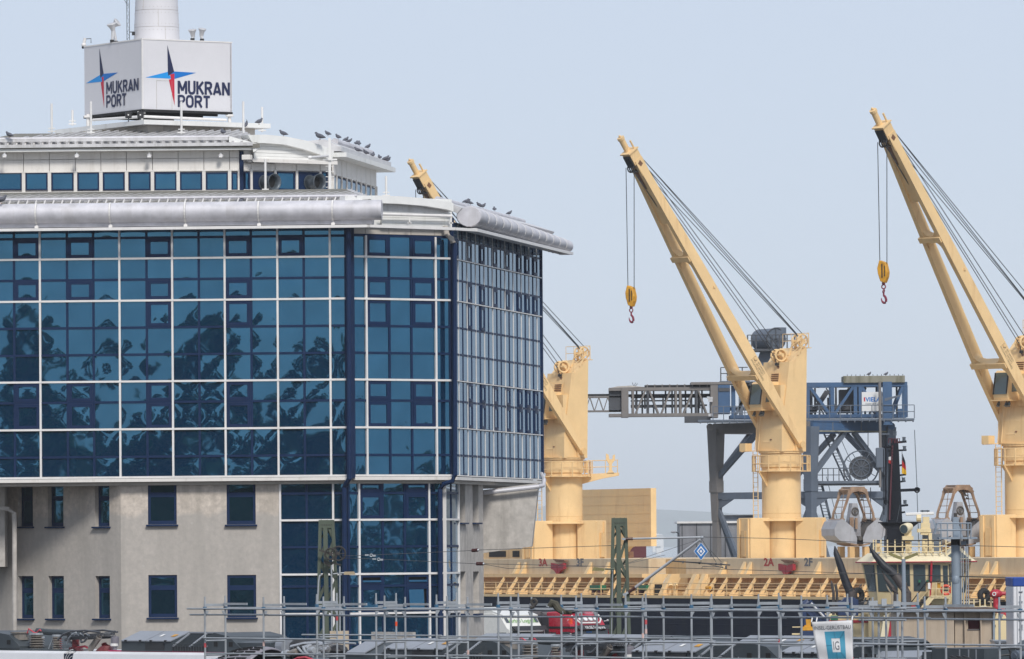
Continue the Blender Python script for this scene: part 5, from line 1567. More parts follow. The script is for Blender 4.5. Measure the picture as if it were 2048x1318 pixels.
# ------------------------------------------------------------------ clamshell grabs parked on the hatch
M['grab'] = mat("worn_grey_grab_steel", (.38, .395, .43), .6, .1, .14, 1.2, .45, (.14, .07, .04), streak_scale=1.2, coord='obj')
M['grab_dark'] = mat("dark_grab_inside", (.09, .085, .08), .7, .1, .3, 1.5, .4, (.12, .06, .03), coord='obj')
M['grab_rust'] = mat("rusty_grab_frame", (.30, .205, .14), .75, 0, .3, 2, .6, (.17, .07, .03), coord='obj')
def make_grab(lab, loc, rz):
    t = thing("clamshell_grab", lab, "grab", loc, rz, group="clamshell grabs on the hatch cover")
    c = lambda nm, mb, mt, **k: obj(nm, mb, M[mt], t, local=True, **k)
    # x across the opening, y along the shells
    for sg in (-1, 1):
        prof = [(.35, .10), (.95, .28), (2.05, .55), (2.55, 1.0), (2.6, 1.6), (2.3, 2.25), (1.75, 2.5), (.75, 1.75), (.3, .75)]
        for y in (-1.35, 1.27):
            c("shell_cheek", MB().prism([(sg * x, y, z) for x, z in prof], (0, .08, 0)), 'grab')
        back = prof[1:7]
        mb = MB()
        for (x0, z0), (x1, z1) in zip(back, back[1:]):
            d = V((x1 - x0, 0, z1 - z0)).normalized(); n = V((d.z, 0, -d.x))
            mb.prism([(sg * x0, -1.27, z0), (sg * x1, -1.27, z1), (sg * (x1 - n.x * .06), -1.27, z1 - n.z * .06), (sg * (x0 - n.x * .06), -1.27, z0 - n.z * .06)], (0, 2.54, 0))
        c("shell_back", mb, 'grab')
        c("shell_inside", MB().prism([(sg * .42, -1.26, .6), (sg * 1.70, -1.26, 2.30), (sg * 1.75, -1.26, 2.2), (sg * .47, -1.26, .5)], (0, 2.52, 0)), 'grab_dark')
        c("cutting_lip", MB().prism([(sg * .2, -1.42, .02), (sg * 1.0, -1.42, .2), (sg * 1.0, -1.42, .34), (sg * .2, -1.42, .18)], (0, 2.84, 0)), 'grab_rust')
        gr = MB()
        for i in range(6): gr.box((sg * (1.8 + .0), -1.1 + i * .44, 2.5), (.6, .05, .05))
        c("grating", gr, 'grab_rust')
        for y in (-.95, .95):
            c("strut", MB().ptube([(sg * 1.62, y, 2.4), (sg * 1.55, y, 3.0), (sg * 1.05, y, 4.3), (sg * .80, y, 5.1)], [.14, .13, .14, .17], 6), 'grab_rust')
            c("strut_pin", MB().tube((sg * 1.62, y - .18, 2.42), (sg * 1.62, y + .18, 2.42), .2, 10), 'grab_rust')
        for z in (3.0, 3.6, 4.2):
            xx = 1.55 - (z - 3.0) * .385
            c("cross_bar", MB().tube((sg * xx, -.95, z), (sg * xx, .95, z), .035, 6), 'grab_rust')
        c("brace_rod", MB().tube((sg * 1.3, 0, 2.4), (sg * .95, 0, 4.9), .03, 6), 'grab_rust')
    hd = []
    for y in (-1.08, .82):
        c("head_plate", MB().prism([(-1.05, y, 4.85), (-.62, y, 5.45), (.62, y, 5.45), (1.05, y, 4.85), (.85, y, 4.65), (.55, y, 4.95), (.0, y, 5.05), (-.55, y, 4.95), (-.85, y, 4.65)], (0, .26, 0)), 'grab_rust')
    c("head_beam", MB().box((0, 0, 5.35), (1.25, 2.1, .16)).box((-.8, 0, 5.0), (.2, 1.9, .5), Matrix.Rotation(-.6, 3, 'Y')).box((.8, 0, 5.0), (.2, 1.9, .5), Matrix.Rotation(.6, 3, 'Y')), 'grab_rust')
    c("lower_block", MB().prism([(-.62, -.35, .8), (.62, -.35, .8), (.55, -.35, 2.4), (.25, -.35, 3.95), (-.25, -.35, 3.95), (-.55, -.35, 2.4)], (0, .7, 0)), 'grab')
    c("block_sheave", MB().torus((0, -.42, 3.2), (0, 1, 0), .32, .07, 16, 6).tube((0, -.46, 3.2), (0, .46, 3.2), .16, 10), 'grab_dark')
    c("hinge_bar", MB().tube((0, -1.4, .75), (0, 1.4, .75), .2, 12), 'grab_dark')
    c("rope_bundle", MB().ptube([(.2, -.5, 5.0), (.45, -.6, 4.5), (.65, -.6, 4.55), (.75, -.6, 4.2), (.5, -.6, 4.3)], .1, 6), 'grab_dark')
    c("guide_plate", MB().box((-.45, -.55, 2.2), (.4, .12, .9)).box((.0, -.6, 2.1), (.25, .1, 1.0)), 'grab_rust')
    return t
def stand(root, hgt):
    for sg in (-1, 1):
        for y in (-1.0, 1.0):
            obj("rest_block", MB().box((sg * .75, y, -hgt / 2), (.5, .5, hgt)), M['cream_rust'], root, local=True)
gz = SH(1700, 1093, 9)[1]
gs = SH(1707, 1093, 9)[0]; gq = SP(gs, 9, gz)
ga = make_grab("open clamshell grab between the middle crane and the tug mast", gq, rad(24))
gs = SH(1917, 1093, 9)[0]; gq2 = SP(gs, 9, SH(1917, 1093, 9)[1])
gb = copy_tree(ga); gb.location = gq2; gb['label'] = "open clamshell grab rising behind the tug wheelhouse next to the right crane"
for g_ in (ga, gb):
    g_.scale = (.67, .67, .67)
    hgt = (g_.location.z - ztopc) / .67
    stand(g_, hgt)
# ------------------------------------------------------------------ pier, shed and ship loader behind the ship
PIER_D = 470.0
pr = MB().prism([(-10, 500, -6), (60, 448, -6), (70, 640, -6), (0, 660, -6)], (0, 0, 7.2))
tag(obj("pier", pr, M['pier']), kind='structure')
M['blue_steel'] = mat("faded_blue_steel", (.045, .105, .21), .55, .1, .12, .8, .35, (.11, .10, .085), streak_scale=.9)
M['grey_blue'] = mat("grey_blue_steel", (.115, .14, .178), .6, .1, .10, .8, .3, (.09, .08, .07), streak_scale=.9)
M['warm_grey'] = mat("dusty_grey_steel", (.19, .175, .165), .65, .1, .12, 1, .35, (.12, .09, .07), streak_scale=1.0)
M['dark_grey'] = mat("dark_machinery_grey", (.06, .065, .075), .6, .1, .2, 1.5)
M['belt'] = mat("rubber_belt", (.012, .012, .014), .8, 0, .2, 3)
M['weight'] = mat("mossy_concrete", (.26, .25, .20), .9, 0, .15, 1, .7, (.10, .095, .05), streak_scale=1.8, streak_lo=.45, streak_hi=.65)
M['banner_white'] = mat("banner_white", (.70, .71, .71), .6, 0, .03, 1)
ldr = thing("ship_loader", "blue and grey conveyor ship loader on a tall portal behind the ship", "ship loader", P(1620, 1180, 480))
def lo(nm, mb, mt, parent=None, **k): return obj(nm, mb, M[mt], parent or ldr, **k)
DA, DB, DC, DD = 480.0, 473.5, 479.0, 486.5
CA = {'A': (1433, DA), 'B': (1622, DB), 'C': (1776, DC), 'D': (1587, DD)}
def cp(k, y): return P(CA[k][0], y, CA[k][1])
zleg0 = 1.2
def at_z(k, z):
    q = cp(k, 1000); return V((q.x, q.y, z))
zbeam = P(1500, 856, 478).z
zmid = P(1500, 991, 478).z
for k, mt in (('A', 'warm_grey'), ('B', 'grey_blue'), ('C', 'grey_blue'), ('D', 'grey_blue')):
    lo("portal_leg", MB().bar(at_z(k, zmid - 1.8), at_z(k, zbeam), .52, .52, (.7, .7, 0), .92, .92).bar(at_z(k, zleg0), at_z(k, zmid - 1.8), .46, .46, (.7, .7, 0)), mt)
    lo("leg_joint", MB().bar(at_z(k, zmid + .25), at_z(k, zmid + 1.1), .75, .75, (.7, .7, 0)), mt)
for a, b in ('AB', 'BC', 'CD', 'DA'):
    m_ = 'grey_blue'
    lo("cross_beam", MB().bar(at_z(a, zmid), at_z(b, zmid), .35, .46), m_)
    lo("head_beam", MB().bar(at_z(a, zbeam), at_z(b, zbeam), .6, .75), 'blue_steel' if 'C' in (a, b) else 'warm_grey')
for a, b in ('AB', 'BC', 'DA', 'CD'):
    p, q = at_z(a, 0), at_z(b, 0)
    mid = (p + q) / 2
    z1 = zbeam - .4
    for (k, s_) in ((a, -1), (b, 1)):
        e = at_z(k, zmid + 1.2)
        top = V((mid.x, mid.y, z1)) + (at_z(k, 0) - V((mid.x, mid.y, 0))) * .12
        lo("diagonal_brace", MB().bar(e, top, .30, .34), 'grey_blue')
        e2 = at_z(k, zmid - .6); foot_ = V((mid.x, mid.y, zleg0)) + (at_z(k, 0) - V((mid.x, mid.y, 0))) * .1
        if a in 'BC': lo("diagonal_brace", MB().bar(e2, foot_ + V((0, 0, .5)), .26, .3), 'grey_blue')
        else: lo("diagonal_brace", MB().bar(e2, V((foot_.x, foot_.y, zleg0 + 1.2)), .26, .3), 'grey_blue')
# gussets under the cross beams
for k in 'ABC':
    for o in {'A': 'B', 'B': 'AC', 'C': 'B'}[k]:
        d = (at_z(o, 0) - at_z(k, 0)).normalized()
        q = at_z(k, zmid - .25) + d * .25
        lo("gusset", MB().prism([q, q + d * 1.5, q + V((0, 0, -.75))], d.cross(V((0, 0, 1))) * .1), 'grey_blue')
# brown stained flange on the blue head beam
d = (at_z('C', 0) - at_z('B', 0)).normalized()
lo("beam_flange", MB().bar(at_z('B', zbeam - .33) - d.cross(V((0, 0, 1))) * -.05, at_z('C', zbeam - .33), .72, .10), 'weight')
lo("beam_flange", MB().bar(at_z('B', zbeam + .38), at_z('C', zbeam + .38), .72, .06), 'blue_steel')
for t in (.25, .62): 
    q = at_z('B', zbeam) + (at_z('C', zbeam) - at_z('B', zbeam)) * t
    lo("beam_stiffener", MB().box(q, (.1, .64, .7), math.atan2(d.y, d.x)), 'grey_blue')
lo("pulley", MB().tube(P(1420, 854, 476), P(1420, 854, 477.5), .26, 14), 'warm_grey')
lo("pulley", MB().tube(P(1783, 852, 476), P(1783, 852, 477.5), .26, 14), 'blue_steel')

# long boom: a frame in a vertical plane running right to left, 2.4 m deep
DBM = 476.0
zc0, zc1 = P(1500, 838, DBM).z, P(1500, 772, DBM).z
X = lambda px: P(px, 800, DBM).x
def deckbar(nm, x0, x1, z, h, mt, y0=DBM, wd=.2): lo(nm, MB().box2((X(x0), y0, z - h / 2), (X(x1), y0 + wd, z + h / 2)), mt)
WB = 2.6
gt0 = P(1320, 778, DBM).z
deck_z = P(1600, 840, DBM).z
lo("walkway_deck", MB().box2((X(1395), DBM - .9, deck_z - .09), (X(1827), DBM + WB + .8, deck_z + .05)), 'grey_blue')
for i in range(30):
    cube("deck_joist", M['grey_blue'], ldr, (X(1400) + (X(1825) - X(1400)) * i / 29, DBM - .55, deck_z - .14), (.07, .8, .14))
# handrail of the walkway
zr0, zr1 = deck_z + .05, P(1600, 812, DBM).z
for z_ in (zr1, (zr0 + zr1) / 2):
    lo("guard_rail", MB().tube((X(1425), DBM - .85, z_), (X(1827), DBM - .85, z_), .03, 5), 'grey_blue')
for i in range(20):
    xx = X(1425) + (X(1827) - X(1425)) * i / 19
    cube("rail_post", M['grey_blue'], ldr, (xx, DBM - .85, (zr0 + zr1) / 2), (.06, .06, zr1 - zr0))
# blue truss on the right: two planes
bt, bb = P(1700, 769, DBM).z, P(1700, 834, DBM).z
for yy in (DBM, DBM + WB):
    lo("top_chord", MB().box2((X(1600), yy, bt - .16), (X(1815), yy + .3, bt + .16)), 'blue_steel')
    lo("bottom_chord", MB().box2((X(1460), yy, bb - .05), (X(1815), yy + .3, bb + .20)), 'blue_steel')
    for px in (1616, 1665, 1711, 1721, 1759, 1812):
        lo("truss_post", MB().box2((X(px) - .13, yy + .02, bb), (X(px) + .13, yy + .28, bt - .1)), 'blue_steel')
    for p0, p1 in (((1620, bt), (1661, bb)), ((1707, bt), (1668, bb)), ((1724, bt), (1756, bb)), ((1806, bt), (1784, bb))):
        lo("truss_diagonal", MB().bar((X(p0[0]), yy + .15, p0[1] - .15), (X(p1[0]), yy + .15, p1[1] + .15), .2, .24, (0, 1, 0)), 'blue_steel')
for px in (1640, 1690, 1740):
    lo("roof_beam", MB().box2((X(px) - .1, DBM + .3, bt - .1), (X(px) + .1, DBM + WB, bt + .1)), 'blue_steel')
# machinery inside
lo("drive_box", MB().box2((X(1680), DBM + 1.2, bb + .3), (X(1709), DBM + 2.2, bb + 2.0)), 'dark_grey', bevel=.04)
lo("conveyor_bed", MB().box2((X(1450), DBM + .9, bb + .55), (X(1740), DBM + 1.9, bb + .8)), 'dark_grey')
lo("ladder_frame", MB().box2((X(1630), DBM + 1.5, bb + .2), (X(1634), DBM + 1.6, bt - .2)).box2((X(1620), DBM + 1.5, bb + .2), (X(1624), DBM + 1.6, bt - .2)), 'dark_grey')
for px in (1646, 1652): lo("belt_support", MB().bar((X(px) - .8, DBM + 1.5, bb + .3), (X(px) + .3, DBM + 1.5, bt - .4), .18, .2, (0, 1, 0)), 'dark_grey')
lo("blue_box", MB().prism([(X(1795), DBM - .2, deck_z + .1), (X(1812), DBM - .2, deck_z + .1), (X(1812), DBM - .2, deck_z + .75), (X(1795), DBM - .2, deck_z + .75)], (0, .7, 0)), 'blue_steel')
lo("motor_frame", MB().bar((X(1737), DBM + .3, deck_z + .1), (X(1742), DBM + .3, deck_z + .7), .15, .15).bar((X(1753), DBM + .3, deck_z + .1), (X(1748), DBM + .3, deck_z + .7), .15, .15).box((X(1745), DBM + .3, deck_z + .75), (.5, .3, .15)), 'dark_grey')
for k, px in enumerate((1625, 1641, 1658, 1674, 1696, 1714, 1732, 1752, 1778, 1796)):
    lo("inner_post", MB().box2((X(px) - .07, DBM + 1.3 + .2 * (k % 2), bb + .1), (X(px) + .07, DBM + 1.42 + .2 * (k % 2), bt - (.9 if k % 3 else .15))), 'dark_grey')
for x0, x1 in ((1622, 1650), (1655, 1680), (1700, 1672), (1735, 1712), (1760, 1790)):
    lo("inner_brace", MB().bar((X(x0), DBM + 1.8, bt - .2), (X(x1), DBM + 1.8, bb + .2), .10, .12, (0, 1, 0)), 'dark_grey')
for px in (1405, 1398, 1384, 1372, 1345, 1332, 1308, 1285, 1274):
    lo("inner_post", MB().box2((X(px) - .06, DBM + 1.2, gt0 - 1.75), (X(px) + .06, DBM + 1.32, gt0 - .1)), 'dark_grey')
lo("inner_rail", MB().box2((X(1262), DBM + 1.35, gt0 - .62), (X(1415), DBM + 1.45, gt0 - .52)).box2((X(1262), DBM + 1.35, gt0 - 1.22), (X(1415), DBM + 1.45, gt0 - 1.10)), 'dark_grey')
# concrete counterweight with its row of studs
w_ = lo("counterweight", MB().box2((X(1687), DBM - .2, P(1700, 766, DBM).z), (X(1810), DBM + WB + .4, P(1700, 752, DBM).z)), 'weight', bevel=.02)
for i in range(14):
    q = (X(1695) + (X(1806) - X(1695)) * i / 13, DBM - .05, P(1700, 752, DBM).z)
    obj("lifting_stud", MB().box(V(q) + V((0, 0, .05)), (.05, .05, .12)), M['grey_blue'], w_)
# tall column and pipe
lo("mast_column", MB().box2((X(1765), DBM - .8, P(1770, 850, DBM).z), (X(1783), DBM - .2, P(1770, 764, DBM).z)), 'blue_steel')
lo("bracket", MB().prism([(X(1768), DBM - .82, P(1770, 797, DBM).z), (X(1800), DBM - .82, P(1770, 790, DBM).z), (X(1800), DBM - .82, P(1770, 793, DBM).z), (X(1768), DBM - .82, P(1770, 803, DBM).z)], (0, .5, 0)), 'grey_blue')
lo("stand_pipe", MB().tube((X(1758), DBM - 1.1, P(1758, 905, DBM).z), (X(1758), DBM - 1.1, P(1758, 764, DBM).z), .10, 8), 'warm_grey')
lo("control_cabinet", MB().box2((X(1749), DBM - 1.4, P(1758, 936, DBM).z), (X(1768), DBM - .8, P(1758, 896, DBM).z)), 'grey_blue', bevel=.03)
lo("stand_pipe", MB().tube((X(1757), DBM - 1.1, P(1758, 975, DBM).z), (X(1757), DBM - 1.1, P(1758, 936, DBM).z), .09, 8), 'warm_grey')
# company banner on the truss
sg_ = lo("name_board", MB().box2((X(1723.5), DBM - .06, P(1740, 822, DBM).z), (X(1765), DBM - .02, P(1740, 784, DBM).z)), 'banner_white')
for body, px, y, h, m_, xs in (("VIELA", 1731, 803, .30, 'logo_blue', 1.0), ("EXPORT GMBH", 1731, 810, .135, 'stencil_grey', 1.05)):
    tb = text_mb(body, h, xs, .03 if h > .2 else .005)
    q = P(px, y, DBM)
    tb.v = [(q.x + a, DBM - .065 - .001, q.z + c_) for a, b_, c_ in tb.v]
    obj("lettering", tb, M[m_], sg_)
q = P(1727.5, 803, DBM)
obj("logo_bar", MB().prism([(q.x, DBM - .064, q.z), (q.x + .1, DBM - .064, q.z), (q.x + .1, DBM - .064, q.z + .30), (q.x, DBM - .064, q.z + .30)], (0, .003, 0)), M['logo_red'], sg_)
# middle: blue cabin and tower to the dust drum
lo("machine_house", MB().box2((X(1421), DBM - .25, P(1440, 835, DBM).z), (X(1436), DBM + WB, P(1440, 764, DBM).z)), 'warm_grey')
cab_ = lo("blue_cabin", MB().box2((X(1436), DBM - .3, P(1440, 828, DBM).z), (X(1460), DBM + 1.4, P(1440, 770, DBM).z)), 'blue_steel', bevel=.03)
obj("cabin_band", MB().box2((X(1437), DBM - .36, P(1440, 783, DBM).z), (X(1460), DBM - .3, P(1440, 776, DBM).z)), M['dark_grey'], cab_)
lo("machine_roof", MB().box2((X(1382), DBM - .3, P(1440, 769, DBM).z), (X(1475), DBM + WB, P(1440, 764, DBM).z)), 'warm_grey')
for px, mt in ((1467, 'blue_steel'), (1482, 'grey_blue'), (1500, 'dark_grey'), (1516, 'grey_blue')):
    lo("truss_post", MB().box2((X(px) - .15, DBM + .3, bb), (X(px) + .15, DBM + .6, bt)), mt)
lo("drive_box", MB().box2((X(1490), DBM + .8, bb + .8), (X(1512), DBM + 2, bt + .3)), 'dark_grey')
lo("truss_diagonal", MB().bar((X(1470), DBM + .4, bb + .1), (X(1500), DBM + .4, bt), .2, .2, (0, 1, 0)), 'grey_blue')
# drum platform
zd = P(1540, 699, DBM).z
lo("drum_platform", MB().box2((X(1496), DBM - .3, zd - .12), (X(1572), DBM + 2.6, zd + .05)), 'dark_grey')
zt_ = P(1540, 670, DBM).z
for z_ in (zt_, (zt_ + zd) / 2 + .1):
    lo("guard_rail", MB().tube((X(1496), DBM - .25, z_), (X(1600), DBM - .25, z_), .03, 5), 'dark_grey')
for px in (1496, 1504, 1513, 1545, 1560, 1575, 1590):
    cube("rail_post", M['dark_grey'], ldr, (X(px), DBM - .25, (zt_ + zd) / 2), (.09, .09, zt_ - zd))
cA, cB = P(1520, 680, DBM + 2.2), P(1552, 682, DBM + .2)
cB.z = cA.z
dr = lo("dust_drum", MB().tube(cA, cB, .78, 26), 'grey_blue', smooth=True)
obj("drum_rim", MB().torus(cB, (cB - cA), .78, .05, 26, 6), M['dark_grey'], dr)
obj("drum_bar", MB().box(cB + V((0, -.05, .0)), (1.5, .06, .05)).box(cB + V((0, -.05, 0)), (.05, .06, 1.5)), M['dark_grey'], dr)
obj("drum_cap", MB().tube(P(1560, 668, DBM + .8), P(1560, 655, DBM + .8), .45, 14), M['grey_blue'], dr)
lo("chute", MB().prism([P(1512, 729, DBM + .6), P(1532, 733, DBM + .6), P(1548, 701, DBM + .6), P(1522, 701, DBM + .6)], (0, 1.2, 0)), 'grey_blue')
for px in (1535, 1546): lo("tower_post", MB().box2((X(px) - .12, DBM + .7, bt - .2), (X(px) + .12, DBM + .95, zd)), 'dark_grey')
for i in range(6):
    lo("tower_lacing", MB().bar((X(1535), DBM + .8, bt + .1 + i * .38), (X(1546), DBM + .8, bt + .45 + i * .38), .05, .05, (0, 1, 0)), 'dark_grey')
for z_ in (P(1450, 735, DBM).z, P(1450, 747, DBM).z): lo("guard_rail", MB().tube((X(1442), DBM, z_), (X(1496), DBM, z_), .035, 5), 'dark_grey')
for px in (1442, 1455, 1470, 1485): cube("rail_post", M['dark_grey'], ldr, (X(px), DBM, (P(1450, 735, DBM).z + P(1450, 764, DBM).z) / 2), (.08, .08, P(1450, 735, DBM).z - P(1450, 764, DBM).z))
lo("floor_plate", MB().box2((X(1440), DBM - .1, P(1450, 764, DBM).z - .05), (X(1500), DBM + 1, P(1450, 762, DBM).z)), 'grey_blue')
# grey telescopic boom to the left
gt, gb_ = P(1320, 778, DBM).z, P(1320, 830, DBM).z
for yy in (DBM, DBM + 2.1):
    lo("boom_chord", MB().box2((X(1218), yy, gt - .1), (X(1421), yy + .22, gt + .12)), 'warm_grey')
    lo("boom_chord", MB().box2((X(1218), yy, gb_ - .1), (X(1421), yy + .22, gb_ + .12)), 'warm_grey')
    for px, mt in ((1246, 'warm_grey'), (1266, 'warm_grey'), (1296, 'dark_grey'), (1352, 'warm_grey'), (1361, 'warm_grey'), (1393, 'dark_grey')):
        lo("truss_post", MB().box2((X(px) - .08, yy + .02, gb_), (X(px) + .08, yy + .2, gt)), mt)
    for p0, p1 in (((1292, gt), (1270, gb_)), ((1298, gt), (1318, gb_)), ((1342, gt), (1322, gb_)), ((1388, gt), (1366, gb_)), ((1396, gt), (1414, gb_))):
        lo("truss_diagonal", MB().bar((X(p0[0]), yy + .1, p0[1]), (X(p1[0]), yy + .1, p1[1]), .12, .14, (0, 1, 0)), 'warm_grey')
lo("boom_head", MB().box2((X(1243), DBM - .08, gb_ - .15), (X(1257), DBM + 2.3, gt + .1)), 'warm_grey')
lo("tail_box", MB().box2((X(1218), DBM + .3, gt - 1.6), (X(1243), DBM + 1.9, gt)), 'dark_grey')
lo("boom_belt", MB().box2((X(1235), DBM + .5, gt + .02 - .55), (X(1421), DBM + 1.7, gt - .35)), 'belt')
lo("upper_belt", MB().box2((X(1290), DBM + .5, gt + .14), (X(1440), DBM + 1.7, gt + .30)), 'belt')
for i in range(9): cube("belt_roller", M['warm_grey'], ldr, (X(1295) + (X(1415) - X(1295)) * i / 8, DBM + .45, gt + .2), (.08, .1, .3))
lo("inner_frame", MB().box2((X(1262), DBM + 1, gb_ + .55), (X(1400), DBM + 1.2, gb_ + .72)).box2((X(1262), DBM + 1, gb_ + 1.0), (X(1380), DBM + 1.2, gb_ + 1.1)), 'dark_grey')
for i in range(8): cube("idler", M['dark_grey'], ldr, (X(1272) + (X(1400) - X(1272)) * i / 7, DBM + 1.0, gb_ + .85), (.12, .9, .75))
lo("canopy", MB().prism([(X(1222), DBM + .1, gt + .12), (X(1290), DBM + .1, gt + .15), (X(1262), DBM + .1, gt + .27), (X(1235), DBM + .1, gt + .22)], (0, 1.9, 0)), 'concrete_plain')
lo("scrap_brush", MB().bar((X(1268), DBM + .6, gt + .2), (X(1265), DBM + .6, gt + .5), .04, .04).bar((X(1268), DBM + .6, gt + .2), (X(1272), DBM + .6, gt + .48), .04, .04).bar((X(1270), DBM + .6, gt + .2), (X(1276), DBM + .6, gt + .42), .04, .04), 'dark_grey')
lo("floodlight", MB().box(P(1420, 796, DBM - .4), (.4, .25, .14)).box(P(1421, 801, DBM - .4), (.3, .2, .2)), 'lamp_grey')
lo("floodlight", MB().box(P(1421, 830, DBM - .4), (.3, .2, .2)), 'lamp_grey')
lo("under_bracket", MB().box2((X(1370), DBM, gb_ - .55), (X(1421), DBM + 2, gb_ - .1)), 'dark_grey')
# slim lattice at the far left end
st, sb_ = P(1200, 791, DBM).z, P(1200, 822, DBM).z
for yy in (DBM + .3, DBM + 1.5):
    lo("lattice_chord", MB().box2((X(1085), yy, st - .15), (X(1246), yy + .12, st - .03)), 'warm_grey')
    lo("lattice_chord", MB().box2((X(1085), yy, sb_ - .06), (X(1246), yy + .12, sb_ + .06)), 'warm_grey')
    k = 0; px = 1090
    while px < 1236:
        a_, b_ = (st - .1, sb_) if k % 2 == 0 else (sb_, st - .1)
        cube_ = MB().bar((X(px), yy + .05, a_), (X(px + 9), yy + .05, b_), .06, .07, (0, 1, 0)); lo("lattice_bar", cube_, 'warm_grey')
        px += 9; k += 1
lo("boom_belt", MB().box2((X(1085), DBM + .4, st + .0), (X(1246), DBM + 1.5, st + .12)), 'belt')
# cable reel, access stairs and landing inside the portal
rc = P(1722, 936, 476.5)
rl_ = lo("cable_reel", MB().tube(rc + V((0, .5, 0)), rc + V((0, -.1, 0)), .85, 26), 'dark_grey')
obj("reel_rim", MB().torus(rc + V((0, -.15, 0)), (0, 1, 0), 1.25, .04, 28, 6).torus(rc + V((0, .5, 0)), (0, 1, 0), 1.25, .04, 28, 6).torus(rc + V((0, -.15, 0)), (0, 1, 0), .62, .04, 24, 6), M['grey_blue'], rl_)
for i in range(12):
    a_ = 2 * math.pi * i / 12
    obj("spoke", MB().bar(rc + V((0, -.15, 0)), rc + V((1.25 * math.cos(a_), -.15, 1.25 * math.sin(a_))), .05, .05, (0, 1, 0)), M['grey_blue'], rl_)
lo("landing", MB().box2((X(1630), 475.5, P(1660, 964, 476).z - .12), (X(1760), 477.5, P(1660, 962, 476).z)), 'grey_blue')
lo("landing_beam", MB().box2((X(1630), 475.6, P(1660, 970, 476).z - .05), (X(1760), 475.9, P(1660, 964, 476).z - .1)), 'dark_grey')
for z_ in (P(1660, 937, 476).z, P(1660, 950, 476).z): lo("guard_rail", MB().tube((X(1630), 475.6, z_), (X(1700), 475.6, z_), .03, 5), 'grey_blue')
for i in range(7):
    cube("rail_post", M['dark_grey'], ldr, (X(1632) + (X(1698) - X(1632)) * i / 6, 475.6, (P(1660, 937, 476).z + P(1660, 962, 476).z) / 2), (.06, .06, P(1660, 937, 476).z - P(1660, 962, 476).z))
def stair(p0, p1, n, wd=.5):
    a_, b_ = V(p0), V(p1)
    for dy in (-wd / 2, wd / 2): lo("stair_stringer", MB().bar(a_ + V((wd * .35, dy, 0)) * 1.0, b_ + V((wd * .35, dy, 0)), .06, .16), 'grey_blue')
    lo("stair_stringer", MB().bar(a_ - V((.28, 0, 0)), b_ - V((.28, 0, 0)), .06, .12), 'grey_blue')
    for i in range(n):
        q = a_ + (b_ - a_) * (i + .5) / n
        cube("tread", M['grey_blue'], ldr, q, (.5, wd, .04))
    lo("stair_rail", MB().tube(a_ + V((.5, 0, .6)), b_ + V((.5, 0, .6)), .025, 5), 'grey_blue')
stair(P(1656, 868, 476.8), P(1698, 962, 476.8), 16)
stair(P(1639, 970, 477.2), P(1664, 1070, 477.2), 16)
stair(P(1546, 1000, 483), P(1530, 1060, 483), 8)
lo("hanging_cable", MB().tube(P(1736, 862, 476), P(1736, 910, 476), .03, 5).tube(P(1741, 975, 476), P(1741, 1055, 476), .035, 5), 'rope')
lo("hanging_ring", MB().torus(P(1507, 973, 470), (1, 0, 0), .14, .03, 14, 5).tube(P(1507, 978, 470), P(1507, 1025, 470), .008, 4), 'rope')
# shed behind the left leg
M['shed'] = mat("patched_grey_sheet", (.27, .28, .30), .7, .1, .14, .9, .5, (.17, .14, .15), streak_scale=.9, streak_lo=.45)
sh = thing("pier_shed", "grey sheet-metal shed with pale roof edge on the pier behind the left loader leg", "shed", P(1418, 1125, 496))
D_ = 495
a_, b_ = P(1360, 1122, D_), P(1478, 1046, D_)
obj("wall", MB().box2((a_.x, D_, 1.2), (b_.x, D_ + 8, b_.z)), M['shed'], sh)
obj("roof_edge", MB().box2((a_.x - .2, D_ - .2, b_.z), (b_.x + .2, D_ + 8, b_.z + .15)), M['white_rail'], sh)
for px in (1362, 1391, 1419, 1448): obj("sheet_joint", MB().box2((X(px) * D_ / DBM - .03, D_ - .05, 1.2), (X(px) * D_ / DBM + .03, D_, b_.z - .05)), M['dark_grey'], sh)
obj("upper_hut", MB().box2((P(1440, 1030, D_ + 2).x, D_ + 2, b_.z), (P(1506, 1030, D_ + 2).x, D_ + 5, P(1440, 1032, D_ + 2).z)), M['grey_blue'], sh)
obj("hut_roof", MB().box2((P(1436, 1030, D_ + 2).x, D_ + 1.7, P(1440, 1032, D_ + 2).z), (P(1508, 1030, D_ + 2).x, D_ + 5.3, P(1440, 1030, D_ + 2).z)), M['dark_grey'], sh)
# lamp beside the shed
D_ = 490
q = P(1358, 1125, D_)
sl_ = thing("street_lamp", "small curved lamp post at the left end of the grey shed", "street lamp", q)
obj("post", MB().ptube([q, P(1358, 1072, D_), P(1356.5, 1066, D_), P(1352, 1064, D_)], .05, 6), M['dark_grey'], sl_)
obj("lamp_head", MB().sph(P(1347, 1064, D_), .14, 8, 5, (1.6, 1, .7)), M['lamp_grey'], sl_)

for px, lab in ((1738, "dark bird on the mossy counterweight, the left one of two"), (1772, "dark bird on the mossy counterweight, the right one of two")):
    t = copy_tree(pg0); t.location = P(px, 751.5, DBM); t.rotation_euler = (0, 0, .5); t.scale = (1.1, 1.1, 1.1); t['label'] = lab; t['group'] = "birds on the ship loader"
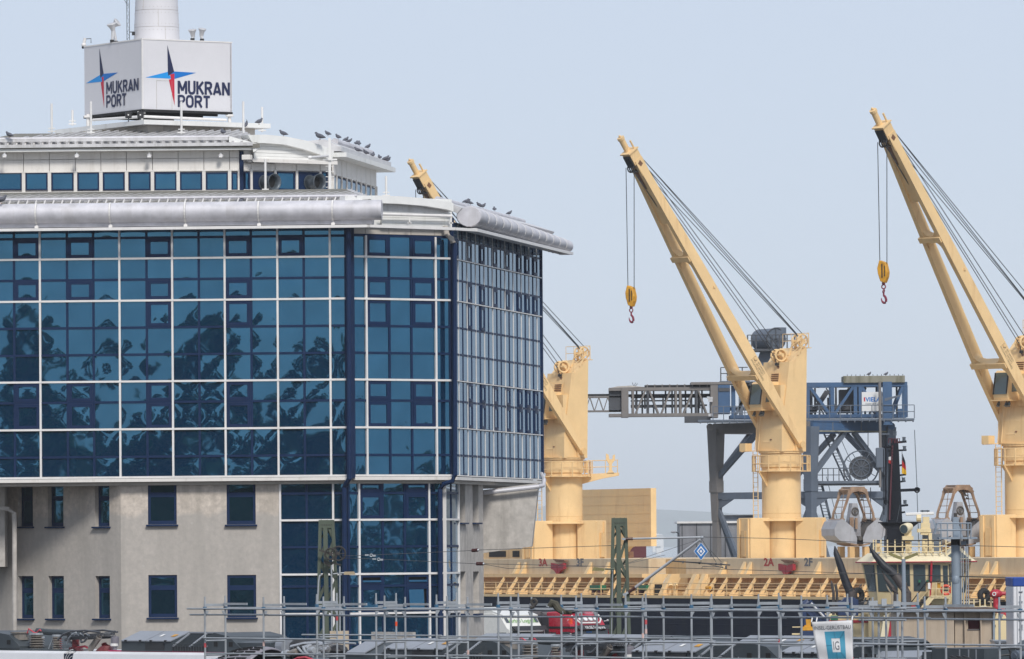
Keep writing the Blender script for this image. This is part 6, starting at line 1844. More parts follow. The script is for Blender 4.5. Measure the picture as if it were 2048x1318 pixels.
# ------------------------------------------------------------------ the tug
M['tug_cream'] = mat("tug_cream_paint", (.72, .585, .335), .5, 0, .05, 1.2, .35, (.40, .30, .15), streak_scale=1.6, streak_lo=.55, streak_hi=.8)
M['tug_pale'] = mat("tug_roof_paint", (.74, .66, .46), .5, 0, .05, 1.2, .2)
M['tug_black'] = mat("tug_mast_black", (.006, .008, .014), .6, 0, .2, 1.5, spec=.2)
M['tug_navy'] = mat("navy_casing", (.012, .03, .09), .4, 0, .1, 2)
M['soot'] = mat("sooty_exhaust", (.075, .062, .058), .55, .2, .3, 1.2, .5, (.02, .02, .02))
M['soot_black'] = mat("sooty_black", (.010, .012, .018), .5, 0, .2, 2)
M['tug_red'] = mat("tug_red_paint", (.40, .015, .03), .4, 0, .1, 2)
M['tyre'] = mat("tyre_rubber", (.015, .015, .016), .8, 0, .2, 4)
M['orange'] = mat("lifebuoy_orange", (.62, .07, .025), .5, 0, .05, 3)
M['bulk_wood'] = mat("tug_deckhouse_grime", (.46, .38, .28), .7, 0, .1, 1.5, .5, (.25, .19, .13), streak_scale=2)
M['flag_red'] = mat("flag_red", (.45, .02, .02), .8, 0, 0)
M['flag_gold'] = mat("flag_gold", (.70, .40, .01), .8, 0, 0)
TD = 363.0
tug = thing("tug_boat", "cream tug boat with black mast and two slanted exhaust pipes", "tug boat", P(1840, 1330, TD + 3) * 1.0)
tug.location.z = -2
def tg(nm, mb, mt, parent=None, **k): return obj(nm, mb, M[mt], parent or tug, **k)
def TP(px, py, dd=0.): return P(px, py, TD + dd)
# hull and deckhouse
hz0 = TP(1840, 1345).z
hl = [TP(1640, 1330, 4), TP(1700, 1330, .5), TP(1990, 1330, .5), TP(2075, 1330, 1), TP(2080, 1330, 9), TP(1990, 1330, 10), TP(1700, 1330, 10), TP(1645, 1330, 7)]
tg("hull", MB().prism([V((q.x, q.y, -3)) for q in hl], (0, 0, hz0 + 3)), 'tug_navy')
def tbox(nm, x0, x1, y0, y1, d0, d1, mt, **k):
    a, b = TP(x0, y1, d0), TP(x1, y0, d0)
    return tg(nm, MB().box2((a.x, TD + d0, a.z), (b.x, TD + d1, b.z)), mt, **k)
tbox("deckhouse", 1738, 1985, 1208, 1345, 2.0, 8.0, 'tug_cream', bevel=.04)
tbox("deckhouse_deck", 1728, 1992, 1203, 1208, 1.4, 8.4, 'bulk_wood')
tbox("fore_house", 1640, 1740, 1228, 1345, 2.6, 7.0, 'tug_cream', bevel=.04)
tbox("red_stripe", 1640, 1740, 1240, 1246, 2.55, 2.6, 'tug_red')
for x0, x1, y0, y1 in ((1752, 1800, 1212, 1222), (1800, 1830, 1190, 1206)): pass
tbox("dark_doorway", 1758, 1795, 1199, 1207.9, 1.9, 2.4, 'dark')
tbox("green_panel", 1662, 1676, 1231, 1240, 2.5, 2.6, 'green')
# wheelhouse: lofted plan, walls leaning out towards the top
zb_, zt2 = TP(1830, 1210).z, TP(1830, 1124).z
bot = [(1742, 2.6), (1756, 1.0), (1822, .5), (1898, .5), (1927, 2.2), (1927, 6.5), (1744, 6.5)]
top = [(1722, 2.6), (1750, .3), (1820, -.1), (1896, -.1), (1943, 1.8), (1943, 6.8), (1722, 6.8)]
B_ = [V((TP(x, 1200, d).x, TD + d, zb_)) for x, d in bot]; T_ = [V((TP(x, 1124, d).x, TD + d, zt2)) for x, d in top]
wh = MB(); n = len(B_)
wh.add(B_ + T_, [tuple(reversed(range(n))), tuple(range(n, 2 * n))] + [(i, (i + 1) % n, (i + 1) % n + n, i + n) for i in range(n)])
whs = tg("wheelhouse", wh, 'tug_cream')
def on_face(i, u0, u1, v0, v1, off, thick, nm, mt, parent):
    def pt(u, v): return (B_[i] * (1 - u) + B_[(i + 1) % n] * u) * (1 - v) + (T_[i] * (1 - u) + T_[(i + 1) % n] * u) * v
    q = [pt(u0, v0), pt(u1, v0), pt(u1, v1), pt(u0, v1)]
    nr = (q[1] - q[0]).cross(q[3] - q[0]).normalized()
    if nr.y > 0: nr = -nr
    return obj(nm, MB().prism([p + nr * off for p in q], -nr * thick), M[mt], parent)
def wwin(i, u0, u1, v0, v1):
    f = on_face(i, u0, u1, v0, v1, .03, .05, "window", 'black', whs)
    du, dv = (u1 - u0) * .07, (v1 - v0) * .04
    def pt(u, v): return (B_[i] * (1 - u) + B_[(i + 1) % n] * u) * (1 - v) + (T_[i] * (1 - u) + T_[(i + 1) % n] * u) * v
    return f
# wheelhouse > window are sub-parts; the glass is the dark pane itself, the frame a rim round it
M['tug_glass'] = mat("wheelhouse_glass", (.05, .075, .085), .05, 0, 0, spec=1.0)
def wwin(i, u0, u1, v0, v1):
    on_face(i, u0 - .02, u1 + .02, v0 - .012, v1 + .012, .015, .03, "window_frame", 'grey_vent', whs)
    on_face(i, u0, u1, v0, v1, .03, .04, "window", 'tug_glass', whs)
wwin(0, .15, .9, .33, .93)
wwin(1, .06, .60, .33, .93); wwin(1, .68, .97, .45, .93)
wwin(2, .10, .38, .33, .93); wwin(2, .50, .78, .56, .92); wwin(2, .88, .97, .33, .9)
wwin(3, .05, .92, .28, .93)
# roof
R0 = [q + (q - V((TP(1832, 1124, 3).x, TD + 3, zt2))).normalized() * .30 for q in T_]
R0 = [V((q.x, q.y, zt2)) for q in R0]
cR_ = V((TP(1832, 1124, 3).x, TD + 3, 0))
zr3 = TP(1832, 1106).z
R1 = [V((cR_.x + (q.x - cR_.x) * .80, cR_.y + (q.y - cR_.y) * .75, zr3)) for q in R0]
rf = MB(); rf.add([q - V((0, 0, .06)) for q in R0] + R0 + R1, [tuple(reversed(range(n)))] + [(i, (i + 1) % n, (i + 1) % n + n, i + n) for i in range(n)] + [(i + n, (i + 1) % n + n, (i + 1) % n + 2 * n, i + 2 * n) for i in range(n)] + [tuple(range(2 * n, 3 * n))])
roof_ = tg("roof", rf, 'tug_pale')
for i in range(5): obj("gutter", MB().tube(R0[i] + V((0, -.03, 0)), R0[i + 1] + V((0, -.03, 0)), .035, 5), M['tug_red'], roof_)
# raised skylight gable
ga_ = TP(1882, 1119, .2); 
gb = MB().prism([TP(1884, 1118, .3), TP(1946, 1118, .3), TP(1920, 1093, .3), TP(1910, 1093, .3)], (0, 3.2, 0))
gv = tg("skylight_gable", gb, 'tug_pale')
obj("window", MB().prism([TP(1890, 1116, .27), TP(1937, 1116, .27), TP(1917, 1099, .27), TP(1911, 1099, .27)], (0, .03, 0)), M['tug_glass'], gv)
# rails on the roof
zr_a = TP(1800, 1081).z
ring = [TP(1747, 1081, 1), TP(1752, 1081, .2), TP(1815, 1081, .0), TP(1880, 1081, 0), TP(1902, 1072, .5)]
for z_off, mt in ((0, 'tug_black'), (-.33, 'tug_cream'), (-.62, 'tug_cream')):
    for a, b in zip(ring, ring[1:]): tg("roof_rail", MB().tube(a + V((0, 0, z_off)), b + V((0, 0, z_off)), .028, 5), mt)
for px in (1747, 1752, 1762, 1775, 1790, 1805, 1822, 1838, 1852, 1866, 1880, 1892):
    cube("rail_post", M['tug_cream'], tug, TP(px, 1095, .1), (.07, .07, .85))
for px, w_, y0, y1, mt in ((1757, 6, 1087, 1105, 'cream'), (1817, 11, 1082, 1108, 'tug_cream'), (1850, 10, 1078, 1108, 'tug_cream'), (1861, 6, 1066, 1108, 'tug_cream')):
    tbox("roof_post", px - w_ / 2, px + w_ / 2, y0, y1, .6, 1.0, mt)
tbox("roof_cabinet", 1848, 1884, 1068, 1104, 1.6, 3.0, 'grey_blue')
# searchlight
q = TP(1814, 1056, .6)
sl_ = tg("searchlight", MB().ptube([q + V((.18, .25, .08)), q + V((.05, .05, .03)), q + V((-.18, -.25, -.06))], [.20, .27, .28], 16), 'tug_pale', smooth=True)
obj("lens", MB().ptube([q + V((-.185, -.258, -.062)), q + V((-.2, -.28, -.066))], [.235, .235], 16), M['tug_glass'], sl_)
obj("yoke", MB().bar(TP(1816, 1076, .6), TP(1816, 1062, .6), .4, .08), M['tug_cream'], sl_)
tbox("searchlight_stand", 1805, 1827, 1072, 1082, .4, .9, 'tug_cream')
# radar
q0, q1 = TP(1811, 1028.5, 1), TP(1868, 1026.5, 1)
rd = tg("radar_scanner", MB().bar(q0, q1, .14, .16), 'rod', bevel=.03)
obj("radar_motor", MB().box(TP(1852, 1040, 1), (.35, .35, .35)).tube(TP(1842, 1036, 1), TP(1833, 1036, 1), .2, 10), M['tug_cream'], rd)
obj("pedestal", MB().bar(TP(1850, 1070, 1), TP(1851, 1046, 1), .5, .4).box(TP(1848, 1061, 1), (.75, .5, .2)), M['tug_cream'], rd)
obj("top_unit", MB().box(TP(1850, 1022, 1), (.5, .1, .08)).tube(TP(1845, 1026, 1), TP(1845, 1020, 1), .04, 5).tube(TP(1855, 1026, 1), TP(1855, 1020, 1), .04, 5), M['grey_vent'], rd)
# mast
zmb, zmt = TP(1788, 1110, 3).z, TP(1790, 877, 3).z
cm = TP(1789, 1000, 3)
ms = MB().prism([TP(1774, 1110, 2.7), TP(1808, 1110, 2.7), TP(1798, 905, 2.7), TP(1796, 878, 2.7), TP(1783, 878, 2.7), TP(1780, 905, 2.7)], (0, .7, 0))
mst = tg("mast", ms, 'tug_black')
obj("pedestal", MB().prism([TP(1774, 1110, 2.2), TP(1806, 1110, 2.2), TP(1822, 1058, 2.2), TP(1838, 1045, 2.2), TP(1762, 1045, 2.2), TP(1774, 1058, 2.2)], (0, 1.6, 0)), M['tug_black'], mst)
obj("crows_deck", MB().box2((TP(1760, 1045, 2).x, TD + 2, TP(1800, 1046, 2).z), (TP(1842, 1045, 2).x, TD + 4, TP(1800, 1043.5, 2).z)), M['tug_black'], mst)
for x0, x1, y, h in ((1766, 1796, 894, .1), (1794, 1813, 884, .12), (1776, 1813, 901, .1), (1795, 1804, 931, .1), (1796, 1812, 950, .1), (1797, 1811, 963, .1), (1797, 1840, 980, .16), (1768, 1796, 1003, .2), (1798, 1816, 1011, .12), (1798, 1810, 1025, .1)):
    obj("yard_arm", MB().bar(TP(x0, y + 1, 2.8), TP(x1, y - 1, 2.8), .12, h), M['tug_black'], mst)
for x, y in ((1808, 879), (1809, 897), (1807, 960), (1810, 1005), (1790, 868)):
    obj("navigation_light", MB().tube(TP(x, y + 3, 2.8), TP(x, y - 4, 2.8), .09, 8).tube(TP(x, y - 4, 2.8), TP(x, y - 5, 2.8), .11, 8), M['grey_vent'], mst)
for i in range(26):
    obj("rung", MB().tube(TP(1783.5, 890 + i * 6, 2.55), TP(1788, 890 + i * 6, 2.55), .018, 5), M['tug_black'], mst)
obj("hoist_ring", MB().torus(TP(1834, 980, 2.7), (0, 1, 0), .12, .05, 12, 5), M['tug_black'], mst)
for a, b, r_ in (((1771, 868), (1771.5, 1010), .05), ((1778, 890), (1777, 1045), .03), ((1767, 898), (1768, 1030), .025), ((1804, 903), (1804, 960), .012), ((1829, 860), (1834, 975), .02), ((1834, 983), (1838, 1100), .02)):
    obj("stay_wire", MB().tube(TP(*a, 2.7), TP(*b, 2.7), r_, 6), M['tug_black'] if r_ > .02 else M['grey_vent'], mst)
obj("whip_base", MB().box(TP(1771, 868, 2.7), (.45, .12, .06)), M['grey_blue'], mst)
for a, b in (((1760, 1105), (1775, 1000)), ((1783, 1100), (1800, 1010))):
    obj("stay_wire", MB().tube(TP(*a, 2.4), TP(*b, 2.4), .012, 5), M['grey_vent'], mst)
obj("cable_run", MB().tube(TP(1779, 1040, 2.6), TP(1785, 890, 2.6), .05, 6), M['maroon'], mst)
for a in (1780, 1786, 1793, 1797): obj("head_hoop", MB().ptube([TP(a - 3, 886, 2.7), TP(a - 2, 877, 2.7), TP(a + 2, 877, 2.7), TP(a + 3, 886, 2.7)], .03, 5), M['maroon'], mst)
# flags
def flag(nm, lab, pts, mts):
    f = thing(nm, lab, "flag", TP(*pts[0], 2.65))
    # pts: hoist top, hoist bottom, fly bottom, fly top ; bands from top to bottom
    h0, h1, f1, f0 = [TP(*q, 2.65) for q in pts]
    k = len(mts)
    for i, mt in enumerate(mts):
        mb = MB(); m_ = 6
        vs = []
        for j in range(m_ + 1):
            t = j / m_
            a = h0.lerp(h1, i / k); b = h0.lerp(h1, (i + 1) / k); c_ = f0.lerp(f1, i / k); d_ = f0.lerp(f1, (i + 1) / k)
            wv = V((0, .06 * math.sin(t * 6), 0)) * (.3 + t)
            vs += [a.lerp(c_, t) + wv, b.lerp(d_, t) + wv]
        mb.add(vs, [(j * 2, j * 2 + 1, j * 2 + 3, j * 2 + 2) for j in range(m_)])
        o = obj("band", mb, M[mt], f)
        s_ = o.modifiers.new("cloth", 'SOLIDIFY'); s_.thickness = .01
flag("ensign", "hanging black red and gold flag right of the tug mast", [(1805, 907), (1804, 947), (1813, 949), (1811, 925)], ['soot_black', 'flag_red', 'flag_gold'])
flag("courtesy_flag", "small white and red flag left of the tug mast", [(1782, 913), (1782, 928), (1777, 926), (1777, 914)], ['banner_white', 'flag_red'])
# lifebuoy
q = TP(1892, 1180, -.3)
lb = thing("lifebuoy", "orange lifebuoy on the rail below the wheelhouse door", "lifebuoy", q - V((0, 0, .3)))
obj("ring", MB().torus(q, (0, 1, 0), .24, .075, 22, 8), M['orange'], lb, smooth=True)
for a in (45, 135, 225, 315):
    obj("band", MB().torus(q + V((.24 * math.cos(rad(a)), 0, .24 * math.sin(rad(a)))), (-math.sin(rad(a)), 0, math.cos(rad(a))), .08, .012, 10, 5), M['rod'], lb)
# stair and landing
def tstair():
    a, b = TP(1830, 1222, -.2), TP(1872, 1162, -.2)
    tg("landing", MB().box2((TP(1858, 1190, -.4).x, TD - .4, TP(1860, 1196).z), (TP(1900, 1190, -.4).x, TD + .5, TP(1860, 1192).z)), 'tug_cream')
    tg("stringer", MB().prism([TP(1836, 1222, -.4), TP(1848, 1222, -.4), TP(1868, 1197, -.4), TP(1900, 1197, -.4), TP(1900, 1191, -.4), TP(1860, 1191, -.4)], (0, .08, 0)), 'tug_cream')
    tg("stringer", MB().prism([TP(1828, 1216, .4), TP(1836, 1216, .4), TP(1858, 1191, .4), TP(1850, 1191, .4)], (0, .08, 0)), 'tug_cream')
    for i in range(5): cube("tread", M['soot_black'], tug, TP(1832 + i * 5.6, 1216 - i * 5.5, 0), (.4, .75, .05))
    tg("hand_rail", MB().ptube([TP(1823, 1204, -.4), TP(1853, 1164, -.4), TP(1900, 1164, -.4)], .032, 6), 'tug_black')
    tg("hand_rail", MB().ptube([TP(1836, 1204, -.4), TP(1858, 1178, -.4), TP(1900, 1178, -.4)], .02, 6), 'tug_cream')
    for px in (1858, 1872, 1886, 1903): tg("rail_post", MB().tube(TP(px, 1193, -.4), TP(px, 1164, -.4), .03, 6), 'tug_cream')
    tg("fire_pipe", MB().ptube([TP(1863, 1122, -.35), TP(1862, 1160, -.35), TP(1859.5, 1194, -.35)], .06, 8), 'tug_red')
    tg("fire_pipe", MB().tube(TP(1859, 1197, .3), TP(1859, 1218, .3), .06, 8), 'tug_red')
tstair()
for px, mt in ((1839, 'green'), (1855, 'green')): tbox("sign_plate", px - 2, px + 2, 1160, 1165, -.02, .48, mt)
tbox("yellow_box", 1875, 1881, 1166, 1176, -.3, -.1, 'hookyellow'); tbox("white_can", 1856, 1861, 1166, 1178, -.5, -.35, 'rod')
# exhaust pipes and casings
tg("exhaust_pipe", MB().ptube([TP(1701, 1197, -1), TP(1699, 1182, -1), TP(1690, 1160, -1), TP(1680, 1128, -1), TP(1672, 1106, -1), TP(1669.5, 1092, -1)], [.24, .23, .22, .20, .15, .03], 16), 'soot_black', smooth=True)
tg("exhaust_base", MB().ptube([TP(1702, 1200, -1), TP(1702, 1183, -1), TP(1699, 1179, -1)], [.26, .25, .24], 16), 'soot', smooth=True)
c_ = tg("funnel_casing", MB().prism([TP(1676, 1232, -1.6), TP(1717, 1232, -1.6), TP(1717, 1200, -1.6), TP(1708, 1195, -1.6), TP(1690, 1195, -1.6), TP(1684, 1202, -1.6), TP(1676, 1202, -1.6)], (0, 1.4, 0)), 'tug_navy', bevel=.03)
obj("vent_slot", MB().box2((TP(1692, 1213, -1.65).x, TD - 1.65, TP(1692, 1216, -1.6).z), (TP(1706, 1213, -1.65).x, TD - 1.6, TP(1692, 1206, -1.6).z)), M['dark'], c_)
for px, yt in ((1667, 1162), (1674, 1170)):
    tg("small_pipe", MB().ptube([TP(px, 1230, -1.2), TP(px, 1186, -1.2), TP(px - 3, 1168, -1.2), TP(px - 5, yt, -1.2)], [.08, .08, .075, .03], 8), 'soot')
tg("exhaust_pipe", MB().ptube([TP(1812.5, 1216, -1.5), TP(1812.5, 1186, -1.5), TP(1806, 1172, -1.5), TP(1790, 1150, -1.5)], [.28, .28, .27, .25], 16), 'soot', smooth=True)
tg("exhaust_tip", MB().ptube([TP(1790, 1150, -1.5), TP(1766, 1130, -1.5), TP(1750, 1110, -1.5), TP(1738, 1092, -1.5)], [.245, .22, .15, .03], 16), 'soot_black', smooth=True)
tg("exhaust_pipe", MB().ptube([TP(1792, 1222, -1.4), TP(1792, 1186, -1.4), TP(1786, 1176, -1.4), TP(1772, 1158, -1.4), TP(1764, 1142, -1.4)], [.13, .13, .12, .10, .03], 10), 'soot', smooth=True)
tg("small_pipe", MB().ptube([TP(1785, 1222, -1.3), TP(1785, 1190, -1.3), TP(1777, 1178, -1.3), TP(1772, 1168, -1.3)], [.06, .06, .05, .02], 8), 'bulk_wood')
tbox("red_funnel", 1813, 1838, 1211, 1222, -1.2, 0, 'tug_red')
tg("red_funnel", MB().prism([TP(1783, 1225, -.8), TP(1790, 1225, -.8), TP(1791, 1281, -.8), TP(1775, 1281, -.8)], (0, 1.2, 0)), 'tug_red')
tg("funnel_side", MB().prism([TP(1768, 1232, -.7), TP(1783, 1225, -.7), TP(1775, 1281, -.7), TP(1760, 1281, -.7)], (0, 1.0, 0)), 'tug_pale')
# tyres, monitor, red pipe, cream locker
for px, py, rr_, lab in ((1716, 1190, .42, "black tyre fender left of the tug wheelhouse"), (1968, 1191, .42, "black tyre fender on the tug's right deck rail")):
    q = TP(px, py, .6)
    ty = thing("tyre_fender", lab, "tyre", q - V((0, 0, rr_)), group="tyre fenders on the tug")
    obj("tyre", MB().torus(q, (.55, -.8, .05), .27, .16, 22, 8), M['tyre'], ty, smooth=True)
    obj("chain", MB().tube(q + V((0, 0, .3)), q + V((.2, .2, .6)), .03, 5), M['soot'], ty)
    obj("rest", MB().box(q - V((0, 0, .42)), (.6, .4, .1)), M['soot_black'], ty)
q = TP(1992, 1188, 0)
mo = tg("fire_monitor", MB().sph(q, .30, 14, 8, (1.2, 1, .9)).tube(q, q + V((0, 0, -.8)), .16, 10), 'tug_red', smooth=True)
obj("nozzle", MB().ptube([q + V((.2, 0, .02)), q + V((.7, 0, .02)), q + V((.75, 0, .02)), q + V((1.3, 0, .05))], [.12, .10, .14, .13], 12), M['tug_red'], mo, smooth=True)
obj("flange", MB().torus(q + V((-.12, -.27, 0)), (0.3, 1, 0), .09, .03, 12, 5), M['rod'], mo)
tg("red_pipe", MB().ptube([TP(1990, 1212, 0), TP(2000, 1221, 0), TP(2012, 1230, 0), TP(2019, 1243, 0), TP(2022, 1260, 0), TP(2024, 1300, 0)], .24, 12), 'tug_red', smooth=True)
lk = tg("deck_locker", MB().prism([TP(1989, 1345, -.5), TP(2017, 1345, -.5), TP(2018, 1246, -.5), TP(2010, 1230, -.5), TP(1994, 1226, -.5), TP(1989, 1240, -.5)], (0, 1.6, 0)), 'tug_cream', bevel=.03)
obj("latch", MB().box(TP(1990, 1252, -.55), (.06, .06, .14)), M['dark'], lk)
# rails on the right deck
for y, mt in ((1201, 'tug_black'), (1214, 'tug_cream')):
    tg("deck_rail", MB().tube(TP(1922, y, .2), TP(2010, y, .2), .03, 5), mt)
for px in (1928, 1938, 1948, 1960, 1970, 1982, 1996): cube("rail_post", M['tug_cream'], tug, TP(px, 1213, .2), (.07, .07, .8))
tg("hoop_rail", MB().ptube([TP(1957, 1225, 0), TP(1958, 1216, 0), TP(1964, 1213, 0), TP(1972, 1213, 0), TP(1976, 1217, 0), TP(1977, 1225, 0)], .05, 6), 'tug_pale')
tg("winch_frame", MB().box(TP(1722, 1212, 1), (1.3, .6, .15)).bar(TP(1728, 1222, .8), TP(1740, 1196, .8), .05, .08).bar(TP(1718, 1222, .8), TP(1732, 1196, .8), .05, .08), 'grey_vent')
# knuckle crane folded at the bow
kc = thing("knuckle_crane", "blue folding deck crane behind the scaffold left of the banner", "crane", P(1610, 1345, 356))
KP = lambda px, py, d=0: P(px, py, 356 + d)
obj("column", MB().bar(KP(1614, 1345), KP(1614, 1262), .75, .7), M['tug_navy'], kc, bevel=.04)
obj("slew_head", MB().box(KP(1615, 1246), (.35, .35, .4)).box(KP(1615, 1257), (.6, .5, .2)), M['hookyellow'], kc)
obj("inner_boom", MB().ptube([KP(1608, 1250), KP(1606, 1225), KP(1609, 1209), KP(1618, 1204)], [.22, .22, .24, .2], 8), M['tug_navy'], kc)
obj("outer_boom", MB().bar(KP(1616, 1205), KP(1655, 1244), .3, .42).bar(KP(1612, 1216), KP(1648, 1250), .22, .3), M['tug_navy'], kc)
obj("ram", MB().tube(KP(1622, 1206, -.3), KP(1650, 1236, -.3), .06, 8), M['lamp_grey'], kc)
obj("base", MB().tube(KP(1620, 1290), KP(1620, 1272), .45, 12), M['tug_cream'], kc)
obj("valve_bank", MB().box(KP(1597, 1268), (.7, .3, .08)).box(KP(1600, 1280), (.5, .3, .3)).box(KP(1596, 1254), (.6, .1, .05)), M['tug_cream'], kc)
q = KP(1577, 1275)
# ------------------------------------------------------------------ trucks on the quay
M['truck_white'] = mat("truck_white_paint", (.72, .72, .68), .3, 0, .03, 1.5, .12, spec=.6)
M['truck_red'] = mat("truck_red_paint", (.40, .012, .035), .25, 0, .05, 1.5, .1, spec=.6)
M['tarp'] = mat("dark_truck_tarp", (.035, .034, .042), .7, 0, .2, 1.5)
M['tarp_grey'] = mat("rolled_grey_tarp", (.12, .11, .115), .8, 0, .3, 3)
M['screen'] = mat("windscreen", (.05, .065, .068), .08, 0, 0, spec=.9)
M['text_green'] = mat("green_print", (.13, .36, .03), .6, 0, 0)
M['print_white'] = mat("white_print", (.75, .75, .75), .6, 0, 0)
M['beacon'] = mat("orange_marker", (.75, .08, .02), .4, 0, 0)
M['sky_sticker'] = mat("blue_sticker", (.03, .16, .42), .5, 0, 0)
def make_truck(lab, body, front_px, D, main):
    """local: x to the right across the cab, -y out of the windscreen, z up"""
    rz = math.atan2(.69, .72)
    q = P(front_px, 1250, D)
    t = thing("truck", lab, "truck", (q.x, q.y, 0), rz, group="trucks parked on the quay")
    c = lambda nm, mb, mt, par=None, **k: obj(nm, mb, M[mt], par or t, local=True, **k)
    prof = [(0, .9), (0.02, 2.2), (.25, 3.28), (.42, 3.35), (.9, 3.95), (1.5, 4.12), (2.25, 4.08), (2.25, .9)]
    cab = c("cab", MB().prism([(-1.22, y, z) for y, z in prof], (2.44, 0, 0)), main, bevel=.06)
    c("sun_visor", MB().prism([(-1.12, .06, 3.22), (1.12, .06, 3.22), (1.18, .28, 3.42), (-1.18, .28, 3.42)], (0, -.12, 0)), 'black')
    c("windscreen", MB().prism([(-1.08, .04, 2.25), (1.08, .04, 2.25), (1.08, .235, 3.18), (-1.08, .235, 3.18)], (0, -.03, 0)), 'screen')
    c("side_window", MB().prism([(-1.225, .35, 2.3), (-1.225, 1.15, 2.3), (-1.225, 1.15, 3.1), (-1.225, .5, 3.1)], (-.02, 0, 0)), 'screen')
    c("mirror", MB().box((-1.5, -.05, 2.7), (.22, .16, .75)).bar((-1.2, .1, 3.1), (-1.5, 0, 3.05), .05, .05), 'black')
    c("mirror", MB().box((1.5, -.05, 2.7), (.22, .16, .75)).bar((1.2, .1, 3.1), (1.5, 0, 3.05), .05, .05), 'black')
    c("wiper", MB().bar((-.6, -.02, 2.08), (.1, .02, 2.25), .03, .02).bar((.2, -.02, 2.08), (.9, .02, 2.25), .03, .02), 'black')
    c("bumper", MB().box((0, 0, .7), (2.44, .3, .5)), main)
    for sx in (-1, 1):
        w = c("wheel", MB().tube((sx * 1.2, .9, .5), (sx * .9, .9, .5), .5, 18), 'tyre')
        obj("rim", MB().tube((sx * 1.21, .9, .5), (sx * 1.0, .9, .5), .28, 14), M['lamp_grey'], w, local=True)
        w = c("wheel", MB().tube((sx * 1.2, 6.5, .5), (sx * .9, 6.5, .5), .5, 18), 'tyre')
        obj("rim", MB().tube((sx * 1.21, 6.5, .5), (sx * 1.0, 6.5, .5), .28, 14), M['lamp_grey'], w, local=True)
        c("headlight", MB().box((sx * .95, -.16, .85), (.4, .06, .22)), 'rod')
    c("chassis", MB().box((0, 5, .8), (1.0, 9, .3)), 'black')
    return t, c
tw, c = make_truck("white truck with green lettering over its windscreen beside the office corner", None, 1062, 330, 'truck_white')
c("roof_fairing", MB().prism([(-1.2, .75, 3.96), (1.2, .75, 3.96), (1.2, 2.2, 4.36), (-1.2, 2.2, 4.36)], (0, .05, -.3)), 'truck_white')
c("trailer", MB().box((0, 6.4, 2.55), (2.5, 7.6, 3.2)), 'truck_white')
c("visor_lip", MB().prism([(-.95, -.02, 3.23), (.95, -.02, 3.23), (.8, .0, 3.14), (-.8, .0, 3.14)], (0, .05, 0)), 'rod')
tb = text_mb("Verbio Logistik", .24, .95, .0); w0 = text_w(tb)
nv = V((0, -.78, .625)).normalized(); up_ = V((0, .625, .78)).normalized()
tb.v = [tuple(V((q[0] - w0 / 2, .60, 3.575)) + nv * .03 + up_ * q[2]) for q in tb.v]
c("lettering", tb, 'text_green')
for sx in (-1.02, 1.0): c("badge", MB().prism([V((sx - .1, .60, 3.575)) + nv * .03, V((sx + .1, .60, 3.575)) + nv * .03, V((sx + .1, .60, 3.575)) + nv * .03 + up_ * .3, V((sx - .1, .60, 3.575)) + nv * .03 + up_ * .3], nv * -.01), 'grey_vent')
c("tarp_roll", MB().tube((1.35, 3.0, 3.85), (1.35, 9, 3.85), .25, 10), 'tarp_grey')
tr, c = make_truck("red truck with four round roof lamps and dark tarpaulin body", None, 1190, 331, 'truck_red')
c("roof_hatch", MB().box((-.2, 1.4, 4.15), (1.3, .8, .12)), 'grey_vent')
def vis(x, h, o=.03): return V((x, .42, 3.35)) + nv * o + up_ * h
lamps = MB()
bar_ = MB().ptube([vis(-.95, .62, .12), vis(-.65, .12, .14), vis(.7, .12, .14), vis(.95, .35, .12), vis(.95, .60, .12), vis(.7, .85, .1)], .045, 8)
c("lamp_bar", bar_, 'rod')
for x in (-.5, -.15, .2, .55):
    l = c("roof_lamp", MB().tube(vis(x, .38, .02), vis(x, .38, .16), .14, 14), 'lamp_grey')
    obj("lens", MB().tube(vis(x, .38, .16), vis(x, .38, .17), .12, 14), M['print_white'], l, local=True)
c("beacon_lamp", MB().box(vis(-1.12, .3, .04), (.14, .1, .3)), 'beacon')
c("air_horn", MB().ptube([(1.2, .6, 3.6), (1.35, .5, 3.62)], .02, 5).sph((1.38, .5, 3.64), .06, 8, 5), 'lamp_grey')
c("horn", MB().ptube([(-1.1, 1.2, 3.7), (-1.12, .9, 3.68), (-1.14, .7, 3.66)], [.03, .04, .08], 8), 'lamp_grey')
c("side_fairing", MB().box((-1.2, 2.3, 2.6), (.1, .5, 2.6)), 'tarp')
c("side_trim", MB().box((-1.23, 1.1, 3.32), (.03, 2.1, .1)), 'black')
tb = text_mb("KRUSE-Transporte", .15, .82, .0); w0 = text_w(tb)
fv = V((0, -.8, -.6)).normalized()
tb.v = [tuple(V((q[0] - w0 / 2, -.07 + .12 * 0, 3.25 + q[2] * .9)) + V((0, q[2] * .9, 0))) for q in tb.v]
c("lettering", tb, 'print_white')
for word_, x_, y_ in (("Kruse", -1.255, 2.35), ("Reise", -1.255, .35)):
    tb = text_mb(word_, .17, 1.05, .0)
    tb.v = [tuple(V((x_, y_ + q[2], 3.05 - q[0]))) for q in tb.v]
    c("lettering", tb, 'print_white')
c("sticker", MB().box((.75, -.0, 2.36), (.5, .02, .14)), 'sky_sticker')
c("sticker", MB().box((-.25, .175, 3.08), (.4, .02, .08)), 'sky_sticker')
c("tarp_body", MB().box((-.02, 6.3, 2.5), (2.5, 7.4, 2.9)), 'tarp')
for i in range(6): c("tarp_rib", MB().box((-1.28, 3.2 + i * 1.1, 2.5), (.04, .06, 2.9)), 'tarp_grey')
c("tarp_roll", MB().tube((-1.15, 2.7, 3.97), (-1.15, 9.8, 3.97), .16, 10).tube((0, 2.65, 3.95), (-1.15, 2.65, 3.95), .15, 8), 'tarp_grey')

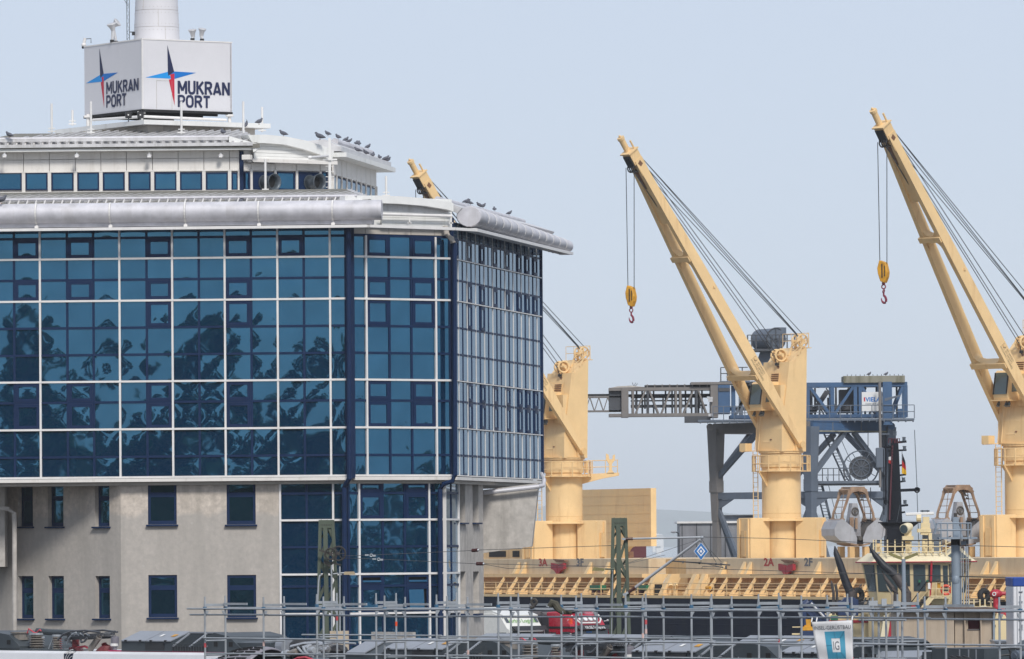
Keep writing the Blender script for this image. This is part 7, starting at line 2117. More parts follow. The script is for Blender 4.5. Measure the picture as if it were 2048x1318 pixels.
# ------------------------------------------------------------------ catenary masts, wires, lamps
M['mast_green'] = mat("mast_green_paint", (.075, .095, .068), .6, 0, .12, 1.5, .4, (.06, .055, .04))
M['galv'] = mat("galvanised_steel", (.36, .385, .41), .45, .25, .14, 3, .3, (.22, .22, .22), streak_scale=4)
M['insul'] = mat("brown_insulator", (.075, .025, .022), .25, 0, .1, 4)
M['wire'] = mat("catenary_wire", (.10, .10, .10), .5, .4, .1, 4)
M['post_grey'] = mat("grey_blue_post", (.24, .29, .345), .6, .1, .1, 1.5, .35, (.13, .13, .14), streak_scale=2)
M['lamp_moss'] = mat("mossy_lamp_shade", (.24, .215, .085), .7, 0, .35, 4)
M['lamp_tan'] = mat("tan_lamp_shade", (.36, .29, .185), .7, 0, .15, 4)
M['wheel_iron'] = mat("dark_iron_wheel", (.05, .045, .042), .6, .3, .2, 4)
def lattice_mast(lab, px0, px1, ytop, pb0, pb1, yb, D, side_bracing=True):
    a0, a1 = P(px0, ytop, D), P(px1, ytop, D); b0, b1 = P(pb0, yb, D), P(pb1, yb, D)
    # carry the taper down to the ground
    k = (a0.z - 0) / (a0.z - b0.z)
    g0 = a0 + (b0 - a0) * k; g1 = a1 + (b1 - a1) * k
    t = thing("catenary_mast", lab, "mast", V(((g0.x + g1.x) / 2, D, 0)), group="catenary masts along the tracks")
    dep = (a1.x - a0.x) * .75
    for q, r in ((a0, g0), (a1, g1)):
        for dy in (0, dep): obj("corner_angle", MB().bar(q + V((0, dy, 0)), r + V((0, dy * 1.3, 0)), .085, .085), M['mast_green'], t)
    c0 = (a0 + a1) / 2; c1 = (g0 + g1) / 2
    obj("centre_channel", MB().bar(c0 + V((-.03, -.02, -.2)), c1 + V((-.03, -.02, 0)), .12, .10), M['mast_green'], t)
    obj("head_plate", MB().box2((a0.x - .03, D - .03, a0.z - .22), (a1.x + .03, D + dep, a0.z)), M['mast_green'], t)
    n = 15
    for i in range(n):
        f0, f1 = i / n, (i + 1) / n
        l0, l1 = a0.lerp(g0, f0), a0.lerp(g0, f1); r0, r1 = a1.lerp(g1, f0), a1.lerp(g1, f1); m0, m1 = c0.lerp(c1, f0), c0.lerp(c1, f1)
        pr_ = ((l0, m1), (m0, r1)) if i % 2 == 0 else ((m0, l1), (r0, m1))
        for p, q in pr_: obj("lacing_bar", MB().bar(p + V((0, .01, 0)), q + V((0, .01, 0)), .075, .02, (0, 1, 0)), M['mast_green'], t)
        for p, q in ((l0, r1), (r0, l1)): 
            if i % 2 == 0: obj("lacing_bar", MB().bar(p + V((0, dep, 0)), q + V((0, dep, 0)), .05, .014, (0, 1, 0)), M['mast_green'], t)
    for i in range(7):
        q = a0.lerp(a1, (i + .5) / 7) + V((0, -.035, -.13)); obj("rivet", MB().box(q, (.02, .02, .02)), M['wheel_iron'], t)
    return t
MD1, MD2 = 181.0, 176.0
m1 = lattice_mast("green lattice mast with two tension wheels in front of the office glass", 640.5, 665, 1040, 635, 678, 1270, MD1)
# tension wheels and weights rods
for px, py, rr, dd in ((661, 1108, .15, -.45), (677, 1107, .19, -.15)):
    q = P(px, py, MD1 + dd)
    w_ = obj("tension_wheel", MB().torus(q, (0, 1, 0.05), rr, .024, 24, 6).tube(q - V((0, .05, 0)), q + V((0, .05, 0)), .05, 10), M['wheel_iron'], m1)
    for i in range(6):
        a = math.pi * i / 3
        obj("spoke", MB().bar(q, q + V((rr * math.cos(a), 0, rr * math.sin(a))), .022, .02, (0, 1, 0)), M['wheel_iron'], w_)
obj("wheel_bracket", MB().bar(P(638, 1100, MD1 - .3), P(664, 1108, MD1 - .3), .05, .05).bar(P(648, 1122, MD1 - .3), P(682, 1130, MD1 - .3), .04, .04).bar(P(648, 1124, MD1 - .3), P(660, 1132, MD1 - .3), .04, .05), M['wheel_iron'], m1)
for px, y0, y1 in ((663, 1130, 1262), (679.5, 1133, 1262)):
    obj("weight_rod", MB().tube(P(px, y0, MD1 - .3), P(px + .5, y1, MD1 - .3), .022, 8), M['galv'], m1)
obj("cable_duct", MB().ptube([P(635, 1215, MD1 - .2), P(637, 1165, MD1 - .2), P(639, 1152, MD1 - .2), P(643, 1148, MD1 - .2)], .022, 6), M['galv'], m1)
obj("weight_box", MB().box2((P(660, 1290, MD1 - .2).x, MD1 - .35, P(660, 1300, MD1).z), (P(698, 1290, MD1).x, MD1 + .1, P(660, 1262, MD1).z)), M['bulk_wood'], m1)
la = thing("mast_lamp", "tan flat lamp on a thin arm right of the wheel mast", "lamp", P(690, 1150, MD1 - .2))
obj("arm", MB().tube(P(666, 1148, MD1 - .2), P(690, 1145.5, MD1 - .2), .022, 6), M['galv'], la)
obj("shade", MB().prism([P(687, 1149.5, MD1 - .4), P(711, 1149.5, MD1 - .4), P(708, 1143, MD1 - .4), P(689, 1143.5, MD1 - .4)], (0, .2, 0)), M['lamp_tan'], la)
m2 = lattice_mast("green lattice mast carrying the catenary arm in front of the ship", 1226.5, 1251, 1036, 1222, 1259, 1280, MD2)
obj("slot_plate", MB().bar(P(1240, 1058, MD2 - .04), P(1240, 1300, MD2 - .04), .045, .03, (0, 1, 0)), M['dark'], m2)
obj("side_pipe", MB().tube(P(1225, 1140, MD2 - .1), P(1223, 1270, MD2 - .1), .012, 6), M['galv'], m2)
la = thing("mast_lamp", "mossy flat lamp on a short arm left of the arm mast", "lamp", P(1198, 1142, MD2 - .2))
obj("arm", MB().tube(P(1210, 1138, MD2 - .2), P(1229, 1138.5, MD2 - .2), .026, 6), M['mast_green'], la)
obj("shade", MB().prism([P(1184, 1141.5, MD2 - .4), P(1208, 1142, MD2 - .4), P(1210, 1137, MD2 - .4), P(1188, 1134, MD2 - .4)], (0, .2, 0)), M['lamp_moss'], la)
M['alu'] = mat('aluminium_tube', (.55, .56, .57), .4, .3, .1, 3)
# registration arm with insulators
ar = thing("catenary_cantilever", "silver catenary cantilever with brown insulators reaching right from its mast", "catenary arm", P(1250, 1190, MD2))
AD = MD2 - .1
def insulator(par, a, b, r=.045):
    a, b = V(a), V(b); n_ = 7; mb = MB()
    for i in range(n_):
        p = a + (b - a) * ((i + .2) / n_); q = a + (b - a) * ((i + .75) / n_)
        mb.tube(p, q, r, 10)
    mb.tube(a, b, r * .6, 8)
    return obj("insulator", mb, M['insul'], par)
E = AD - 1.2   # the arm swings towards the viewer over the track
obj("top_tube", MB().tube(P(1265, 1077.5, AD), P(1404, 1074.5, E), .026, 8), M['alu'], ar, smooth=True)
insulator(ar, P(1251, 1078, AD), P(1266, 1077.5, AD))
obj("arm_tube", MB().ptube([P(1271, 1175, AD), P(1345, 1120, AD - .6), P(1401, 1079, E)], [.042, .036, .030], 10), M['alu'], ar, smooth=True)
insulator(ar, P(1257, 1185, AD), P(1271, 1175, AD), .055)
obj("hinge", MB().bar(P(1246, 1190, AD), P(1258, 1184, AD), .05, .06).bar(P(1244, 1078, AD), P(1252, 1078, AD), .05, .06).sph(P(1404, 1075, E), .045, 8, 5), M['galv'], ar)
obj("steady_tube", MB().tube(P(1344, 1122, AD - .6), P(1460, 1130, AD - 1.4), .018, 8), M['wire'], ar)
obj("steady_arm", MB().ptube([P(1408, 1126, AD - 1.1), P(1452, 1137, AD - 1.4)], .01, 6).ptube([P(1404, 1137, AD - 1.2), P(1405, 1133, AD - 1.2), P(1446, 1134, AD - 1.4)], .01, 6).box(P(1452, 1135, AD - 1.4), (.05, .05, .1)), M['wire'], ar)
obj("drop_wire", MB().tube(P(1404, 1079, E), P(1432, 1124, AD - 1.2), .008, 5).tube(P(1420, 1100, E), P(1443, 1124, AD - 1.2), .008, 5), M['wire'], ar)
for px in (1366, 1399, 1432, 1442): obj("clamp", MB().box(P(px, 1124 + (px - 1366) * .06, AD - .9), (.05, .04, .06)), M['wire'], ar)
# diamond signal board
DS = E + .02
dg_ = thing("signal_board", "blue and white diamond railway board hanging from the catenary arm", "sign", P(1402, 1120, DS))
cx, cy = 1402.0, 1102.5
for i, (f, mt) in enumerate(((1.05, 'print_white'), (.98, 'sky_sticker'), (.60, 'print_white'), (.40, 'sky_sticker'), (.20, 'print_white'))):
    pts = [P(cx + 14 * f, cy, DS - .004 * i), P(cx, cy - 17.5 * f, DS - .004 * i), P(cx - 14 * f, cy, DS - .004 * i), P(cx, cy + 17.5 * f, DS - .004 * i)]
    obj("board" if i == 0 else "printed_diamond", MB().prism(pts, (0, .003 if i else .012, 0)), M[mt], dg_)
obj("hanger", MB().tube(P(1402, 1077, DS), P(1402, 1086, DS), .012, 6).tube(P(1402, 1120, DS), P(1402, 1126, DS), .008, 6), M['wire'], dg_)
# wires
def wire(lab, pts, r=.008, sag=0, ins=(), nm="overhead_wire"):
    t = thing(nm, lab, "wire", P(*pts[0]), group="overhead wires")
    Q = [P(*p) for p in pts]
    obj("strand", MB().ptube(Q, r, 5), M['wire'], t)
    for i0, i1 in ins:
        insulator(t, Q[i0], Q[i1], .05)
        obj("end_clamp", MB().sph(Q[i0], .035, 6, 4).sph(Q[i1], .035, 6, 4), M['galv'], t)
    return t
wire("upper wire running right from the tension wheels with a brown insulator", [(684, 1112, MD1 - .3), (735, 1110.5, 180), (944, 1101, 178.5), (956, 1100, 178.4), (1226, 1091, 176.5), (1244, 1090, 176.3)], ins=((2, 3),))
wire("lower wire running right from the tension wheels with a brown insulator", [(684, 1116, MD1 - .3), (752, 1118, 180), (953, 1127.5, 178.3), (967, 1127.5, 178.2), (1226, 1133, 176.5), (1400, 1137, 175), (1700, 1146, 172), (1830, 1150, 171), (2080, 1156, 168)], ins=((2, 3),))
wire("short branch wire dropping behind the ship rail", [(966, 1128, 178.2), (1015, 1137, 177.5), (1190, 1132, 176)], .007)
wire("wire leaving the arm tip to the right across the crane foot", [(1404, 1074, E), (1560, 1077, 174), (1750, 1086, 172), (2080, 1095, 168)], .008)
wire("long low wire passing behind the tug", [(1404, 1077, 178), (1244, 1130, MD2), (1330, 1110, 180)], .006)
wire("thin wire in front of the wheelhouse windows", [(1500, 1150, 175), (1750, 1147, 172), (1912, 1153, 170), (2080, 1158, 168)], .007)
for px, py in ((738, 1110), (753, 1118)):
    q = P(px, py, 179.8)
    tt = thing("wire_tensioner", "left small silver tensioner on the upper wire" if px < 745 else "right small silver tensioner on the lower wire", "tensioner", q, group="wire tensioners")
    obj("hook", MB().box(q + V((-.06, 0, 0)), (.1, .03, .04)).torus(q + V((.06, 0, -.01)), (0, 1, 0), .035, .014, 10, 5).box(q + V((.14, 0, -.02)), (.08, .03, .05)), M['galv'], tt)
# twin-headed lamp post and signal post by the tug
LD = 168.0
lp = thing("lamp_post", "slim grey lamp post with two mossy flat heads in front of the tug", "street lamp", P(1808, 1500, LD) * 1.0)
lp.location.z = 0
a_, b_ = P(1807, 1118, LD), P(1809, 1300, LD); b_.z = 0; b_.x = a_.x + .05
obj("post", MB().ptube([b_, a_], [.075, .05], 12), M['post_grey'], lp, smooth=True)
for sg in (-1, 1):
    mb = MB().prism([P(1807 + sg * 3, 1114, LD), P(1807 + sg * 28, 1104.5, LD), P(1807 + sg * 29, 1109.5, LD), P(1807 + sg * 12, 1117, LD), P(1807 + sg * 3, 1120, LD)], (0, .22, 0))
    obj("lamp_head", mb, M['lamp_moss'], lp)
SD = 170.0
sp_ = thing("signal_post", "thick grey steel post topped by a small caged platform", "signal post", P(1912, 1500, SD))
sp_.location.z = 0
a_ = P(1911, 1090, SD); g_ = V((a_.x + .08, a_.y, 0))
obj("post", MB().ptube([g_, a_], [.13, .115], 14), M['post_grey'], sp_, smooth=True)
obj("neck", MB().tube(a_, P(1911, 1078, SD), .12, 12), M['wheel_iron'], sp_)
def sbox(nm, x0, x1, y0, y1, d0, d1, mt): 
    p, q = P(x0, y1, SD), P(x1, y0, SD)
    return obj(nm, MB().box2((p.x, SD + d0, p.z), (q.x, SD + d1, q.z)), M[mt], sp_)
sbox("platform", 1876, 1952, 1074, 1078.5, -.5, .5, 'post_grey')
sbox("head_box", 1906, 1917, 1034, 1076, -.12, .12, 'post_grey')
sbox("head_lamp", 1908, 1914, 1026, 1035, -.08, .08, 'wheel_iron')
obj("signal_plate", MB().prism([P(1868, 1067, SD - .3), P(1874, 1046, SD - .3), P(1876, 1046, SD - .3), P(1872, 1067, SD - .3)], (0, .4, 0)), M['post_grey'], sp_)
obj("bracket", MB().bar(P(1872, 1056, SD - .2), P(1866, 1039, SD - .2), .04, .04).bar(P(1874, 1061, SD - .2), P(1908, 1061, SD - .2), .04, .04).prism([P(1917, 1046, SD), P(1926, 1074, SD), P(1917, 1074, SD)], (0, .06, 0)), M['post_grey'], sp_)
for y in (1046.5, 1060):
    for dd in (-.5, .5): obj("cage_rail", MB().tube(P(1876, y, SD + dd), P(1942, y, SD + dd), .018, 5), M['post_grey'], sp_)
for px in (1882, 1895, 1922, 1936, 1942):
    for dd in (-.5, .5): obj("cage_post", MB().tube(P(px, 1076, SD + dd), P(px, 1046, SD + dd), .018, 5), M['post_grey'], sp_)
for px in (1922, 1926, 1932, 1936): obj("conduit", MB().tube(P(px, 1078, SD - .1), P(px + 1, 1225, SD - .1), .014, 6), M['galv'], sp_)
sbox("junction_box", 1921, 1932, 1082, 1090, -.2, 0, 'post_grey')
obj("rust_scar", MB().sph(P(1912, 1160, SD - .02), .14, 10, 6, (.8, .9, 1.3)), M['post_grey'], sp_, smooth=True)
# ------------------------------------------------------------------ trains in front: only their roofs show
RT = V((math.cos(rad(48)), -math.sin(rad(48)), 0))      # along the tracks, left to right (comes nearer)
RA = V((math.sin(rad(48)), math.cos(rad(48)), 0))       # across the tracks, away from the viewer
M['train_white'] = mat("train_white_paint", (.72, .72, .74), .35, 0, .03, 1.5, .12, (.45, .45, .45))
M['train_navy'] = mat("train_navy_paint", (.012, .02, .05), .35, 0, .1, 2)
M['roof_dark'] = mat("train_roof_grey", (.050, .062, .072), .5, .1, .18, 1.5, .35, (.11, .11, .10))
M['roof_light'] = M['roof_light']
M['panel_grey'] = mat("roof_panel_grey", (.27, .29, .325), .5, .1, .10, 1.2, .3, (.19, .19, .19))
M['louvre_dark'] = mat("louvre_dark", (.032, .034, .038), .6, .1, .2, 2)
M['mauve_cover'] = mat("mauve_grey_cover", (.215, .205, .235), .45, 0, .08, 1.5)
M['ceramic'] = mat("grey_insulator", (.21, .19, .17), .35, 0, .15, 3)
M['rust_insul'] = mat("red_brown_insulator", (.14, .022, .025), .3, 0, .1, 3)
M['panto'] = mat("pantograph_frame", (.10, .105, .115), .4, .4, .2, 4)
M['chrome'] = mat("bright_pipe_metal", (.55, .55, .55), .25, .8, .15, 4)
M['hose_red'] = mat("red_hose", (.52, .05, .075), .45, 0, .05, 3)
M['pink_strip'] = mat("magenta_strip", (.40, .02, .10), .5, 0, .1, 4)
class Track:
    def __init__(s, O, name_ref):
        s.O = V((O.x, O.y, 0)); s.z = O.z
    def at(s, a, d, h): return s.O + RT * a + RA * d + V((0, 0, s.z + h))
    def s_at(s, px, py, d=0.):
        A = s.O + RA * d
        return hit(px, py, A, RT)[0]
OA = P(0, 1301.2, 178.0)
TA = Track(OA, 'rear')
zB_pan = OA.z + .27
d_ = FPX * (CAMZ - zB_pan) / 210.5
qB = P(830, 1300, d_)
OB = qB - RT * 20; OB.z = OA.z
TB = Track(OB, 'front')
def tobj(tr, nm, mt, parent, fn, **k):
    mb = MB(); fn(mb); 
    return obj(nm, mb, M[mt], parent, **k)
def tprism(tr, prof, a0, a1):
    return MB().prism([tr.at(a0, d, h) for d, h in prof], RT * (a1 - a0))
def tpipe(tr, pts, r, n=8): return MB().ptube([tr.at(*p) for p in pts], r, n)
def roof_body(tr, a0, a1, root, mt='train_white'):
    prof = [(0, -3.6), (0, -.25), (.05, -.06), (.16, .0), (2.7, .0), (2.86, -.25), (2.86, -3.6)]
    return obj("car_body", tprism(tr, prof, a0, a1), M[mt], root)
def panel_unit(tr, a0, root, L=2.35, louv=1.5, end=1.35, d0=.25, ends=True):
    """roof casing with two hinged sheet covers, a louvred part and a dark end with two little vents"""
    a1 = a0 + L
    cs = obj("equipment_case", tprism(tr, [(d0, .02), (d0, .27), (d0 + .62, .50), (d0 + 1.9, .50), (d0 + 1.9, .02)], a0, a1), M['roof_dark'], root)
    for i in range(2):
        b0, b1 = a0 + L * i / 2 + .02, a0 + L * (i + 1) / 2 - .02
        pn = obj("cover_panel", tprism(tr, [(d0 - .03, .275), (d0 - .03, .30), (d0 + .62, .54), (d0 + .62, .505)], b0, b1), M['panel_grey'], cs)
        hg = MB()
        for f in (.2, .8): hg.box(tr.at(b0 + (b1 - b0) * f, d0 - .03, .29), (.06, .06, .05), rad(-48))
        obj("latch", hg, M['black'], cs, kind='stuff')
    for f, mt, sx in ((.62, 'rod', .10), (.85, 'hookyellow', .16)):
        q0 = tr.at(a0 + L * f, d0 + .30, .42); 
        k = MB().prism([tr.at(a0 + L * f, d0 + .22, .405), tr.at(a0 + L * f + sx, d0 + .22, .405), tr.at(a0 + L * f + sx, d0 + .36, .457), tr.at(a0 + L * f, d0 + .36, .457)], (0, 0, .004))
        obj("sticker", k, M[mt], cs)
    obj("side_grille", tprism(tr, [(d0 - .012, .06), (d0 - .012, .25), (d0, .25), (d0, .06)], a0 + L * .48, a0 + L * .85), M['louvre_dark'], cs)
    c0, c1 = a1 + .03, a1 + louv
    lv = obj("louvre_case", tprism(tr, [(d0 + .02, .02), (d0 + .02, .14), (d0 + .62, .48), (d0 + 1.9, .48), (d0 + 1.9, .02)], c0, c1), M['louvre_dark'], root)
    sl = MB()
    for i in range(11):
        f = (i + .5) / 11
        sl.bar(tr.at(c0 + .05, d0 + .02 + .6 * f, .15 + .34 * f), tr.at(c1 - .05, d0 + .02 + .6 * f, .15 + .34 * f), .018, .03)
    obj("slat", sl, M['roof_dark'], lv, kind='stuff')
    for f in (0, .5, 1):
        obj("louvre_frame", MB().bar(tr.at(c0 + (c1 - c0) * f, d0 + .0, .15), tr.at(c0 + (c1 - c0) * f, d0 + .62, .505), .06, .03), M['panel_grey'], lv)
    obj("louvre_frame", MB().bar(tr.at(c0, d0 + .62, .50), tr.at(c1 + .1, d0 + .62, .50), .12, .03), M['panel_grey'], lv)
    gr = MB()
    for i in range(14): gr.bar(tr.at(c0 + (c1 - c0) * i / 13, d0 - .01, .02), tr.at(c0 + (c1 - c0) * i / 13, d0 - .01, .22), .012, .012)
    gr.bar(tr.at(c0, d0 - .01, .22), tr.at(c1, d0 - .01, .22), .02, .02)
    obj("guard_grille", gr, M['roof_dark'], lv, kind='stuff')
    if ends:
        e0, e1 = c1 + .02, c1 + end
        en = obj("end_case", MB().prism([tr.at(e0, d0, .02), tr.at(e1, d0, .02), tr.at(e1, d0, .12), tr.at(e1 - .45, d0, .42), tr.at(e0 + .25, d0, .52), tr.at(e0, d0, .30)], RA * 1.9), M['roof_dark'], root)
        for f in (.25, .7): obj("vent", tprism(tr, [(d0 - .012, .16), (d0 - .012, .28), (d0, .28), (d0, .16)], e0 + end * f - .07, e0 + end * f + .07), M['dark'], en)
def insul_stack(tr, root, a, d, h0, h1, r, mt='ceramic', n=6, cap=True):
    mb = MB(); k = (h1 - h0) / n
    for i in range(n):
        mb.ptube([tr.at(a, d, h0 + k * i), tr.at(a, d, h0 + k * (i + .35)), tr.at(a, d, h0 + k * (i + .5)), tr.at(a, d, h0 + k * (i + .95))], [r * .62, r, r, r * .6], 12)
    o = obj("insulator", mb, M[mt], root)
    if cap: obj("cap", MB().tube(tr.at(a, d, h1), tr.at(a, d, h1 + .05), r * 1.0, 12), M['galv'], o)
    return o
def pantograph_unit(tr, root, a0):
    """insulators, breaker box and a folded pantograph"""
    A = lambda x: a0 + x
    obj("breaker_box", MB().tube(tr.at(A(.35), .6, .28), tr.at(A(.35), .6, .46), .23, 12).tube(tr.at(A(.35), .6, .46), tr.at(A(.35), .6, .50), .27, 12), M['ceramic'], root)
    insul_stack(tr, root, A(.35), .6, .02, .28, .20, cap=False, n=4)
    insul_stack(tr, root, A(1.05), .6, .02, .42, .20, n=6)
    insul_stack(tr, root, A(.72), .95, .02, .32, .15, n=5)
    insul_stack(tr, root, A(2.05), .5, .02, .38, .12, n=6)
    insul_stack(tr, root, A(1.72), .8, .02, .34, .13, 'rust_insul', n=5)
    insul_stack(tr, root, A(2.75), .6, .02, .30, .10, 'rust_insul', n=1, cap=False); 
    obj("red_foot", MB().ptube([tr.at(A(2.75), .6, .0), tr.at(A(2.75), .6, .10), tr.at(A(2.75), .6, .12), tr.at(A(2.75), .6, .30)], [.22, .17, .10, .10], 8), M['rust_insul'], root)
    obj("red_foot", MB().ptube([tr.at(A(4.0), .6, .0), tr.at(A(4.0), .6, .10), tr.at(A(3.95), .6, .2)], [.26, .2, .08], 8), M['rust_insul'], root)
    obj("base_frame", MB().box(tr.at(A(.5), .6, .03), (1.6, .7, .06), rad(-48)).box(tr.at(A(2.2), .6, .02), (1.4, .6, .04), rad(-48)), M['roof_dark'], root)
    obj("bus_bar", tpipe(tr, [(A(.95), .7, .52), (A(1.35), .8, .49), (A(2.3), .9, .47), (A(2.6), .9, .44)], .085, 10), M['roof_dark'], root, smooth=True)
    obj("lead", tpipe(tr, [(A(.65), .6, .46), (A(.72), .6, .58), (A(.95), .6, .48), (A(1.05), .6, .47), (A(1.2), .6, .56), (A(1.26), .6, .52)], .018, 6), M['hose_red'], root)
    obj("strut", MB().bar(tr.at(A(1.78), .45, .05), tr.at(A(1.98), .45, .34), .03, .03).bar(tr.at(A(1.9), .5, .05), tr.at(A(2.05), .5, .36), .03, .03), M['galv'], root)
    obj("white_box", MB().bar(tr.at(A(-.55), .4, .08), tr.at(A(-.1), .4, .24), .16, .14), M['ceramic'], root)
    fr = root
    obj("lower_arm", MB().bar(tr.at(A(2.35), .6, .30), tr.at(A(2.85), .6, .12), .05, .06).bar(tr.at(A(2.3), .6, .28), tr.at(A(2.75), .6, .44), .06, .06), M['panto'], root)
    obj("arch_bow", tpipe(tr, [(A(2.3), .35, .30), (A(2.55), .35, .45), (A(2.9), .35, .53), (A(3.5), .35, .55), (A(4.1), .35, .50)], .028, 6), M['panto'], root)
    obj("arch_bow", tpipe(tr, [(A(2.3), .95, .30), (A(2.55), .95, .45), (A(2.9), .95, .53), (A(3.5), .95, .55), (A(4.1), .95, .50)], .028, 6), M['panto'], root)
    obj("upper_arm", MB().bar(tr.at(A(2.6), .45, .38), tr.at(A(4.1), .45, .46), .05, .06).bar(tr.at(A(2.6), .8, .38), tr.at(A(4.1), .8, .46), .05, .06), M['panto'], root)
    obj("collector_strip", MB().bar(tr.at(A(2.9), .3, .33), tr.at(A(3.95), .3, .37), .08, .07).bar(tr.at(A(2.9), .9, .33), tr.at(A(3.95), .9, .37), .08, .07), M['louvre_dark'], root)
    obj("horn", tpipe(tr, [(A(2.75), .3, .20), (A(2.9), .25, .33), (A(3.1), .2, .44), (A(3.3), .18, .50)], .022, 6), M['galv'], root)
    obj("horn", tpipe(tr, [(A(3.35), .3, .30), (A(3.5), .2, .24), (A(3.65), .18, .26), (A(3.75), .2, .36)], .03, 6), M['panto'], root)
    for x in (2.85, 3.05, 3.25, 3.5): obj("cross_link", MB().bar(tr.at(A(x), .35, .50 - (x - 2.85) * .03), tr.at(A(x + .12), .5, .36), .025, .04), M['galv'], root)
    for i in range(5): obj("spring", MB().torus(tr.at(A(4.15 + i * .06), .5, .45), RT, .055, .012, 10, 4), M['panto'], root)
    obj("damper", MB().tube(tr.at(A(3.55), .45, .04), tr.at(A(3.95), .45, .38), .085, 10).tube(tr.at(A(3.95), .45, .38), tr.at(A(4.0), .45, .42), .05, 8), M['ceramic'], root, smooth=True)
    obj("air_pipe", tpipe(tr, [(A(3.1), .4, .10), (A(3.4), .4, .13), (A(3.6), .4, .06)], .03, 6), M['hose_red'], root)
    obj("horn_tip", MB().bar(tr.at(A(4.5), .5, .42), tr.at(A(4.55), .5, .55), .03, .03), M['panto'], root)
    obj("arrester", MB().ptube([tr.at(A(4.55), .5, .02), tr.at(A(4.55), .5, .1), tr.at(A(4.55), .5, .12), tr.at(A(4.55), .5, .2), tr.at(A(4.55), .5, .22), tr.at(A(4.55), .5, .38), tr.at(A(4.53), .5, .42)], [.05, .06, .09, .1, .11, .11, .04], 12), M['mauve_cover'], root, smooth=True)
    obj("white_cap", MB().tube(tr.at(A(4.55), .48, .14), tr.at(A(4.55), .48, .21), .105, 12), M['rod'], root)
rear = thing("train", "white train seen from above its roof edge, with pantograph and grey roof boxes", "train", TA.at(8, 1.4, -3.9), group="trains in the foreground")
front = thing("train", "second train nearer the scaffold, its roof crowded with dark boxes and pipes", "train", TB.at(18, 1.4, -3.9), group="trains in the foreground")
# rear train
sa = lambda px, py=1301, d=0.: TA.s_at(px, py, d)
g0, g1 = sa(124, 1310), sa(144, 1310)
roof_body(TA, sa(-40), g0, rear); roof_body(TA, g1, sa(540, 1303), rear)
roof_body(TA, sa(540, 1303) + .05, sa(540) + 40, rear, 'roof_dark')
obj("gangway", tprism(TA, [(.06, -3.5), (.06, -.06), (2.7, -.06), (2.7, -3.5)], g0 + .005, g1 - .005), M['train_navy'], rear)
for i in range(6):
    r_ = .10 + i * .055
    pts = [TA.at(g1 - .02 - r_ * math.cos(t) * 1.1, .05, -.55 + r_ * math.sin(t) * 1.6) for t in [math.pi / 2 * j / 6 for j in range(7)]]
    obj("gangway_arc", MB().ptube(pts, .010, 5), M['print_white'], rear)
obj("roof_line", MB().bar(TA.at(sa(200), .3, .02), TA.at(sa(440), .3, .02), .04, .04), M['pink_strip'], rear)
obj("roof_line", MB().bar(TA.at(sa(-20), .3, .02), TA.at(sa(15), .3, .05), .05, .05), M['pink_strip'], rear)
panel_unit(TA, sa(-40, 1300) - 2.4, rear, L=1.2, louv=1.0, end=1.6)
pantograph_unit(TA, rear, sa(34, 1300, .6) - .2)
panel_unit(TA, sa(243, 1300, .25), rear, L=2.1, louv=1.45, end=1.35)
sx = sa(470, 1300, .25)
obj("equipment_case", tprism(TA, [(.3, .02), (.3, .26), (.6, .30), (2.2, .30), (2.2, .02)], sx - .1, sx + 1.35), M['roof_dark'], rear)
obj("fan_drum", MB().tube(TA.at(sx + 1.5, .55, .18), TA.at(sx + 1.75, .55, .18), .22, 18), M['panel_grey'], rear)
obj("exhaust_cowl", MB().sph(TA.at(sx + 2.15, .7, .18), .26, 12, 8, (1.3, 1, .8)), M['black'], rear, smooth=True)
obj("end_board", MB().box(TA.at(sa(745, 1290, .5), 1.2, .30), (1.6, .1, .5), rad(-48)), M['concrete_plain'], rear)
s_ = sa(1075, 1290, .25)
panel_unit(TA, s_ - 2.6, rear, L=2.6, louv=.4, end=.3, ends=False)
panel_unit(TA, sa(1130, 1290, .25), rear, L=2.3, louv=1.2, end=1.0)
panel_unit(TA, sa(1462, 1290, .25), rear, L=2.3, louv=1.5, end=1.3)
obj("grey_roof_box", tprism(TA, [(.3, .02), (.3, .3), (1.6, .3), (1.6, .02)], sa(870, 1285, .3), sa(930, 1285, .3)), M['panel_grey'], rear)
# front train
sb = lambda px, py=1300, d=.25: TB.s_at(px, py, d)
b_end = sb(412, 1310, 0)
roof_body(TB, b_end, sb(1990) + 12, front, 'roof_dark')
# rounded louvre hood at its left end
h0, h1 = sb(418, 1300, .3), sb(512, 1300, .3)
hd = MB(); m_ = 10; k_ = 8
for i in range(m_ + 1):
    f = i / m_
    a_ = h0 + (h1 - h0) * f
    top = .30 * (math.sin(min(1, f / .75) * math.pi / 2) ** .8) * (1 if f < .9 else 1 - (f - .9) * 1.5)
    for j in range(k_ + 1):
        g_ = j / k_
        hd.v.append(tuple(TB.at(a_, .05 + 1.5 * g_, -.25 + (top + .25) * math.sin(math.pi * (.12 + .76 * g_)))))
for i in range(m_):
    for j in range(k_):
        q = i * (k_ + 1) + j; hd.f.append((q, q + 1, q + k_ + 2, q + k_ + 1))
ho = obj("louvre_hood", hd, M['mauve_cover'], front, smooth=True)
so_ = ho.modifiers.new("shell", 'SOLIDIFY'); so_.thickness = .03
for r_ in range(5):
    for c_ in range(3):
        f = .22 + c_ * .24 + r_ * .02; 
        if f + .18 > .98: continue
        g_ = .06 + r_ * .075
        def hp(f_, gg): 
            a_ = h0 + (h1 - h0) * f_; top = .30 * (math.sin(min(1, f_ / .75) * math.pi / 2) ** .8)
            return TB.at(a_, .05 + 1.5 * gg, -.25 + (top + .25) * math.sin(math.pi * (.12 + .76 * gg)) + .012)
        obj("louvre_slot", MB().bar(hp(f, g_), hp(f + .19, g_), .05, .035), M['dark'], ho)
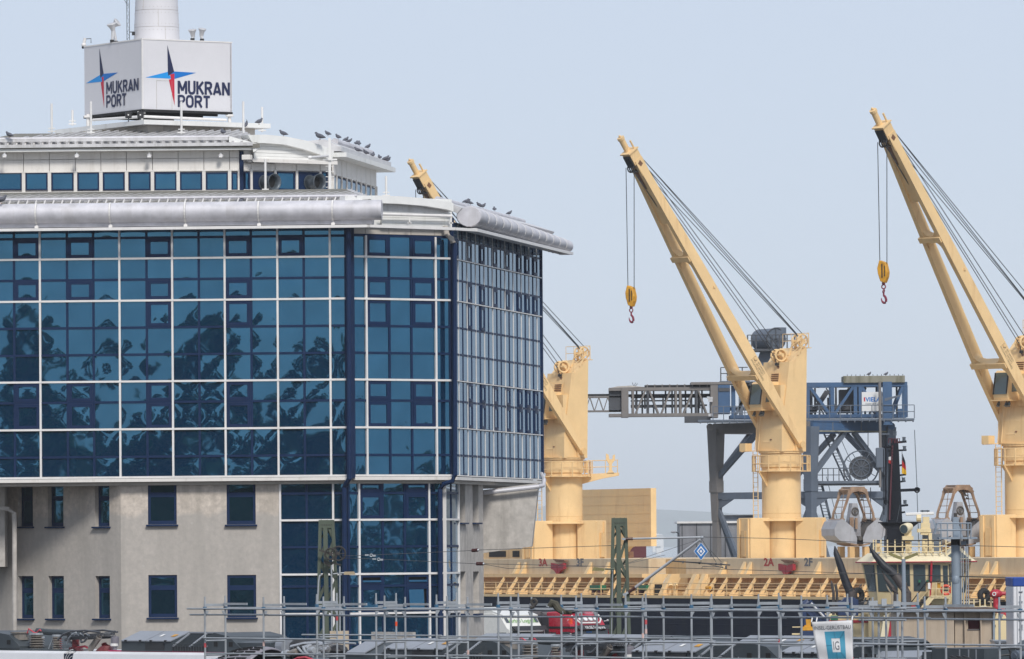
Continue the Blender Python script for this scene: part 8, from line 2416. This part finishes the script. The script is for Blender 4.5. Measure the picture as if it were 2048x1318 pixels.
# pipes, filters and the red hose
def mach(a0):
    for i, (da, d, h, r_, mt) in enumerate(((.1, .3, .12, .10, 'chrome'), (.35, .35, .16, .09, 'ceramic'), (.7, .5, .24, .12, 'chrome'), (1.0, .35, .20, .10, 'galv'), (1.35, .5, .22, .10, 'chrome'))):
        obj("filter", MB().ptube([TB.at(a0 + da, d, h), TB.at(a0 + da + .18, d - .05, h + .03), TB.at(a0 + da + .24, d - .06, h + .03)], [r_, r_, r_ * .7], 12), M[mt], front, smooth=True)
    for i, (p, mt, r_) in enumerate((([(0, .6, .3), (.5, .6, .38), (.9, .7, .40), (1.4, .6, .36)], 'chrome', .05), ([(.6, .3, .30), (.75, .3, .20), (1.0, .25, .12), (1.3, .2, .10)], 'galv', .03),
                                    ([(.8, .3, .32), (.95, .25, .20), (1.2, .2, .10)], 'galv', .03), ([(.1, .5, .05), (.4, .4, .30), (.8, .5, .28)], 'black', .04), ([(1.1, .4, .1), (1.3, .35, .35), (1.7, .5, .42), (2.4, .6, .40)], 'galv', .025))):
        obj("pipe", tpipe(TB, [(a0 + q[0], q[1], q[2]) for q in p], r_, 8), M[mt], front, smooth=True)
    obj("hose", tpipe(TB, [(a0 + .75, .0, -.02), (a0 + .95, .0, .05), (a0 + 1.25, 0, .07), (a0 + 1.5, 0, .02), (a0 + 1.75, -.02, -.12), (a0 + 2.0, -.04, -.32)], .03, 8), M['hose_red'], front, smooth=True)
    obj("valve_block", MB().box(TB.at(a0 + 1.1, .6, .28), (.3, .2, .16), rad(-48)).box(TB.at(a0 + 1.3, .7, .34), (.35, .25, .08), rad(-60)), M['chrome'], front)
    obj("air_dome", MB().sph(TB.at(a0 + 1.65, .7, .22), .2, 12, 6, (1.2, 1, .8)), M['black'], front, smooth=True)
    obj("bracket", MB().box(TB.at(a0 + .2, .7, .1), (.5, .3, .2), rad(-48)), M['black'], front)
mach(sb(560))
obj("equipment_case", tprism(TB, [(.3, -.05), (.3, .16), (1.8, .16), (1.8, -.05)], sb(655), sb(712)), M['roof_dark'], front)
obj("cover_panel", tprism(TB, [(.12, .17), (.12, .20), (.75, .46), (.75, .43)], sb(700), sb(737)), M['panel_grey'], front)
obj("equipment_case", tprism(TB, [(.16, -.05), (.16, .16), (.75, .42), (1.9, .42), (1.9, -.05)], sb(697), sb(765)), M['roof_dark'], front)
panel_unit(TB, sb(767), front, L=2.15, louv=1.35, end=1.1)
pantograph_unit(TB, front, sb(1005, 1305, .5) - .2)
obj("equipment_case", tprism(TB, [(.6, .02), (.6, .25), (1.9, .25), (1.9, .02)], sb(1150), sb(1240)), M['roof_dark'], front)
panel_unit(TB, sb(1263), front, L=2.15, louv=1.35, end=1.35)
panel_unit(TB, sb(1560), front, L=1.2, louv=1.3, end=.6)
obj("flat_case", tprism(TB, [(.3, -.05), (.3, .22), (.55, .34), (1.9, .34), (1.9, -.05)], sb(1745, 1305), sb(1835, 1305)), M['panel_grey'], front)
obj("equipment_case", tprism(TB, [(.35, -.05), (.35, .34), (1.9, .34), (1.9, -.05)], sb(1838, 1305), sb(1856, 1305)), M['roof_dark'], front)
gb_ = obj("grey_cabinet", tprism(TB, [(.35, -.05), (.35, .42), (1.9, .42), (1.9, -.05)], sb(1857, 1305), sb(1962, 1305)), M['roof_dark'], front)
for px in (1885, 1912, 1930, 1945): obj("joint", tprism(TB, [(.34, .0), (.34, .4), (.35, .4), (.35, .0)], sb(px, 1305), sb(px, 1305) + .03), M['panel_grey'], gb_)
for i in range(9):
    a_ = sb(1895 + i * 4, 1308, .2)
    obj("cable", tpipe(TB, [(a_, .25, .0), (a_ + .05, .15, .16 + .05 * (i % 3)), (a_ + .3, .1, .2), (a_ + .6, .2, .02)], .025, 6), M['black'], gb_)
obj("cable", tpipe(TB, [(sb(1868, 1310), .1, .08), (sb(1876, 1310), .1, .0)], .03, 6), M['galv'], gb_)

# ------------------------------------------------------------------ scaffold
def scaffold(lab, px0, D0, n, w, bay, z_top, z_rails, phase_tops=0.0, bands=(), skip=(), light=False):
    q0 = P(px0, 1260, D0); base = V((q0.x, q0.y, 0))
    t = thing("scaffold", lab, "scaffold", base, group="scaffold rows")
    def at(k, d, z): return base + RT * (bay * k) + RA * d + V((0, 0, z))
    for k in range(n):
        if k in skip: continue
        for d in (0, w):
            zt_ = z_top + R.uniform(-.02, .02)
            p_ = obj("post", MB().tube(at(k, d, 0), at(k, d, zt_), .0225, 8), M['galv'], t, smooth=True)
            obj("spigot", MB().tube(at(k, d, zt_), at(k, d, zt_ + .12), .019, 8), M['galv'], p_)
            obj("rosette", MB().tube(at(k, d, z_rails[0] - .02), at(k, d, z_rails[0] + .05), .045, 8), M['post_blue'], p_)
            sgn_ = 1 if d == 0 else -1
            a_ = at(k, d, z_rails[0] - .04)
            obj("corner_plate", MB().prism([a_, a_ + RA * (sgn_ * .11), a_ + RA * (sgn_ * .08) - V((0, 0, .06)), a_ - V((0, 0, .16))], RT * .012), M['galv'], p_)
            if (k, d > 0) in bands:
                for zz, mt in bands[(k, d > 0)]:
                    obj("band", MB().tube(at(k, d, zz), at(k, d, zz + .10), .0275, 8), M[mt], p_)
        tr_ = MB().bar(at(k, -.02, z_rails[0] + .09), at(k, w + .02, z_rails[0] + .085), .04, .06)
        obj("transom", tr_, M['galv'], t)
        obj("transom", MB().tube(at(k, 0, z_rails[0]), at(k, w, z_rails[0]), .02, 8), M['galv'], t)
        for zz in z_rails[(1 if light else 2):]:
            obj("transom", MB().tube(at(k, 0, zz - .05), at(k, w, zz - .05), .018, 8), M['galv'], t)
    for i, zz in enumerate(z_rails):
        if light and i == 0: continue
        for k in range(n - 1):
            ext0 = -.28 if (k == 0 and i < 2) else 0
            ext1 = .5 if k == n - 2 else 0
            jit = R.uniform(-.012, .012)
            d_ = -.045 if i % 2 == 0 else .04
            obj("ledger", MB().tube(at(k + ext0, d_, zz + jit), at(k + 1 + ext1 * .6 + .06, d_, zz + jit + R.uniform(-.008, .008)), .0195, 8), M['galv'], t, smooth=True)
            if i in (0,):
                obj("ledger", MB().tube(at(k, w + .045, zz + .02), at(k + 1, w + .045, zz + .02), .0195, 8), M['galv'], t, smooth=True)
                obj("toe_board", MB().bar(at(k + .02, w - .08, zz + .11), at(k + .42, w - .08, zz + .11), .03, .05), M['galv'], t)
    return t, at
M['post_blue'] = mat("blue_coupler_paint", (.05, .14, .24), .5, .1, .15, 4)
M['band_red'] = mat("faded_red_band", (.48, .07, .08), .6, 0, .1, 4)
M['band_pink'] = mat("pale_pink_band", (.60, .42, .38), .6, 0, .1, 4)
zt1 = P(410, 1203, 150).z; zr_l = [P(410, y, 150).z for y in (1218, 1230.5, 1277, 1306)]
bands1 = {(0, False): [(P(410, 1295, 150).z, 'band_red')], (1, False): [(P(525, 1292, 148.5).z, 'band_pink')], (7, False): [(zt1 - .75, 'band_pink')], (10, False): [(zt1 - 1.2, 'band_red')], (4, True): [(zt1 - 1.15, 'band_pink')]}
scA, atA = scaffold("nearer galvanised scaffold row running the whole way to the right edge", 410, 150.0, 13, .60, 2.07, zt1, zr_l, bands=bands1)
zt2_ = P(749, 1198, 150).z; zr2_l = [P(749, y, 150).z for y in (1213, 1271)]
bands2 = {(1, True): [(zt2_ - .62, 'beacon')], (0, True): [(zt2_ - .5, 'band_red')], (5, True): [(zt2_ - .55, 'band_red'), (zt2_ - .75, 'band_pink')], (7, True): [(zt2_ - .95, 'band_red')]}
scB, atB = scaffold("taller scaffold row behind the first, its posts set in between", 634, 151.5, 10, .60, 2.07, zt2_, zr2_l, bands=bands2, light=True)
# extra frames stacked at the right part
fr = thing("frame_stack", "loose scaffold frames stacked in the bay just right of the banner", "scaffold frame", atA(10.3, .3, 4.0))
for k_, d in ((10.1, .1), (10.25, .25), (10.4, .15), (10.5, .4)):
    obj("frame_post", MB().tube(atA(k_, d, 4.0), atA(k_, d, zr_l[0] + .05), .024, 8), M['galv'], fr, smooth=True)
for zz in (zr_l[0] + .05, zr_l[0] - .18, zr_l[2], zr_l[2] - .3):
    obj("frame_bar", MB().tube(atA(10.05, .1, zz), atA(10.6, .3, zz), .022, 8), M['galv'], fr, smooth=True)
obj("couplers", MB().box(atA(10.2, .2, zr_l[0] + .16), (.18, .12, .1)).box(atA(10.35, .2, zr_l[0] + .18), (.1, .16, .14)).box(atA(10.5, .25, zr_l[0] + .15), (.14, .1, .1)), M['galv'], fr, kind='stuff')
# tarpaulin thrown over the top rail
tq = thing("old_tarpaulin", "mossy rolled tarpaulin hanging over the scaffold rail near the red truck", "tarpaulin", P(1110, 1225, 141))
obj("roll", MB().ptube([P(1098, 1213, 141), P(1104, 1205, 141), P(1110, 1208, 141), P(1116, 1217, 141), P(1124, 1223, 141), P(1144, 1224, 141)], [.05, .08, .09, .08, .07, .06], 10), mat("mossy_tarpaulin", (.075, .07, .05), .9, 0, .4, 6), tq, smooth=True)
obj("tie", MB().tube(P(1098, 1214, 140.9), P(1092, 1212, 140.9), .012, 5).tube(P(1125, 1222, 140.8), P(1126, 1228, 140.8), .01, 5), M['galv'], tq)
tq = thing("old_tarpaulin", "small dark rope bundle on the scaffold rail above the white truck", "rope bundle", P(1068, 1215, 141.5))
obj("coil", MB().torus(P(1068, 1204, 141.5), (.3, 1, 0), .06, .03, 14, 6).ptube([P(1070, 1207, 141.5), P(1066, 1214, 141.5), P(1060, 1215, 141.5)], .04, 8), mat("dark_rope", (.06, .055, .05), .9, 0, .3, 6), tq, smooth=True)

# ------------------------------------------------------------------ banner
BD = 131.5
def bnp(px, py, o=0.): return P(px, py, BD + o - (px - 1625) * .004)
bn = thing("scaffold_banner", "white INSEL-GERÜSTBAU banner with turquoise square tied to the scaffold", "banner", bnp(1668, 1345))
M['banner_cloth'] = mat("banner_cloth", (.66, .655, .66), .7, 0, .05, 2.5, .12, (.48, .47, .46), streak_scale=2.5)
M['turquoise'] = mat("turquoise_print", (.055, .29, .43), .65, 0, .10, 2)
M['turq_dark'] = mat("dark_turquoise_print", (.04, .20, .31), .65, 0, .05, 2)
def warp(u, v):     # banner corners: slanting left edge, u across, v down
    l0, l1 = (1623, 1244), (1641, 1345); r0, r1 = (1704, 1240.5), (1707, 1345)
    x = (l0[0] * (1 - v) + l1[0] * v) * (1 - u) + (r0[0] * (1 - v) + r1[0] * v) * u
    y = (l0[1] * (1 - v) + l1[1] * v) * (1 - u) + (r0[1] * (1 - v) + r1[1] * v) * u
    return x, y, .05 * math.sin(u * 5 + v * 4) + .03 * math.sin(v * 11 - u * 3)
def bpt(u, v, o=0.):
    x, y, d = warp(u, v); return bnp(x, y, d * .8 + o)
mb = MB(); NU, NV = 16, 16
for j in range(NV + 1):
    for i in range(NU + 1): mb.v.append(tuple(bpt(i / NU, j / NV)))
for j in range(NV):
    for i in range(NU):
        q = j * (NU + 1) + i; mb.f.append((q, q + 1, q + NU + 2, q + NU + 1))
cl = obj("cloth", mb, M['banner_cloth'], bn, smooth=True)
s_ = cl.modifiers.new("cloth", 'SOLIDIFY'); s_.thickness = .006; s_.offset = 1
def pq(quads, nm, mt, o):
    mb = MB()
    for (u0, v0, u1, v1) in quads:
        n_ = 6
        for i in range(n_):
            for j in range(n_):
                a0, a1 = u0 + (u1 - u0) * i / n_, u0 + (u1 - u0) * (i + 1) / n_; b0, b1 = v0 + (v1 - v0) * j / n_, v0 + (v1 - v0) * (j + 1) / n_
                mb.add([bpt(a0, b0, o), bpt(a1, b0, o), bpt(a1, b1, o), bpt(a0, b1, o)], [(0, 1, 2, 3)])
    return obj(nm, mb, M[mt], bn)
U0, V0, U1, V1 = .285, .20, .80, .73
I0, J0, I1, J1 = .44, .335, .665, .605
pq([(U0, V0, U1, J0), (U0, J1, U1, V1), (U0, J0, I0, J1), (I1, J0, U1, J1)], "printed_frame", 'turquoise', -.012)
for a, b in (((U1, V0), (I1, J0)), ((U1, V1), (I1, J1)), ((.55, V0), (.55, J0)), ((.55, J1), (.55, V1)), ((U0, .47), (I0, .47))):
    obj("printed_line", MB().bar(bpt(*a, -.016), bpt(*b, -.016), .012, .004), M['turq_dark'], bn)
def btext(body, u0, u1, vb, vt, mt, bold=0):
    tb = text_mb(body, 1.0, 1.0, bold); x0 = min(q[0] for q in tb.v); w0 = text_w(tb)
    tb.v = [tuple(bpt(u0 + (u1 - u0) * (q[0] - x0) / w0, vb + (vt - vb) * q[2], -.016)) for q in tb.v]
    obj("lettering", tb, M[mt], bn)
btext("INSEL-GERÜSTBAU", .045, .965, .158, .085, 'stencil_grey', .0)
btext("IG", .475, .635, .555, .39, 'stencil_grey', .0)
for u, v in ((.0, .0), (1.0, .0), (.12, 0.0)):
    obj("tie", MB().ptube([bpt(u, v), bpt(u, v) + V((.02, .1, .08))], .012, 5), M['rod'], bn)

# ------------------------------------------------------------------ plywood site hut and white container at the right edge
M['ply'] = mat("weathered_plywood", (.47, .385, .295), .75, 0, .10, 1.4, .55, (.30, .235, .17), streak_scale=3.2, streak_lo=.48, streak_hi=.72)
HD = 166.0
hu = thing("plywood_hut", "stained plywood site hut with brown roof edge and dark vent opening", "hut", P(1890, 1500, HD))
hu.location.z = 0
za_, zb2_ = 0, P(1890, 1222, HD).z
for x0, x1, dz in ((1792, 1908, 0), (1909.5, 1986, .12)):
    a_, b_ = P(x0, 1230, HD + dz), P(x1, 1230, HD + dz)
    mb = MB()
    if x0 < 1800: mb.box2((a_.x, HD + dz, 0), (b_.x, HD + dz + 2.2, zb2_))
    else:
        w0_, w1_ = P(1936, 1236, HD + dz), P(1960, 1258, HD + dz)
        for lo_, hi_ in (((a_.x, 0), (w0_.x, zb2_)), ((w1_.x, 0), (b_.x, zb2_)), ((w0_.x, 0), (w1_.x, w1_.z)), ((w0_.x, w0_.z), (w1_.x, zb2_))):
            mb.box2((lo_[0], HD + dz, lo_[1]), (hi_[0], HD + dz + .3, hi_[1]))
        obj("vent_opening", MB().box2((w0_.x - .05, HD + dz + .2, w1_.z - .05), (w1_.x + .05, HD + dz + .4, w0_.z + .05)), M['maroon'], hu)
        obj("vent_flap", MB().box2((w0_.x - .02, HD + dz - .015, w1_.z - .03), (w1_.x + .02, HD + dz - .002, w1_.z)), M['tarp_grey'], hu)
    obj("plywood_wall", mb, M['ply'], hu)
for px in (1809, 1828, 1856, 1930, 1962):
    q = P(px, 1260, HD); obj("batten", MB().box2((q.x - .012, HD - .012, 0), (q.x + .012, HD - .002 + (.12 if px > 1909 else 0), zb2_ - .05)), M['ply'], hu)
a_, b_ = P(1784, 1222, HD), P(1990, 1222, HD)
obj("roof_edge", MB().box2((a_.x, HD - .25, zb2_), (b_.x, HD + 2.5, zb2_ + .07)), mat("brown_roof_felt", (.10, .065, .05), .8, 0, .2, 2), hu)
obj("corner_post", MB().box2((P(1986, 1250, HD).x, HD + .0, 0), (P(1990, 1250, HD).x, HD + .2, zb2_ - .003)), M['post_grey'], hu)
obj("concrete_base", MB().box2((P(1745, 1300, HD + 2).x, HD + 1.0, 0), (P(1792, 1300, HD + 2).x, HD + 2.6, P(1770, 1283, HD + 2).z)), M['concrete_plain'], hu)
sh_ = thing("slatted_bin", "pale slatted metal bin below the cream locker near the right edge", "bin", P(2008, 1500, HD - 2))
sh_.location.z = 0
a_, b_ = P(1990, 1290, HD - 2), P(2030, 1285, HD - 2)
obj("case", MB().box2((a_.x, HD - 2, 0), (b_.x, HD - .5, b_.z)), M['white_panel'], sh_)
for i in range(8): obj("slat", MB().box2((a_.x + .02, HD - 2.02, b_.z - .05 - i * .07), (b_.x - .02, HD - 2.002, b_.z - .02 - i * .07)), M['concrete_plain'], sh_)
obj("lid", MB().box2((a_.x - .02, HD - 2.05, b_.z), (b_.x + .02, HD - .45, b_.z + .05)), M['galv'], sh_)
CD = 160.0
ct = thing("white_container", "tall white container with a blue band along its top at the right edge", "container", P(2060, 1500, CD))
ct.location.z = 0
a_ = P(2026, 1155, CD); z_bl = P(2040, 1173, CD).z
obj("shell", MB().box2((a_.x, CD, 0), (a_.x + 2.4, CD + 2.4, z_bl)), M['train_white'], ct, bevel=.02)
obj("blue_band", MB().box2((a_.x - .01, CD - .01, z_bl), (a_.x + 2.4, CD + 2.4, a_.z)), mat("container_blue", (.015, .06, .30), .5, 0, .05, 2), ct, bevel=.02)
for px in (2034.5, 2041.5): 
    q = P(px, 1240, CD); obj("seam", MB().box2((q.x - .008, CD - .008, 0), (q.x + .008, CD - .001, z_bl)), M['panel_grey'], ct)
for y in (1183, 1203, 1240, 1258):
    q = P(2041.5, y, CD); obj("hinge", MB().box(q + V((0, -.02, 0)), (.09, .03, .025)), M['galv'], ct)
q = P(2043, 1253, CD); obj("mark", MB().box(q + V((0, -.004, 0)), (.05, .004, .09)), M['stencil_grey'], ct)
# small generator with tubular frame at the lower right
gn = thing("generator", "small machine with black tubular frame and grey motor at the lower right corner", "generator", P(2020, 1500, 139))
GP = lambda x, y, d=0: P(x, y, 139 + d)
gn.location.z = GP(2020, 1335).z
obj("frame_tube", MB().ptube([GP(1998, 1335), GP(1998, 1302), GP(2002, 1298), GP(2018, 1296), GP(2038, 1297), GP(2046, 1300)], .022, 8), M['black'], gn, smooth=True)
obj("frame_tube", MB().ptube([GP(2019, 1335), GP(2021, 1305), GP(2018, 1297)], .022, 8).ptube([GP(1996, 1312), GP(2020, 1309), GP(2048, 1308)], .02, 8), M['black'], gn, smooth=True)
obj("motor", MB().tube(GP(2030, 1311, -.2), GP(2046, 1309, .1), .10, 14).tube(GP(2028, 1311.5, -.22), GP(2030, 1311, -.2), .06, 10), M['grey_blue'], gn, smooth=True)
obj("hood", MB().sph(GP(2052, 1300, .2), .2, 12, 8, (1.1, 1, 1.1)), M['grey_vent'], gn, smooth=True)
obj("base", MB().box(GP(2022, 1335), (.7, .5, .05)), M['black'], gn)
